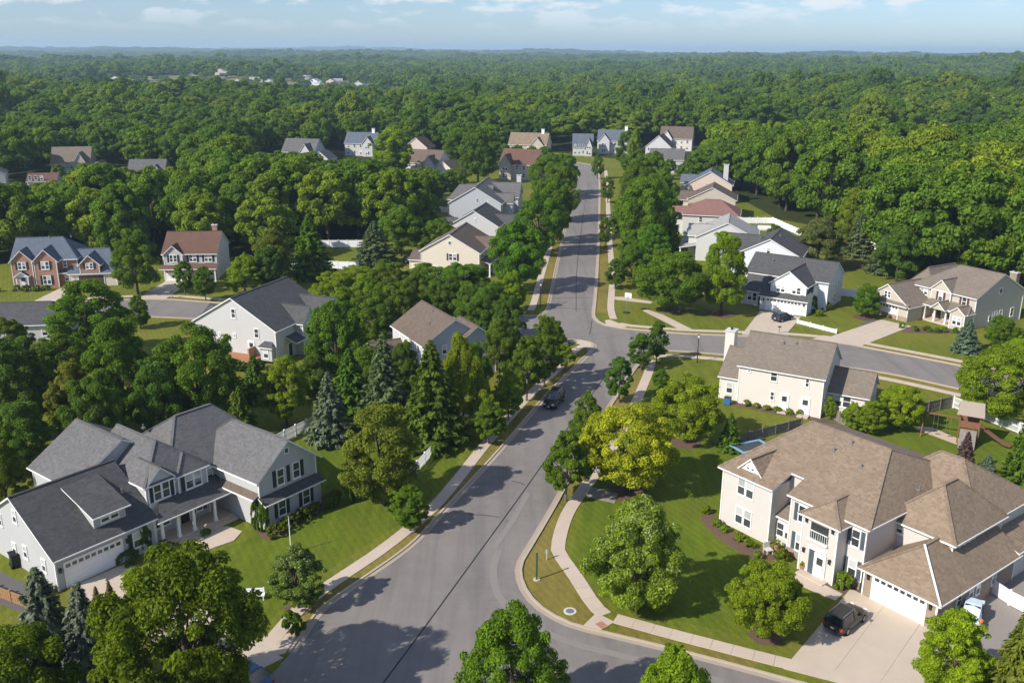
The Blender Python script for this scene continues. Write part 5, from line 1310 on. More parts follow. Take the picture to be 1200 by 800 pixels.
# woodland trees near enough to tell apart
WOODS = [
(91.3,183.0,25.0,10.8,1), (104.5,174.6,24.8,9.0,1), (102.8,170.0,21.4,9.7,1), (97.2,199.1,24.3,10.5,1), (115.7,183.7,22.2,9.0,1), (85.3,197.7,21.5,9.3,1), (122.0,206.7,24.7,10.0,1), (94.1,202.9,21.9,8.9,1), (114.6,197.9,22.7,7.8,1), (94.4,179.1,18.2,6.8,1), (103.3,194.7,20.7,9.8,1), (120.5,211.9,24.1,11.3,1), (116.6,222.8,24.8,8.8,1), (104.5,185.3,18.1,6.6,1), (91.1,215.6,21.4,9.5,1), (132.8,215.1,24.2,9.6,1), (107.2,231.5,24.3,9.9,1), (95.8,227.6,22.8,7.6,1), (105.0,203.1,19.6,9.0,1), (109.3,214.0,21.5,10.2,1), (82.5,242.0,23.7,9.3,1), (114.7,207.3,20.4,8.5,1), (102.0,222.8,21.7,9.0,1), (97.2,236.3,23.1,11.0,1), (111.5,243.1,24.6,9.8,1), (99.4,218.6,20.0,8.1,1), (-39.0,232.7,19.3,9.2,0), (121.9,238.6,24.6,10.1,1), (-74.1,213.0,17.5,5.9,0), (-54.9,231.8,19.6,8.8,0), (-45.4,226.5,18.1,7.3,0), (-87.3,206.7,16.9,6.2,0), (101.4,246.4,23.8,10.6,1), (-69.0,204.9,15.4,6.0,0), (129.1,225.4,22.6,8.3,1), (125.3,223.3,21.9,9.3,1), (-69.7,208.4,15.5,5.6,0), (-55.5,207.6,14.4,6.7,0), (-78.3,221.9,17.7,5.9,0), (-47.0,176.4,8.9,3.7,3), (-86.7,222.7,18.3,6.4,0), (-111.4,203.9,17.1,6.7,0), (123.7,240.7,23.4,9.3,1), (-124.2,198.5,17.3,5.9,0), (-33.2,230.4,16.9,7.1,0), (-59.3,222.1,16.2,5.9,0), (-30.4,232.5,16.9,6.3,2), (-99.3,226.4,19.0,7.0,0), (104.2,256.6,23.9,8.7,1), (-88.1,203.5,14.3,4.8,0), (-70.2,244.6,19.5,9.1,0), (-66.2,240.4,18.6,8.8,0), (-27.2,236.7,16.7,7.2,0), (-93.8,209.7,15.2,6.4,0), (-47.2,239.0,17.5,6.2,0), (-103.3,228.1,18.6,6.5,0), (91.6,274.1,25.0,8.9,1), (-55.4,240.3,17.9,7.8,0), (133.5,235.4,21.8,9.8,1), (-56.8,245.0,18.6,7.8,0), (-105.5,208.4,15.6,6.5,0), (-80.4,228.4,16.8,7.0,0), (119.2,265.3,24.9,11.0,1), (94.9,267.7,23.7,8.5,1), (103.8,260.7,22.9,9.0,1), (-37.8,244.3,17.3,6.1,0), (-65.1,222.4,14.6,6.0,0), (94.1,242.9,19.3,7.2,1), (114.1,230.7,18.5,8.3,1), (139.3,225.7,19.8,7.1,1), (81.1,275.5,23.4,7.8,1), (-87.6,229.8,16.5,7.0,0), (93.9,251.1,19.9,7.8,1), (-80.2,235.1,16.6,7.0,0), (-77.2,248.4,18.2,6.7,0), (-95.8,216.1,14.2,6.0,0), (-69.2,227.6,14.2,4.7,0), (-118.3,207.8,14.4,6.1,0), (120.9,255.0,21.5,8.8,1), (-104.0,218.5,14.7,6.2,0), (-36.9,238.5,14.5,5.1,0), (85.6,260.3,19.9,8.3,1), (81.7,284.3,23.5,9.1,1), (120.1,272.0,23.7,8.2,1), (114.5,260.4,21.5,8.5,1), (-120.9,216.0,15.3,6.4,0), (-59.8,261.2,18.2,7.0,0), (136.6,260.7,22.5,9.4,1), (141.5,243.9,20.4,7.2,1), (133.2,270.4,23.6,10.1,1), (130.5,244.2,19.4,7.4,1), (-81.0,266.3,19.6,6.9,0), (-31.5,244.2,14.1,5.9,2), (159.3,267.9,24.8,8.3,1), (125.9,282.1,24.3,11.2,1), (-52.9,250.7,15.5,6.5,0), (113.9,256.4,19.3,8.7,1), (-45.1,254.8,15.5,7.3,0), (-94.6,239.0,15.2,6.4,0), (-89.3,235.4,14.2,5.4,0), (99.3,281.7,22.0,7.6,1), (135.7,251.2,19.8,9.4,1), (-127.4,214.2,13.7,5.8,0), (153.1,256.5,21.6,7.4,1), (-31.3,251.1,13.8,5.8,0), (-112.6,222.8,13.0,5.5,0), (102.5,290.4,22.7,8.7,1), (-85.7,267.6,18.2,8.0,0), (-30.4,256.1,14.2,6.7,2), (-82.8,246.8,14.6,6.4,0), (109.4,284.6,21.9,9.4,1), (-40.9,267.1,16.0,6.7,0), (93.3,290.5,21.8,7.5,1), (124.9,291.5,23.8,8.1,1), (139.5,276.9,22.6,9.6,1), (140.1,280.0,23.1,10.0,1), (-86.0,285.5,20.6,8.1,0), (87.2,296.8,22.4,8.1,1), (-36.0,258.9,14.3,6.0,0), (-112.0,249.3,16.2,7.5,0), (93.3,285.2,20.6,9.2,1), (148.9,276.5,22.9,8.9,1), (142.2,266.5,20.9,7.2,1), (-104.4,246.7,15.2,6.4,0), (115.2,276.2,20.4,8.6,1), (143.7,257.5,19.6,7.4,1), (-71.4,264.3,16.0,6.3,0), (-67.1,273.2,17.1,6.3,0), (-70.3,255.1,14.2,5.4,0), (103.1,277.1,19.2,8.7,1), (143.1,295.3,24.6,11.6,1), (131.3,295.0,23.6,11.2,1), (-93.0,249.3,14.1,5.9,0), (-107.5,237.0,13.1,5.5,0), (153.8,280.4,23.0,8.4,1), (-133.1,221.7,12.7,5.3,0), (-111.9,231.5,12.4,5.2,0), (113.8,310.9,24.7,8.2,1), (-59.9,267.9,15.2,5.8,0), (-28.6,258.7,12.8,5.4,0), (-47.6,267.2,14.6,6.1,0), (153.5,266.9,20.6,8.7,1), (126.5,306.3,24.3,9.8,1), (-79.7,259.1,14.2,6.3,0), (101.9,315.8,24.3,9.9,1), (99.7,299.9,21.6,8.4,1), (-75.1,274.8,16.4,6.1,0), (-85.3,260.6,14.5,6.6,0), (-30.3,263.9,12.9,5.4,2), (151.0,292.9,23.4,9.6,1), (-93.3,254.4,13.6,5.7,0), (170.6,289.5,24.4,8.6,1), (174.7,284.9,23.8,8.0,1), (-125.7,232.5,12.1,5.1,0), (-32.6,266.6,12.8,5.4,0), (-131.5,233.0,12.6,5.3,0), (106.2,319.9,24.1,11.1,1), (-132.6,235.9,13.0,5.5,0), (-70.1,281.9,16.0,5.6,0), (-61.1,278.3,14.9,6.3,0), (92.2,299.5,19.6,7.7,1), (-120.9,239.4,11.7,4.9,0), (-94.6,281.7,16.5,7.3,0), (96.6,324.7,23.2,10.9,1), (110.6,321.0,23.3,10.8,1), (138.6,312.1,23.5,9.4,1), (-90.0,275.7,14.9,5.2,0), (87.5,309.3,20.1,6.7,1), (140.3,303.9,22.3,7.7,1), (85.7,321.5,21.9,9.0,1), (158.7,276.0,19.5,8.8,1), (-24.4,233.9,5.6,2.3,2), (-117.0,242.0,11.2,4.7,0), (119.4,325.0,24.1,9.6,1), (-50.1,278.2,13.5,5.7,0), (80.3,307.2,19.3,8.0,1), (-31.0,271.2,11.8,4.9,2), (154.3,303.0,22.9,9.4,1), (-106.7,257.0,12.6,5.3,0), (-115.2,263.9,14.2,6.4,0), (136.5,282.0,18.4,8.2,1), (109.5,301.7,19.6,9.0,1), (91.3,330.2,23.2,8.0,1), (116.1,296.1,19.1,8.4,1), (92.6,311.8,20.3,7.3,1), (-142.7,240.1,12.4,5.2,0), (-38.6,273.6,11.9,5.0,0), (162.2,285.1,20.5,7.8,1), (81.1,331.7,22.7,9.7,1), (-92.9,311.4,19.8,6.6,0), (123.0,313.2,21.6,10.1,1), (-29.6,276.8,11.9,5.0,0), (-75.4,284.8,14.6,5.7,0), (168.6,302.4,23.0,8.1,1), (-111.4,258.7,12.2,5.1,0), (125.5,332.4,24.4,11.5,1), (-95.7,305.6,18.3,6.6,0), (-102.0,308.0,18.8,7.3,0), (-103.6,266.2,12.3,5.2,0), (158.7,296.8,20.7,7.3,1), (144.7,320.8,23.2,10.5,1), (-121.1,248.8,10.6,4.4,0), (-92.9,266.7,11.5,4.8,0), (130.5,304.3,19.6,9.2,1), (161.8,312.3,23.0,9.6,1), (-103.9,310.1,18.7,6.3,0), (-79.0,291.5,14.4,5.7,0), (77.2,340.6,22.1,9.5,1), (117.0,335.2,23.0,10.2,1), (-58.7,287.5,12.7,5.4,0), (-51.2,291.2,12.9,5.4,0), (-84.5,292.3,14.3,6.0,0), (-57.5,292.4,13.2,5.0,0), (-139.5,247.0,10.8,4.5,0), (-47.7,288.7,12.2,5.1,0), (-136.7,248.9,10.7,4.5,0), (-102.0,330.4,21.0,8.3,0), (-27.5,283.7,10.7,4.5,2), (101.0,340.6,22.2,10.3,1), (-93.1,293.5,14.3,6.5,0), (-23.9,284.5,10.5,4.4,2), (133.6,309.8,18.8,7.9,1), (177.7,297.2,20.2,8.5,1), (-94.7,277.2,11.3,4.7,0), (164.5,300.0,19.5,8.4,1),
]
WGRP = ['trees of the left wood', 'trees of the right wood', 'trees round the far houses', 'garden trees on the left']
def wood_label(x, y, h, gi):
    size = 'low' if h < 9.5 else ('medium' if h < 15 else ('tall' if h < 19.5 else 'very tall'))
    if gi == 0:
        place = 'behind the red brick house' if x < -76 else ('behind the red brown roof' if x < -50 else 'beyond the left white fence')
        rank = 'at the front edge' if y < 212 else ('in the second rank' if y < 226 else ('in the middle ranks' if y < 250 else 'deep in the wood'))
    elif gi == 1:
        px = x / y
        place = 'above the right edge tan house' if px > 0.50 else ('above the grassy right backyard' if px > 0.37 else 'behind the right house row')
        rank = 'at the front edge' if y < 190 else ('in the second rank' if y < 215 else ('in the middle ranks' if y < 250 else 'deep in the wood'))
    elif gi == 2: place = 'among the far houses left of the road head' if x < 20 else 'among the far houses right of the road head'; rank = 'nearer' if y < 390 else 'farther back'
    else: place = 'behind the left back gardens'; rank = 'standing'
    return '%s broadleaf tree %s %s' % (size, rank, place)
for x, y, h_, r_, gi in WOODS:
    grow('woodland_tree', x, y, h_, r_, 'wood', None, wood_label(x, y, h_, gi), group=WGRP[gi])

# ------------------------------------------------------------------ shrubs
def shrub(x, y, r, h, tint, label, group):
    root = empty('shrub', (x, y, 0), random.uniform(0, 6.28)); tag(root, label, 'shrub', group)
    c = link('foliage', random.choice(PROTO['shrub'])[0], root, (0, 0, -0.1 * h)); c.scale = (r, r, h * 1.15 / ASP['shrub']); c.color = (*(v * random.uniform(0.85, 1.15) for v in TINT[tint]), 1)
ORD = ['leftmost', 'second from left', 'third from left', 'fourth from left', 'fifth from left', 'sixth from left', 'seventh from left', 'eighth from left', 'ninth from left', 'tenth from left',
       'eleventh from left', 'twelfth from left', 'thirteenth from left', 'fourteenth from left', 'fifteenth from left']
def row(pts, r, h, tint, label, group):
    pts = sorted(pts, key=lambda q: q[0] / q[1]); lab0 = label
    for k_, (x, y) in enumerate(pts):
        label = '%s, %s' % (lab0, ORD[k_])
        shrub(x + random.uniform(-.1, .1), y + random.uniform(-.1, .1), r * random.uniform(0.85, 1.15), h * random.uniform(0.9, 1.1), tint, label, group)
row([(-22.9, 80.6), (-21.9, 82.2), (-20.9, 83.7), (-20.0, 85.2), (-19.1, 86.6), (-18.4, 88.0)], 1.0, 1.35, 'yg2', 'clipped round shrub in the bed before the white gabled wing', 'clipped shrubs by the white house')
row([(19.9, 85.6), (20.4, 83.2), (21.0, 81.8), (21.9, 80.2), (22.8, 78.8), (23.0, 76.6)], 0.65, 0.9, 'yg', 'small round shrub in the curved bed of the tan foreground house', 'round shrubs by the tan house')
row([(31.2, 116.0), (32.4, 115.3), (33.6, 114.6), (34.9, 113.9), (36.2, 113.2), (37.4, 112.6)], 0.6, 0.8, 'yg', 'low shrub along the back wall of the beige house', 'shrubs along the beige house')
row([(66.8, 153.2), (68.4, 151.6), (70.2, 151.2), (71.6, 150.6), (73.2, 151.0), (75.0, 150.6), (76.4, 150.9)], 0.75, 0.9, 'g', 'small shrub in the porch bed of the tan house at upper right', 'porch shrubs of the upper right house')
row([(-96.5, 176), (-94.6, 175.6), (-92.6, 175.8), (-90.8, 176.2), (-100, 174.6)], 1.0, 1.2, 'g', 'dark shrub before the red brick house', 'shrubs before the brick house')
shrub(-25.0, 82.2, 0.7, 3.2, 'g', 'tall narrow evergreen against the white wall right of the porch, left one', 'columnar evergreens')
shrub(-24.2, 81.6, 0.75, 3.0, 'g', 'tall narrow evergreen against the white wall right of the porch, right one', 'columnar evergreens')
shrub(-34.3, 77.6, 0.75, 3.0, 'g', 'columnar evergreen between the garage window and the porch', 'columnar evergreens')
shrub(-35.2, 75.6, 1.2, 1.2, 'dk', 'spreading shrub under the garage side window', None)
shrub(-29.6, 80.6, 0.6, 0.8, 'g', 'small shrub at the porch steps of the white house', None)
shrub(-32.6, 78.0, 0.9, 0.9, 'yg2', 'low yellowish shrub before the porch', None)
shrub(-41.6, 72.6, 0.9, 1.0, 'yg', 'yellow green shrub on the round bed by the garage side wall', None)
shrub(-40.2, 70.4, 0.8, 1.0, 'yg', 'yellow green shrub at the front corner of the white garage', None)
shrub(-47.5, 79.5, 1.6, 1.3, 'yg', 'bright shrub at the left edge beside the garage gable', None)
shrub(29.3, 72.0, 1.0, 1.5, 'yg', 'round green shrub beside the white garage of the tan house', None)
shrub(25.2, 76.6, 0.9, 1.2, 'olive', 'greyish shrub by the front walk of the tan house', None)
shrub(-17.6, 64.9, 1.1, 1.9, 'dk', 'dark bushy shrub under the blossoming lawn tree', None)
shrub(-16.9, 88.0, 1.0, 4.2, 'dk', 'tall dark shrub at the right end of the white gabled wing', None)
shrub(54.6, 163.0, 0.9, 3.0, 'dk', 'upright dark shrub at the corner of the white garage with the parked car', None)
shrub(54.9, 160.6, 0.9, 1.2, 'yg', 'round green shrub beside the low white fence', None)
shrub(57.6, 165.0, 1.2, 1.4, 'rustg', 'reddish shrub along the side of the white house', None)
shrub(84.5, 223.0, 2.6, 2.2, 'yel', 'golden shrub in the far garden bed by the white fence', None)
shrub(81.5, 222.0, 1.8, 1.8, 'rust', 'orange shrub in the far garden bed by the white fence', None)
shrub(-72.6, 155.2, 1.9, 1.5, 'dk', 'dark low shrub at the kerb of the left side street', None)
row([(-53, 180), (-49, 186.6), (-55.5, 191)], 2.4, 4.0, 'yg', 'bright bush beside the red brown roofed house', 'bushes by the red brown roofed house')
row([(-13.5, 184.5), (-10.0, 185.8), (-17.2, 185.2)], 2.2, 2.8, 'dk', 'dark bush at the foot of the cream gable wall', 'bushes below the cream house')
row([(-42.6, 131.0), (-41.2, 130.2), (-39.9, 129.5), (-38.6, 129.2), (-37.4, 130.0)], 1.1, 1.5, 'dk', 'dark hedge bush round the red brick terrace', 'hedge round the brick terrace')
shrub(-1.2, 186, 1.5, 1.6, 'yg', 'light bush right of the cream house', None)

# ------------------------------------------------------------------ cars
def loft(sections, mat_faces=None):
    """closed body from cross sections (x, [(y,z)...] half outline from bottom centre to top centre), mirrored"""
    m = MB(); rings = []
    for x, half in sections:
        rings.append([(x, y, z) for y, z in half] + [(x, -y, z) for y, z in reversed(half) if y > 1e-6])
    n = len(rings[0]); v = [q for r_ in rings for q in r_]; f = []
    for i in range(len(rings) - 1):
        for k in range(n): f.append((i * n + k, i * n + (k + 1) % n, (i + 1) * n + (k + 1) % n, (i + 1) * n + k))
    f.append(tuple(range(n))); f.append(tuple((len(rings) - 1) * n + k for k in reversed(range(n))))
    m.add(v, f); return m

def car(label, x, y, rz, paint, L=4.7, W=1.86, H=1.7, suv=True, group=None):
    root = empty('car', (x, y, 0.075), rz); tag(root, label, 'car', group)
    h = L / 2; w = W / 2; bz = 0.24; belt = H * 0.58; hood = H * 0.56
    def sec(px, top, ww, zb=bz, t=0.9): return (px, [(0, zb), (ww * 0.86, zb), (ww, zb + 0.14), (ww, top - 0.22), (ww * 0.965, top - 0.08), (ww * t, top), (0, top + 0.02)])
    s = [sec(-h, belt * 0.72, w * 0.80, 0.42), sec(-h + 0.10, belt * 0.95, w * 0.93, 0.32), sec(-h + 0.5, belt, w), sec(-0.3 * h, belt, w), sec(0.30 * h, belt, w), sec(0.44 * h, hood + 0.02, w), sec(0.75 * h, hood - 0.07, w * 0.98), sec(h - 0.22, hood - 0.18, w * 0.93), sec(h - 0.05, hood * 0.72, w * 0.84, 0.32), sec(h, hood * 0.62, w * 0.74, 0.36)]
    body = loft(s).obj('body', paint, root, smooth=False)
    bv = body.modifiers.new('bevel', 'BEVEL'); bv.width = 0.04; bv.segments = 2; bv.limit_method = 'ANGLE'
    rear0, rear1 = (-h + 0.10, -h + 0.42) if suv else (-h * 0.78, -h * 0.42)
    f0, f1 = 0.40 * h, 0.06 * h
    wt = w * 0.74
    cab = [(rear0, w * 0.95, belt - 0.02), (f0, w * 0.95, belt - 0.02), (f1, wt, H - 0.03), (rear1, wt, H - 0.05)]
    m = MB()
    v = [(cx, sd * cy, cz) for sd in (1, -1) for cx, cy, cz in cab]
    m.add(v, [(0, 1, 2, 3), (7, 6, 5, 4), (1, 5, 6, 2), (4, 0, 3, 7), (0, 4, 5, 1)])
    m.obj('window_band', 'glass_car', root)
    rf = MB().add([(rear1 - 0.10, wt - 0.0, H - 0.045), (f1 + 0.05, wt, H - 0.03), (f1 + 0.05, -wt, H - 0.03), (rear1 - 0.10, -wt, H - 0.045),
                   (rear1 + 0.05, wt * 0.88, H + 0.02), (f1 - 0.12, wt * 0.88, H + 0.035), (f1 - 0.12, -wt * 0.88, H + 0.035), (rear1 + 0.05, -wt * 0.88, H + 0.02)],
                  [(4, 5, 6, 7), (0, 1, 5, 4), (1, 2, 6, 5), (2, 3, 7, 6), (3, 0, 4, 7), (3, 2, 1, 0)])
    rf.obj('roof', paint, root)
    for sd in (1, -1):
        pl = MB()
        for a, b in (((f0, w * 0.955, belt - 0.02), (f1, wt + 0.005, H - 0.03)), ((-0.12 * h, w * 0.955, belt - 0.02), (-0.10 * h, wt + 0.005, H - 0.04)), ((rear0 + 0.05, w * 0.955, belt - 0.02), (rear1, wt + 0.005, H - 0.05))):
            pl.bar((a[0], sd * a[1], a[2]), (b[0], sd * b[1], b[2]), 0.06, 0.09)
        pl.obj('pillar', paint, root)
        if suv: MB().bar((rear1, sd * wt * 0.9, H + 0.07), (f1 - 0.1, sd * wt * 0.9, H + 0.075), 0.05, 0.04).obj('roof_rail', 'metal_grey', root)
        MB().box(f0 - 0.28, f0 - 0.10, sd * w * 1.10 - 0.10, sd * w * 1.10 + 0.10, belt - 0.02, belt + 0.15).obj('mirror', paint, root)
        MB().box(h - 0.16, h - 0.015, sd * w * 0.62 - 0.16, sd * w * 0.62 + 0.16, hood * 0.70, hood * 0.84).obj('headlight', 'lamp_clear', root)
        MB().box(-h + 0.0, -h + 0.14, sd * w * 0.82 - 0.10, sd * w * 0.82 + 0.10, belt * 0.68, belt * 0.92).obj('taillight', 'lamp_red', root)
        for wx in (0.60 * h, -0.60 * h):
            r = 0.34
            wh = MB().tube([(wx, sd * (w - 0.20), r - 0.0), (wx, sd * (w + 0.015), r)], r, 18).obj('wheel', 'rubber', root)
            MB().tube([(wx, sd * (w + 0.016), r), (wx, sd * (w + 0.03), r)], r * 0.62, 12).obj('rim', 'rim', wh)
    MB().box(-h - 0.02, -h + 0.10, -w * 0.78, w * 0.78, 0.40, 0.62).obj('bumper', paint, root)
    MB().box(-h - 0.035, -h - 0.02, -0.16, 0.16, 0.62, 0.74).obj('number_plate', 'plate', root)
    MB().box(h - 0.02, h + 0.02, -0.16, 0.16, 0.42, 0.53).obj('number_plate', 'plate', root)
    return root
car('dark brown black hatchback parked on the tan house driveway', 27.6, 66.45, math.atan2(2.9, 3.1), 'paint_brownblack', 4.5, 1.85, 1.62)
car('black car driving down the shaded left lane of the main road', 5.6, 116.2, math.atan2(-2.9, -1.05), 'paint_black', 4.7, 1.9, 1.75)
car('dark car parked before the white gabled garage', 47.6, 157.6, math.atan2(-0.75, -1.0) + math.pi, 'paint_navy', 4.4, 1.8, 1.5)
car('blue car half hidden under the big maple at the driveway mouth', -19.6, 58.6, math.atan2(-0.6, 0.8) + math.pi, 'paint_blue', 4.5, 1.8, 1.5, False)
car('dark car on the driveway of the light grey house up the road', 2.2, 262, R(60), 'paint_navy', 4.5, 1.8, 1.5, False)
car('dark car in the back garden left of the cream house', -22.5, 203, R(15), 'paint_navy', 4.5, 1.8, 1.5, False)

# small white utility trucks beside the tan house
def utility(label, x, y, rz, s=1.0):
    root = empty('utility_truck', (x, y, 0.02), rz); tag(root, label, 'truck')
    cab = loft([(0.0, [(0, 0.35), (0.72, 0.35), (0.74, 0.7), (0.72, 1.15), (0.62, 1.75), (0, 1.8)]), (0.95, [(0, 0.35), (0.72, 0.35), (0.74, 0.7), (0.72, 1.15), (0.62, 1.75), (0, 1.8)]), (1.35, [(0, 0.35), (0.70, 0.35), (0.72, 0.6), (0.70, 1.05), (0.60, 1.4), (0, 1.45)]), (1.75, [(0, 0.35), (0.64, 0.35), (0.66, 0.5), (0.64, 0.8), (0.56, 0.92), (0, 0.95)])]).obj('cab', 'paint_paleblue', root)
    MB().add([(1.0, -0.58, 1.68), (1.0, 0.58, 1.68), (1.40, 0.60, 1.16), (1.40, -0.60, 1.16)], [(0, 1, 2, 3)]).obj('windscreen', 'glass_car', root, (0.04, 0, 0.05))
    MB().box(0.1, 0.9, -0.76, -0.70, 1.05, 1.55).obj('window', 'glass_car', root); MB().box(0.1, 0.9, 0.70, 0.76, 1.05, 1.55).obj('window', 'glass_car', root)
    MB().box(-1.7, -0.05, -0.7, 0.7, 0.45, 0.55).box(-1.7, -0.05, -0.72, -0.66, 0.55, 0.85).box(-1.7, -0.05, 0.66, 0.72, 0.55, 0.85).box(-1.74, -1.68, -0.72, 0.72, 0.55, 0.85).obj('cargo_bed', 'paint_paleblue', root)
    for wx in (1.1, -1.1):
        for sd in (1, -1):
            wh = MB().tube([(wx, sd * 0.55, 0.28), (wx, sd * 0.74, 0.28)], 0.28, 14).obj('wheel', 'rubber', root); MB().tube([(wx, sd * 0.741, 0.28), (wx, sd * 0.75, 0.28)], 0.16, 10).obj('rim', 'rim', wh)
    root.scale = (s, s, s); return root
utility('small pale blue utility truck parked in the side yard of the tan house', 38.6, 67.6, R(-122), 1.0)
utility('pale van like cart at the right edge behind the tan house', 44.3, 75.6, R(60), 1.15)

# orange and pale bundle on the truck
root = empty('garden_sacks', (38.0, 65.6, 0.0), R(20)); tag(root, 'pale sacks with an orange bundle beside the utility truck', 'sacks')
MB().tube([(-0.8, 0, 0.25), (-0.3, 0, 0.34), (0.4, 0.05, 0.32), (0.8, 0, 0.22)], [0.14, 0.3, 0.3, 0.12], 8).obj('sack', 'stone_pale', root, smooth=True)
MB().tube([(0.2, 0.3, 0.6), (0.6, 0.25, 0.7), (0.9, 0.3, 0.6)], [0.12, 0.26, 0.12], 8).obj('bundle', 'orange', root, smooth=True)

# ------------------------------------------------------------------ fences
def fence(label, pts, h=1.5, mat='vinyl_white', style='vinyl', bay=2.2, post=0.07, group=None):
    root = empty('fence', (pts[0][0], pts[0][1], 0)); tag(root, label, 'fence', group)
    ox, oy = pts[0]
    for a, b in zip(pts[:-1], pts[1:]):
        a = Vector((a[0] - ox, a[1] - oy)); b = Vector((b[0] - ox, b[1] - oy)); n = max(1, round((b - a).length / bay)); d = (b - a) / n; ang_ = math.atan2(d.y, d.x); Ls = d.length
        def mkp():
            m = MB(); m.box(-post, post, -post, post, 0, h + 0.08); m.box(-post - 0.02, post + 0.02, -post - 0.02, post + 0.02, h + 0.08, h + 0.13); return m.mesh('post', mat)
        def mkv():
            m = MB()
            if style == 'vinyl': m.box(post, Ls - post, -0.02, 0.02, 0.08, h - 0.03)
            elif style == 'rail':
                for k in range(int(Ls / 0.14)): m.box(0.09 + k * 0.14, 0.15 + k * 0.14, -0.015, 0.015, 0.08, h - 0.08)
            else:
                for k in range(int(Ls / 0.17)):
                    m.box(0.05 + k * 0.17, 0.20 + k * 0.17, -0.015 + 0.012 * (k % 2), 0.015 + 0.012 * (k % 2), 0.05, h - random.uniform(0, 0.06))
            m.box(post, Ls - post, -0.035, 0.035, h - 0.10, h - 0.015); m.box(post, Ls - post, -0.035, 0.035, 0.14, 0.22); m.box(post, Ls - post, -0.03, 0.03, h * 0.52, h * 0.52 + 0.07); return m.mesh('panel', mat)
        pm = cached(('fp', h, mat, post), mkp); vm = cached(('fv', h, mat, style, round(Ls, 2)), mkv)
        for k in range(n):
            p_ = a + d * k
            link('post', pm, root, (p_.x, p_.y, 0), ang_); link('panel', vm, root, (p_.x, p_.y, 0), ang_)
        link('post', pm, root, (b.x, b.y, 0), ang_)
    return root
fence('grey white picket fence closing the back lawn of the grey roofed white house', [(-28.2, 101.6), (-24.4, 108.4)], 1.5, 'vinyl_white', 'rail')
fence('white picket fence beside the left sidewalk in front of the spruces', [(-11.2, 92.6), (-9.2, 99.6), (-7.4, 105.6), (-4.8, 114.4)], 1.4, 'vinyl_white', 'rail')
fence('white vinyl fence zigzagging behind the white gabled house', [(-51.6, 182.5), (-49.2, 197.8), (-33.0, 195.6)], 1.7)
fence('white vinyl fence before the left wood', [(-46.0, 218.9), (-30.6, 219.4)], 1.8)
fence('new brown wooden fence at the bottom left corner', [(-49.5, 72.6), (-44.2, 69.9), (-39.2, 67.4)], 1.1, 'wood_fence_new', 'board', 2.0)
fence('weathered wooden fence between the beige house and the tan house', [(26.8, 103.0), (36.4, 108.6)], 1.3, 'wood_grey', 'board')
fence('short wooden fence between the beige house and the shrub trees', [(41.0, 112.0), (42.4, 108.4)], 1.5, 'wood_grey', 'board')
fence('pale wooden fence behind the playset lawn', [(50.6, 111.8), (58.5, 115.8)], 1.6, 'wood_grey', 'board')
fence('white fence behind the playset at the right', [(58.7, 115.7), (62.9, 107.0), (66.5, 99.5)], 1.6, 'vinyl_white', 'rail')
fence('low white fence sloping down beside the parked car driveway', [(49.6, 155.6), (54.4, 149.6)], 0.75)
fence('white fence between the white garage house and the tan house at upper right', [(59.6, 176.8), (66.8, 173.6)], 1.6)
fence('white fence round the golden garden bed before the right wood', [(76.0, 222.6), (84.8, 230.6), (87.4, 216.8)], 1.7)
fence('brown board fence across the grassy backyard at the right', [(70.8, 198.4), (81.2, 201.8)], 1.5, 'wood_fence', 'board')
fence('white fence round the pool behind the red roofed house', [(58.8, 254.4), (71.6, 254.6), (74.0, 236.0)], 1.7)
fence('white fence right of the dark roofed white house', [(62.0, 219.8), (72.0, 218.0)], 1.6)
fence('white fence before the far wide grey roofed house', [(-74, 372), (-50, 366)], 1.8)
fence('white fence left of the light grey house up the road', [(-31, 275), (-19, 270)], 1.6)
fence('white fence along the side yard at the bottom right', [(41.2, 73.6), (42.6, 69.4), (46.5, 62.8)], 1.4)

# pool behind the right hand row
root = empty('pool', (67.5, 247, 0), R(-14)); tag(root, 'round white edged backyard pool inside the white fence', 'pool')
pp = [(4.6 * math.cos(k * math.pi / 12), 3.0 * math.sin(k * math.pi / 12)) for k in range(24)]
MB().prism(pp, 0, 0.35).obj('deck', 'stone_pale', root); MB().prism([(x * 0.86, y * 0.84) for x, y in pp], 0.30, 0.358).obj('cover', 'plate', root)

# ------------------------------------------------------------------ playset
root = empty('playset', (55.4, 104.6, 0), R(-28)); root.scale = (1.2, 1.2, 1.2); tag(root, 'wooden playset with tan canvas roof, slide, swings and climbing ramp', 'playset')
for sx in (-0.9, 0.9):
    for sy in (-0.9, 0.9): MB().box(sx - 0.07, sx + 0.07, sy - 0.07, sy + 0.07, 0, 3.3).obj('post', 'wood_red', root)
for k in range(6): MB().box(-0.97 + k * 0.325, -0.67 + k * 0.325, -0.97, 0.97, 1.55, 1.62).obj('floor_plank', 'wood_red', root)
for sd in (-1, 1):
    MB().box(-0.95, 0.95, sd * 0.93 - 0.03, sd * 0.93 + 0.03, 1.75, 2.45).obj('side_board', 'wood_red', root)
MB().box(-0.96, -0.90, -0.9, 0.9, 1.75, 2.35).obj('side_board', 'wood_red', root)
rf = [(-1.25, -1.25, 3.15), (1.25, -1.25, 3.15), (1.25, 1.25, 3.15), (-1.25, 1.25, 3.15), (-1.1, 0, 4.25), (1.1, 0, 4.25)]
shell(rf, [(0, 1, 5, 4), (2, 3, 4, 5)], 0.05).obj('canvas_roof', ['canvas_tan', 'canvas_tan'], root)
sl = strip([(0.95, 0), (3.9, 0)], -0.28, 0.28, 0, 0.05)
m = MB(); path = [(0.95, 1.6), (1.5, 1.45), (2.6, 0.75), (3.3, 0.32), (3.9, 0.25)]
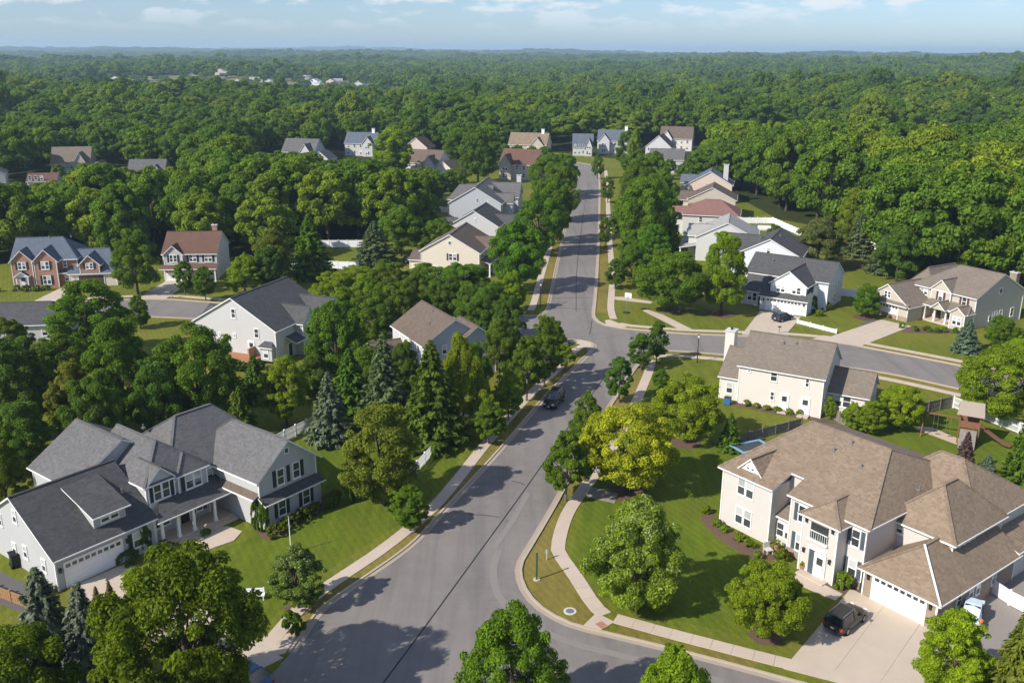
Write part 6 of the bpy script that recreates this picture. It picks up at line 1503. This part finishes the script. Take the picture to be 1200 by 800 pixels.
for (xa, za), (xb, zb) in zip(path[:-1], path[1:]):
    m.bar((xa, 0, za), (xb, 0, zb), 0.5, 0.05); m.bar((xa, 0.27, za + 0.08), (xb, 0.27, zb + 0.08), 0.05, 0.2); m.bar((xa, -0.27, za + 0.08), (xb, -0.27, zb + 0.08), 0.05, 0.2)
m.obj('slide', 'slide_brown', root)
rp = MB().add([(-0.75, -0.95, 1.6), (0.75, -0.95, 1.6), (0.75, -2.5, 0.03), (-0.75, -2.5, 0.03), (-0.75, -0.9, 1.5), (0.75, -0.9, 1.5), (0.75, -2.4, 0.0), (-0.75, -2.4, 0.0)], [(0, 3, 2, 1), (4, 5, 6, 7), (0, 4, 7, 3), (1, 2, 6, 5), (2, 3, 7, 6), (0, 1, 5, 4)]).obj('climbing_ramp', 'wood_grey', root)
for k in range(7): MB().box(-0.2 + 0.4 * (k % 2) - 0.08, -0.2 + 0.4 * (k % 2) + 0.08, -1.1 - k * 0.19 - 0.06, -1.1 - k * 0.19 + 0.06, 1.36 - k * 0.19, 1.52 - k * 0.19).obj('hold', 'clay', rp)
MB().bar((-0.9, 0, 2.35), (-4.2, 0, 2.35), 0.12, 0.16).obj('swing_beam', 'wood_red', root)
for sd in (-1, 1): MB().bar((-4.2, 0, 2.35), (-4.3, sd * 1.1, 0), 0.1, 0.1).obj('leg', 'wood_red', root)
for sx in (-1.9, -3.1):
    sw = MB().box(sx - 0.22, sx + 0.22, -0.1, 0.1, 0.5, 0.54).obj('swing', 'metal_dark', root)
    for d in (-0.2, 0.2): MB().bar((sx + d, 0, 0.54), (sx + d, 0, 2.3), 0.02, 0.02).obj('chain', 'metal_grey', sw)
sheet('sand_pit', [(50.6, 108.4), (53.6, 103.6), (55.0, 104.8), (53.0, 108.9), (51.8, 109.2)], 0.018, 'sand')

# trampoline
root = empty('trampoline', (28.1, 100.5, 0), R(24)); tag(root, 'blue rimmed rectangular trampoline behind the tan house roof', 'trampoline')
for sx in (-2.1, 2.1):
    for sy in (-1.2, 1.2): MB().tube([(sx, sy, 0), (sx, sy, 1.0)], 0.05, 8).obj('leg', 'trampoline_blue', root)
MB().box(-2.2, 2.2, -1.3, -0.95, 0.95, 1.03).box(-2.2, 2.2, 0.95, 1.3, 0.95, 1.03).box(-2.2, -1.85, -0.95, 0.95, 0.95, 1.03).box(1.85, 2.2, -0.95, 0.95, 0.95, 1.03).obj('pad', 'trampoline_blue', root)
MB().box(-1.85, 1.85, -0.95, 0.95, 0.93, 0.96).obj('jumping_mat', 'net_dark', root)

# patio behind the tan house
root = empty('brick_planter', (57.2, 88.0, 0), R(-40)); tag(root, 'low red brick planter wall on the patio at the right edge', 'planter')
MB().box(-1.6, 1.6, -0.7, 0.7, 0, 0.9).obj('wall', 'brick_red', root); MB().box(-1.7, 1.7, -0.8, 0.8, 0.9, 1.0).obj('coping', 'clay', root)
pad('patio', [(51.5, 86.5), (55.0, 90.5), (58.6, 87.0), (54.5, 83.2)], 0.05)

# basketball hoop on the corner lawn
root = empty('basketball_hoop', (20.6, 162.0, 0), R(150)); tag(root, 'white basketball hoop on a pole standing on the corner lawn', 'hoop')
MB().box(-0.5, 0.5, -0.4, 0.4, 0, 0.2).obj('base', 'metal_dark', root); MB().tube([(0, 0, 0.2), (0, 0, 2.2), (0, -0.5, 3.0)], 0.06, 8).obj('pole', 'metal_grey', root)
MB().box(-0.65, 0.65, -0.62, -0.56, 2.7, 3.6).obj('backboard', 'plate', root)
MB().tube([(0.24 * math.cos(k * math.pi / 6), -0.9 + 0.24 * math.sin(k * math.pi / 6), 2.9) for k in range(13)], 0.02, 6).obj('rim', 'orange', root)

# green street light post on the near right corner
root = empty('utility_post', (2.3, 73.0, 0)); tag(root, 'slim dark green post on the corner verge', 'post')
MB().cyl(0, 0, 0, 2.55, 0.075, 10).obj('shaft', 'pole_green', root); MB().cyl(0, 0, 2.55, 2.68, 0.10, 10).obj('cap', 'pole_green', root); MB().cyl(0, 0, 0, 0.08, 0.32, 12).obj('footing', 'concrete', root)
root = empty('stake', (3.3, 76.4, 0)); tag(root, 'thin pale marker stake on the corner verge above the green post', 'stake')
MB().box(-0.04, 0.04, -0.04, 0.04, 0, 1.1).obj('shaft', 'stone_pale', root); MB().box(-0.16, 0.16, -0.02, 0.02, 0.7, 1.05).obj('plate', 'trampoline_blue', root)
root = empty('manhole_cover', (5.0, 68.1, 0.016)); tag(root, 'round white rimmed utility cover in the corner verge', 'manhole cover')
MB().cyl(0, 0, 0, 0.05, 0.55, 18).obj('rim', 'stone_pale', root); MB().cyl(0, 0, 0.05, 0.06, 0.36, 16).obj('lid', 'metal_grey', root)
def lamp_post(label, x, y, h):
    root = empty('street_lamp', (x, y, 0)); tag(root, label, 'street lamp', 'street lamps')
    MB().tube([(0, 0, 0), (0, 0, h)], [0.09, 0.05], 8).obj('pole', 'metal_dark', root); MB().box(-0.12, 0.12, -0.12, 0.12, h, h + 0.4).obj('lantern', 'lamp_clear', root); MB().box(-0.17, 0.17, -0.17, 0.17, h + 0.4, h + 0.46).obj('cap', 'metal_dark', root)
lamp_post('dark street lamp by the far sidewalk left of the beige house', 28.1, 134.0, 4.0)
lamp_post('dark street lamp on the left verge above the crossroads', 5.2, 166.0, 4.0)

# flagpole
root = empty('flagpole', (-20.6, 77.4, 0)); tag(root, 'slim white flagpole behind the blossoming lawn tree', 'flagpole')
MB().tube([(0, 0, 0), (0, 0, 3.8)], [0.06, 0.035], 8).obj('pole', 'vinyl_white', root); MB().cyl(0, 0, 3.8, 3.9, 0.06, 8).obj('finial', 'metal_grey', root)
# white lawn bench under the maple
root = empty('bench', (-22.0, 69.7, 0), R(5)); tag(root, 'white bench on the lawn beside the big maple', 'bench')
for k in range(3): MB().box(-0.9, 0.9, -0.26 + k * 0.18, -0.11 + k * 0.18, 0.43, 0.47).obj('slat', 'vinyl_white', root)
for k in range(2): MB().box(-0.9, 0.9, 0.27, 0.31, 0.58 + k * 0.2, 0.72 + k * 0.2).obj('slat', 'vinyl_white', root)
for sx in (-0.8, 0.8): MB().box(sx - 0.04, sx + 0.04, -0.26, -0.18, 0, 0.43).obj('leg', 'vinyl_white', root); MB().box(sx - 0.04, sx + 0.04, 0.24, 0.32, 0, 0.98).obj('leg', 'vinyl_white', root)
# lawn ornaments
for x, y, w_ in ((19.4, 66.8, 'left'), (21.8, 66.9, 'right')):
    root = empty('lawn_ornament', (x, y, 0)); tag(root, 'small white and orange lawn ornament before the tan house, %s one' % w_, 'ornament', 'lawn ornaments')
    MB().tube([(0, 0, 0), (0, 0, 0.25), (0.05, 0, 0.45)], [0.12, 0.16, 0.05], 8).obj('body', 'orange', root, smooth=True); MB().tube([(0.05, 0, 0.42), (0.1, 0, 0.6)], [0.09, 0.05], 8).obj('head', 'vinyl_white', root, smooth=True)
# garage-side clutter of the white house
root = empty('utility_box', (-42.2, 74.4, 0), R(53)); tag(root, 'grey utility shed box against the white garage side wall', 'utility box')
MB().box(-0.7, 0.7, -0.5, 0.5, 0, 1.9).obj('body', 'siding_pale', root); MB().box(-0.75, 0.75, -0.55, 0.55, 1.9, 1.98).obj('lid', 'metal_grey', root); MB().box(-0.3, 0.3, -0.53, -0.5, 0.2, 1.6).obj('hatch', 'trim_white', root)
root = empty('wheelie_bin', (-45.0, 75.0, 0), R(40)); root.scale = (1.3, 1.3, 1.1); tag(root, 'black rubbish bin beside the white garage side wall', 'bin')
loft([(-0.4, [(0, 0.1), (0.36, 0.1), (0.40, 0.6), (0.42, 1.1), (0.40, 1.14), (0.2, 1.15), (0, 1.16)]), (0.4, [(0, 0.1), (0.36, 0.1), (0.40, 0.6), (0.42, 1.1), (0.40, 1.14), (0.2, 1.15), (0, 1.16)])]).obj('body', 'metal_dark', root); MB().box(-0.46, 0.5, -0.46, 0.46, 1.16, 1.22).obj('lid', 'rubber', root); MB().tube([(-0.35, -0.42, 0.14), (-0.35, 0.42, 0.14)], 0.14, 10).obj('wheel', 'rubber', root)
root = empty('wheelie_bin', (28.9, 116.6, 0), R(-30)); tag(root, 'blue recycling bin at the back corner of the beige house', 'bin')
MB().box(-0.4, 0.4, -0.35, 0.35, 0.1, 1.0).obj('body', 'plastic_blue', root); MB().box(-0.45, 0.45, -0.4, 0.4, 1.0, 1.06).obj('lid', 'metal_dark', root); MB().tube([(-0.3, -0.3, 0.12), (-0.3, 0.3, 0.12)], 0.12, 10).obj('wheel', 'rubber', root)
# front patio of the tan house: pots, chairs, steps
for i, (x, y, lab) in enumerate(((25.2, 78.6, 'terracotta flower pot nearest the recessed window of the tan house'), (26.6, 74.9, 'terracotta flower pot by the entry step of the tan house'), (28.0, 73.3, 'terracotta pot right of the entry of the tan house'))):
    root = empty('flower_pot', (x, y, 0)); tag(root, lab, 'pot', 'flower pots of the tan house')
    MB().tube([(0, 0, 0), (0, 0, 0.5)], [0.22, 0.34], 12).obj('pot', 'clay', root); c = link('plant', PROTO['shrub'][0][0], root, (0, 0, 0.45)); c.scale = (0.4, 0.4, 0.48); c.color = (*TINT['yg'], 1)
for x, y, rz_, lab in ((24.2, 77.8, 20, 'pale garden chair on the front patio of the tan house'), (29.0, 72.9, 70, 'white stone seat in the bed left of the garage')):
    root = empty('garden_chair', (x, y, 0), R(rz_)); tag(root, lab, 'chair')
    MB().box(-0.35, 0.35, -0.35, 0.35, 0.40, 0.48).obj('seat', 'stone_pale', root); MB().box(-0.35, 0.35, 0.30, 0.38, 0.48, 1.05).obj('backrest', 'stone_pale', root)
    for sx in (-0.3, 0.3):
        for sy in (-0.3, 0.3): MB().box(sx - 0.04, sx + 0.04, sy - 0.04, sy + 0.04, 0, 0.40).obj('leg', 'stone_pale', root)
# mailboxes
for x, y, lab in ((-20.6, 57.2, 'mailbox at the mouth of the white house driveway'), (29.6, 53.4, 'mailbox at the tan house driveway'), (44.8, 149.6, 'mailbox at the parked car driveway'), (-64.4, 170.8, 'mailbox before the red brown roofed house')):
    root = empty('mailbox', (x, y, 0)); tag(root, lab, 'mailbox', 'mailboxes'); MB().box(-0.05, 0.05, -0.05, 0.05, 0, 1.1).obj('post', 'wood_grey', root); MB().tube([(-0.25, 0, 1.2), (0.25, 0, 1.2)], 0.12, 10).obj('box', 'metal_dark', root)
# white cargo trailer left of the road
root = empty('white_trailer', (3.2, 256.5, 0), R(75)); tag(root, 'white boat shaped trailer on the drive of the light grey house', 'trailer')
loft([(-1.8, [(0, 0.5), (0.7, 0.5), (0.85, 1.2), (0.6, 1.5), (0, 1.5)]), (1.0, [(0, 0.5), (0.7, 0.5), (0.9, 1.3), (0.6, 1.7), (0, 1.7)]), (2.4, [(0, 0.9), (0.1, 0.9), (0.2, 1.3), (0.1, 1.5), (0, 1.5)])]).obj('body', 'paint_white', root)
for sd in (1, -1): MB().tube([(-0.3, sd * 0.75, 0.3), (-0.3, sd * 0.9, 0.3)], 0.3, 12).obj('wheel', 'rubber', root)

# ------------------------------------------------------------------ the forest beyond: one mass to the horizon
CLEAR = [(-560, 1120, -170, 1420), (-350, 1290, -150, 1420)]
def far_open(x, y):
    return any(a < x < c and b < y < d for a, b, c, d in CLEAR)
MEADOW_BUMP = True
rsF = random.Random(9)
FP = []
REST = [
(74,325,18,7.8), (80,320,18,7.6), (156,329,23,10.1), (-31,287,11,4.4), (150,326,22,7.6), (70,317,16,6.9), (96,339,21,7.1), (-66,296,13,5.4), (85,346,22,7.8), (-78,301,14,5.9), (-36,289,11,4.4), (156,313,20,7.0), (131,321,20,9.0), (-107,276,11,4.7), (-20,289,10,4.3), (192,310,23,8.0), (-155,251,11,4.6), (-136,256,10,4.2), (-34,290,10,4.3), (-66,302,13,5.3), (175,313,21,7.2), (104,335,19,6.5), (184,312,21,9.1), (77,312,14,5.2), (-128,261,9,3.8), (-96,322,16,6.1), (-33,293,10,4.0), (-174,286,16,6.2), (181,305,19,7.3), (-55,300,11,4.7), (-125,264,9,3.8), (72,317,14,5.2), (185,342,25,8.5), (64,319,14,5.9), (149,344,22,9.7), (71,328,16,7.1), (-125,287,12,5.0), (110,346,20,7.5), (-112,280,10,4.1), (-39,297,10,4.0), (171,326,21,8.8), (-130,267,9,3.8), (80,335,17,6.3), (161,322,19,8.2), (-84,305,12,5.1), (-118,282,10,4.3), (-154,259,10,4.0), (-144,258,8,3.6), (81,328,15,6.2), (-104,286,10,4.1), (170,339,22,9.2), (-145,263,9,3.8), (175,332,21,8.1), (185,319,20,9.4), (-33,298,9,3.6), (-49,307,11,4.5), (-69,314,12,5.0), (135,343,20,9.3), (134,334,18,6.6), (164,342,22,8.3), (72,336,15,7.1), (-172,326,20,8.1), (-34,302,9,3.7), (-106,326,15,6.9), (72,336,15,5.9), (119,341,18,6.9), (-25,301,8,3.5), (146,343,20,7.7), (160,333,19,7.6), (-87,312,12,4.8), (143,335,18,8.5), (202,344,24,11.4), (183,333,21,8.5), (199,331,22,7.6), (-81,316,12,4.9), (-18,306,8,3.5), (-130,297,11,4.7), (-76,322,12,5.1), (-95,330,14,5.0), (-108,296,10,4.0), (-108,341,17,7.7), (-112,346,18,8.0), (-137,276,8,3.5), (-151,270,8,3.5), (-54,316,10,4.3), (192,342,22,10.2), (-161,264,8,3.5), (-188,307,17,6.0), (-144,272,8,3.3), (-122,294,10,4.0), (-50,316,10,4.1), (-134,342,18,7.6), (-28,310,8,3.4), (-86,323,12,5.0), (-36,308,8,3.3), (-112,346,17,7.0), (-112,297,9,3.8), (-31,312,8,3.4), (-126,279,7,2.9), (70,343,14,6.0), (193,336,20,7.2), (-124,341,16,7.4), (-116,344,16,7.6), (193,326,18,8.3), (61,319,9,3.9), (-39,314,8,3.2), (-131,303,10,4.2), (-107,356,17,8.0), (-20,382,19,6.8), (-57,322,9,3.9), (-11,374,17,6.6), (-126,300,9,3.7), (-126,360,18,8.0), (-117,353,16,6.1), (-69,324,9,3.9), (-174,332,17,7.8), (-136,284,6,2.7), (-103,346,14,6.4), (-71,333,11,4.5), (61,325,9,3.8), (-86,330,11,4.5), (-74,334,11,4.5), (-20,320,7,3.0), (-154,278,7,2.8), (-100,355,15,5.7), (208,345,21,9.1), (-109,368,17,7.6), (-172,348,18,6.4), (-33,319,7,2.9), (-165,276,7,2.9), (-57,330,9,3.9), (-181,330,16,6.6), (63,327,8,3.6), (-116,308,8,3.3), (-110,381,19,7.1), (-12,382,16,5.5), (-139,310,9,3.9), (-111,361,15,7.3), (-190,346,18,8.6), (-113,357,15,5.4), (-188,352,19,8.5), (-150,283,6,2.4), (-168,278,6,2.7), (-177,326,14,5.0), (-147,288,6,2.6), (-146,363,17,7.2), (-27,326,6,2.7), (-130,347,14,6.3), (-22,326,6,2.6), (-118,360,15,5.2), (-33,325,6,2.6), (62,334,8,3.5), (-89,339,10,4.3), (-40,324,6,2.6), (-48,324,6,2.6), (-160,284,6,2.5), (-181,354,18,6.1), (-144,293,6,2.4), (-120,370,16,7.2), (-156,361,17,6.7), (-18,376,14,5.8), (-192,336,15,5.3), (-140,358,15,6.0), (-115,315,7,2.8), (-46,329,6,2.6), (-133,311,7,3.0), (-79,343,9,3.9), (-94,340,10,4.0), (-127,312,7,2.8), (-80,342,9,3.8), (-131,378,17,6.9), (61,337,7,3.1), (-131,368,16,5.6), (-173,356,16,7.2), (-179,338,14,6.7), (-18,333,6,2.3), (-30,333,6,2.3), (-139,371,16,7.1), (-150,295,5,2.1), (-32,334,6,2.4), (-109,398,18,8.2), (-159,292,5,2.2), (-60,344,8,3.3), (-159,380,18,6.6), (-43,333,6,2.3), (-94,344,9,3.7), (-144,321,8,3.4), (-23,399,16,5.5), (-100,404,19,8.4), (-110,379,15,6.7), (-63,343,7,3.1), (-141,383,17,7.2), (-24,405,17,6.5), (-70,342,7,3.1), (51,343,7,2.8), (-71,346,7,3.1), (43,352,8,3.2), (-121,376,14,6.0), (-181,357,15,5.1), (-82,353,9,3.6), (56,345,6,2.7), (-4,371,10,4.2), (-8,408,16,6.1), (-112,398,17,6.7), (-107,387,15,5.9), (-113,381,14,5.0), (-160,390,18,7.9), (-150,379,16,6.3), (-43,341,5,2.0), (-147,373,14,5.1), (-150,325,7,2.9), (-112,413,19,7.5), (-162,374,15,5.6), (-139,401,18,7.6), (-43,429,19,7.0), (-174,369,15,5.5), (-211,356,16,6.4), (-124,389,15,7.1), (-158,326,7,3.0), (59,354,7,2.8), (-71,351,6,2.7), (-157,397,18,8.3), (-151,390,16,6.9), (13,376,9,3.8), (51,354,6,2.5), (-220,361,17,7.1), (46,365,8,3.1), (-172,390,17,5.8), (-203,353,14,5.7), (-107,401,15,6.1), (-94,357,8,3.2), (-197,362,15,5.1), (-176,369,14,6.1), (-113,419,18,7.7), (-196,366,15,6.2), (-54,357,6,2.5), (-196,384,18,6.7), (-187,381,16,6.1), (-87,401,14,6.1), (-189,374,15,6.2), (-32,438,19,7.3), (-88,413,16,6.5), (-221,370,17,7.2), (-171,404,18,7.8), (-119,410,16,7.2), (-193,397,19,8.8), (-138,386,14,4.5), (-59,358,6,2.4), (-186,364,13,4.5), (2,382,9,3.7), (-43,433,18,6.9), (-210,354,14,5.5), (-163,412,19,8.4), (-113,425,18,7.4), (-154,399,16,5.5), (2,442,18,7.9), (-12,423,15,6.1), (-133,421,18,7.0), (-179,382,15,6.2), (-32,429,16,7.1), (-149,412,18,8.0), (-197,394,18,8.4), (-101,422,17,7.9), (-61,363,6,2.5), (13,443,18,6.1), (-89,438,19,6.6), (-208,372,15,7.2), (-22,415,14,4.5), (-132,393,13,6.3), (-166,384,14,5.0), (-148,416,18,7.0), (-206,383,16,6.3), (-133,409,16,5.5), (-97,412,14,5.7), (-84,367,6,2.7), (-130,401,14,6.1), (-193,409,19,7.7), (-208,399,18,7.9), (-142,409,16,5.3), (-102,369,7,3.1), (-23,426,15,6.2), (-210,388,17,6.0), (-90,368,6,2.7), (-142,426,18,7.3), (-177,394,15,6.1), (-19,432,15,5.2), (-123,403,13,4.5), (13,388,8,3.3), (-197,396,17,7.7), (-80,373,7,2.8), (-66,368,5,2.2), (-52,369,5,2.1), (-191,387,15,5.0), (-218,381,16,7.1), (-33,372,5,2.1), (-122,420,15,6.1), (-71,446,18,7.3), (-47,424,13,6.0), (-113,420,15,6.3), (-18,452,18,6.5), (-110,443,18,8.4), (-188,417,18,7.4), (-48,458,19,8.6), (-100,375,6,2.7), (-63,372,5,1.9), (-103,445,18,8.0), (-6,398,8,3.3), (-121,432,16,6.5), (-4,397,8,3.2), (-13,455,17,6.3), (-182,419,18,6.3), (-70,455,18,6.3), (-26,443,15,6.9), (13,396,7,3.0), (-87,425,13,5.2), (-221,409,19,6.6), (-150,434,18,7.6), (-47,445,16,6.9), (-54,434,14,6.1), (-230,386,16,5.5), (-168,407,14,4.7), (-106,427,14,5.7), (-37,441,14,5.5), (-13,442,14,4.8), (-93,444,16,5.4), (8,401,7,3.1), (-112,433,15,6.0), (-12,461,17,8.1), (2,402,7,3.0), (-2,458,16,6.3), (-107,442,16,7.6), (-77,443,15,5.6), (-182,404,14,4.6), (-166,434,18,7.4), (-27,467,18,6.4), (-101,381,6,2.4), (-233,407,18,6.6), (-158,424,15,7.0), (-19,441,14,6.1), (-50,464,17,8.2), (-227,398,16,7.1), (-138,454,19,8.6), (-131,451,18,6.5), (-172,440,18,8.3), (-243,409,19,8.7), (-114,463,19,7.5), (-152,443,17,6.6), (-157,438,17,6.8), (-108,450,16,7.5), (-17,461,16,5.3), (-146,448,18,7.0), (-42,461,16,6.3), (-143,424,14,6.1), (-224,390,14,6.4), (-207,412,16,5.6), (-130,430,14,6.0), (-62,449,14,6.0), (-40,453,15,5.8), (59,392,5,2.0), (-237,392,15,5.5), (-79,456,16,5.5), (-58,456,15,6.2), (-99,438,13,5.8), (-116,458,17,5.8), (-162,432,15,7.0), (-191,440,18,7.4), (-171,416,13,5.7), (-68,464,16,6.7), (-181,413,13,5.9), (-152,462,19,8.6), (-199,413,14,5.2), (-93,453,15,7.0), (-63,465,16,6.7), (-123,441,14,6.5), (13,455,14,6.4), (-28,453,13,5.6), (-204,423,16,7.5), (-221,396,13,5.0), (-137,444,15,5.1), (-101,456,15,5.1), (-211,420,16,7.3), (-179,426,14,5.5), (-202,446,18,7.4), (-189,428,15,6.7), (-218,424,16,5.9), (-243,404,15,5.7), (-113,469,17,5.8), (-112,459,15,5.5), (12,463,13,4.6), (-131,444,13,4.9), (-122,454,14,6.0), (-113,472,17,6.4), (-203,432,16,7.2), (-80,466,15,5.9), (-116,466,16,6.8), (-217,444,18,7.3), (-2,465,13,5.1), (-209,438,16,5.5), (-181,443,15,6.4), (-159,448,15,7.0), (-177,462,18,7.1), (-229,423,16,7.3), (-251,424,17,6.0), (-92,464,14,6.0), (-186,452,16,6.3), (-168,446,14,6.5), (-166,458,16,5.4), (-162,471,18,6.6), (-251,413,15,6.4), (-250,428,17,7.9), (-244,428,17,5.8), (-261,430,18,6.2), (-167,472,18,6.5), (-143,456,14,5.4), (-197,438,14,5.1), (-240,438,18,7.4), (-243,422,15,5.3), (-213,430,14,4.7), (-223,457,18,6.1), (-102,464,13,5.6), (-196,459,17,5.7), (-229,428,15,6.0), (-233,448,18,7.5), (-181,471,18,7.0), (-133,464,14,5.4), (-143,473,16,5.6), (-222,434,14,6.3), (-160,458,13,5.7), (-202,469,17,6.7), (-130,470,14,5.6), (-176,452,13,5.1), (-260,440,17,7.2), (-250,437,16,6.1), (-190,470,16,7.2), (-230,441,14,5.0), (-267,440,17,7.0), (-190,461,14,5.3), (-217,472,17,7.3), (-236,450,15,6.2), (-153,474,14,5.9), (-209,461,15,4.9), (-212,452,13,5.5), (-256,452,17,6.1), (-224,451,14,5.3), (-272,458,18,7.1), (-238,470,16,5.8), (-256,457,15,5.7), (-230,459,13,5.1), (-233,468,15,5.9), (-209,471,14,5.4), (-270,469,18,8.5), (-248,452,13,5.6), (-268,449,14,5.9), (-242,458,14,6.0), (-249,463,14,6.0), (-248,472,14,5.3), (-258,468,14,6.1), (-280,466,15,6.3), (-280,459,14,6.1),
]
for x, y, h_, r_ in REST: FP.append((x, y, r_, r_, h_, rsF.randrange(5)))
BOX = [(-185, 300, -148, 354), (-134, 318, -116, 334), (-100, 366, -50, 440), (-50, 398, -34, 416), (-8, 410, 92, 468)]
def band(y0, y1, sp, r0, r1, h0, h1, p0, p1, k=0.66):
    y = y0
    while y < y1:
        x = -y * k
        while x < y * k:
            X = x + rsF.uniform(-.48, .48) * sp; Y = y + rsF.uniform(-.48, .48) * sp
            dens = pnoise((X / 260, Y / 260, 3.3))
            fo = far_open(X, Y)
            if (not fo or rsF.random() < 0.3) and dens > -0.52 and not any(a < X < c and b < Y < d for a, b, c, d in BOX):
                r = rsF.uniform(r0, r1)
                hh = (rsF.uniform(h0, h1) * (1.25 if rsF.random() < 0.07 else 1)) * (1 + 0.16 * pnoise((X / 90, Y / 90, 8)))
                if 820 < Y < 1180 and -0.5 < X / Y < -0.1: hh *= 0.45
                if fo: hh *= 0.5; r *= 0.75
                FP.append((X, Y, r, r, hh, rsF.randint(p0, p1)))
            x += sp
        y += sp
band(472, 900, 12, 6.0, 11.5, 13, 23, 0, 4)
band(300, 472, 10.0, 5.0, 7.0, 13, 20, 0, 4, 0.66) if False else None
band(900, 2000, 14, 6.5, 13, 11, 23, 5, 7)
band(2000, 4600, 27, 13, 26, 12, 23, 5, 7)
band(4600, 11500, 62, 40, 56, 13, 22, 5, 7, 0.62)

hid = bpy.data.collections.new('forest_kit')
def kit(me):
    o = bpy.data.objects.new('forest_kit_%02d' % len(hid.objects), me); hid.objects.link(o)
for cm, tm, fr, asp in PROTO['wood']: kit(cm)
for sd, sh in ((51, 'round'), (52, 'irregular'), (53, 'round')): kit(crown('canopy', sd, sh, 55, 2800, 0.155, 'leaf_wood', asp=1.5, crad=(0.14, 0.27))[0])
me = bpy.data.meshes.new('forest')
me.vertices.add(len(FP))
co = np.array([(x, y, terrain(x, y) + hh * 0.28) for x, y, r, r2, hh, k in FP], dtype=np.float32)
me.vertices.foreach_set('co', co.reshape(-1))
a = me.attributes.new('size', 'FLOAT_VECTOR', 'POINT'); a.data.foreach_set('vector', np.array([(r, r2, hh * 0.72 / (1.5 if k > 4 else 1.7)) for x, y, r, r2, hh, k in FP], dtype=np.float32).reshape(-1))
a = me.attributes.new('turn', 'FLOAT', 'POINT'); a.data.foreach_set('value', np.array([rsF.uniform(0, 6.28) for _ in FP], dtype=np.float32))
a = me.attributes.new('pick', 'INT', 'POINT'); a.data.foreach_set('value', np.array([p[5] for p in FP], dtype=np.int32))
forest = link('forest', me); tag(forest, 'endless green forest canopy rolling away to the horizon', 'forest', kind='stuff')
ng = bpy.data.node_groups.new('forest_scatter', 'GeometryNodeTree')
ng.interface.new_socket('Geometry', in_out='INPUT', socket_type='NodeSocketGeometry'); ng.interface.new_socket('Geometry', in_out='OUTPUT', socket_type='NodeSocketGeometry')
gi_, go_ = ng.nodes.new('NodeGroupInput'), ng.nodes.new('NodeGroupOutput')
ci = ng.nodes.new('GeometryNodeCollectionInfo'); ci.inputs['Collection'].default_value = hid; ci.inputs['Separate Children'].default_value = True; ci.inputs['Reset Children'].default_value = True
ip = ng.nodes.new('GeometryNodeInstanceOnPoints'); ip.inputs['Pick Instance'].default_value = True
def attr(nm, ty):
    n = ng.nodes.new('GeometryNodeInputNamedAttribute'); n.data_type = ty; n.inputs[0].default_value = nm; return n.outputs[0]
cx = ng.nodes.new('ShaderNodeCombineXYZ')
er = ng.nodes.new('FunctionNodeEulerToRotation')
K = ng.links.new
K(gi_.outputs[0], ip.inputs['Points']); K(ci.outputs[0], ip.inputs['Instance']); K(attr('pick', 'INT'), ip.inputs['Instance Index'])
K(attr('turn', 'FLOAT'), cx.inputs[2]); K(cx.outputs[0], er.inputs[0]); K(er.outputs[0], ip.inputs['Rotation']); K(attr('size', 'FLOAT_VECTOR'), ip.inputs['Scale'])
K(ip.outputs[0], go_.inputs[0])
md = forest.modifiers.new('scatter', 'NODES'); md.node_group = ng

# far clearing with rows of little houses
m = MB(); n_ = 14
for j in range(n_ + 1):
    for i in range(n_ + 1):
        x = -555 + 380 * i / n_; y = 1125 + 290 * j / n_; m.v.append((x, y, terrain(x, y) + 0.5))
m.f = [(j * (n_ + 1) + i, j * (n_ + 1) + i + 1, (j + 1) * (n_ + 1) + i + 1, (j + 1) * (n_ + 1) + i) for j in range(n_) for i in range(n_)]; m.mi = [0] * len(m.f)
tag(m.obj('meadow', 'meadow', smooth=True), kind='structure')
rsH = random.Random(3)
def tiny(x, y, group, label, rot):
    z = terrain(x, y) + 0.4; w = rsH.uniform(11, 15); d = rsH.uniform(9, 11)
    h = House(label, (x, y), rot, rsH.choice(('siding_white', 'siding_white', 'siding_cool', 'siding_cream', 'siding_rose')), rsH.choice(('roof_midgrey', 'roof_taupe', 'roof_umber', 'roof_pale')), detail=0, group=group)
    h.root.location.z = z; h.gable(0, w, 0, d, 5.6, 9.0, rsH.choice('xy'), 0, 0); h.gable(w * 0.6, w + 4, -1.5, d * 0.6, 3.4, 5.6, 'x', 0, 0)
for k in range(15): tiny(-540 + k * 24 + rsH.uniform(-7, 7), 1300 + rsH.uniform(-90, 80), 'rows of little houses in the far clearing', 'tiny pale house in the far clearing at the upper left, %s' % ORD[k], rsH.uniform(-25, 25))
for k in range(9): tiny(-300 + k * 19 + rsH.uniform(-5, 5), 1365 + rsH.uniform(-50, 45), 'little houses right of the far clearing', 'tiny pale house right of the far clearing, %s' % ORD[k], rsH.uniform(-25, 25))

# ------------------------------------------------------------------ haze
hz = MB().box(-15000, 15000, -500, 21000, -75, 125)
me = bpy.data.meshes.new('haze'); me.from_pydata(hz.v, [], hz.f)
t = NT('haze')
vol = t.n('ShaderNodeVolumePrincipled', {'Color': (0.60, 0.83, 1.0, 1), 'Density': 0.00013, 'Anisotropy': 0.1})
t.l(vol.outputs[0], t.out.inputs['Volume']); me.materials.append(t.m)
tag(link('haze', me), 'thin blue summer haze over the far woods', 'haze', kind='stuff')
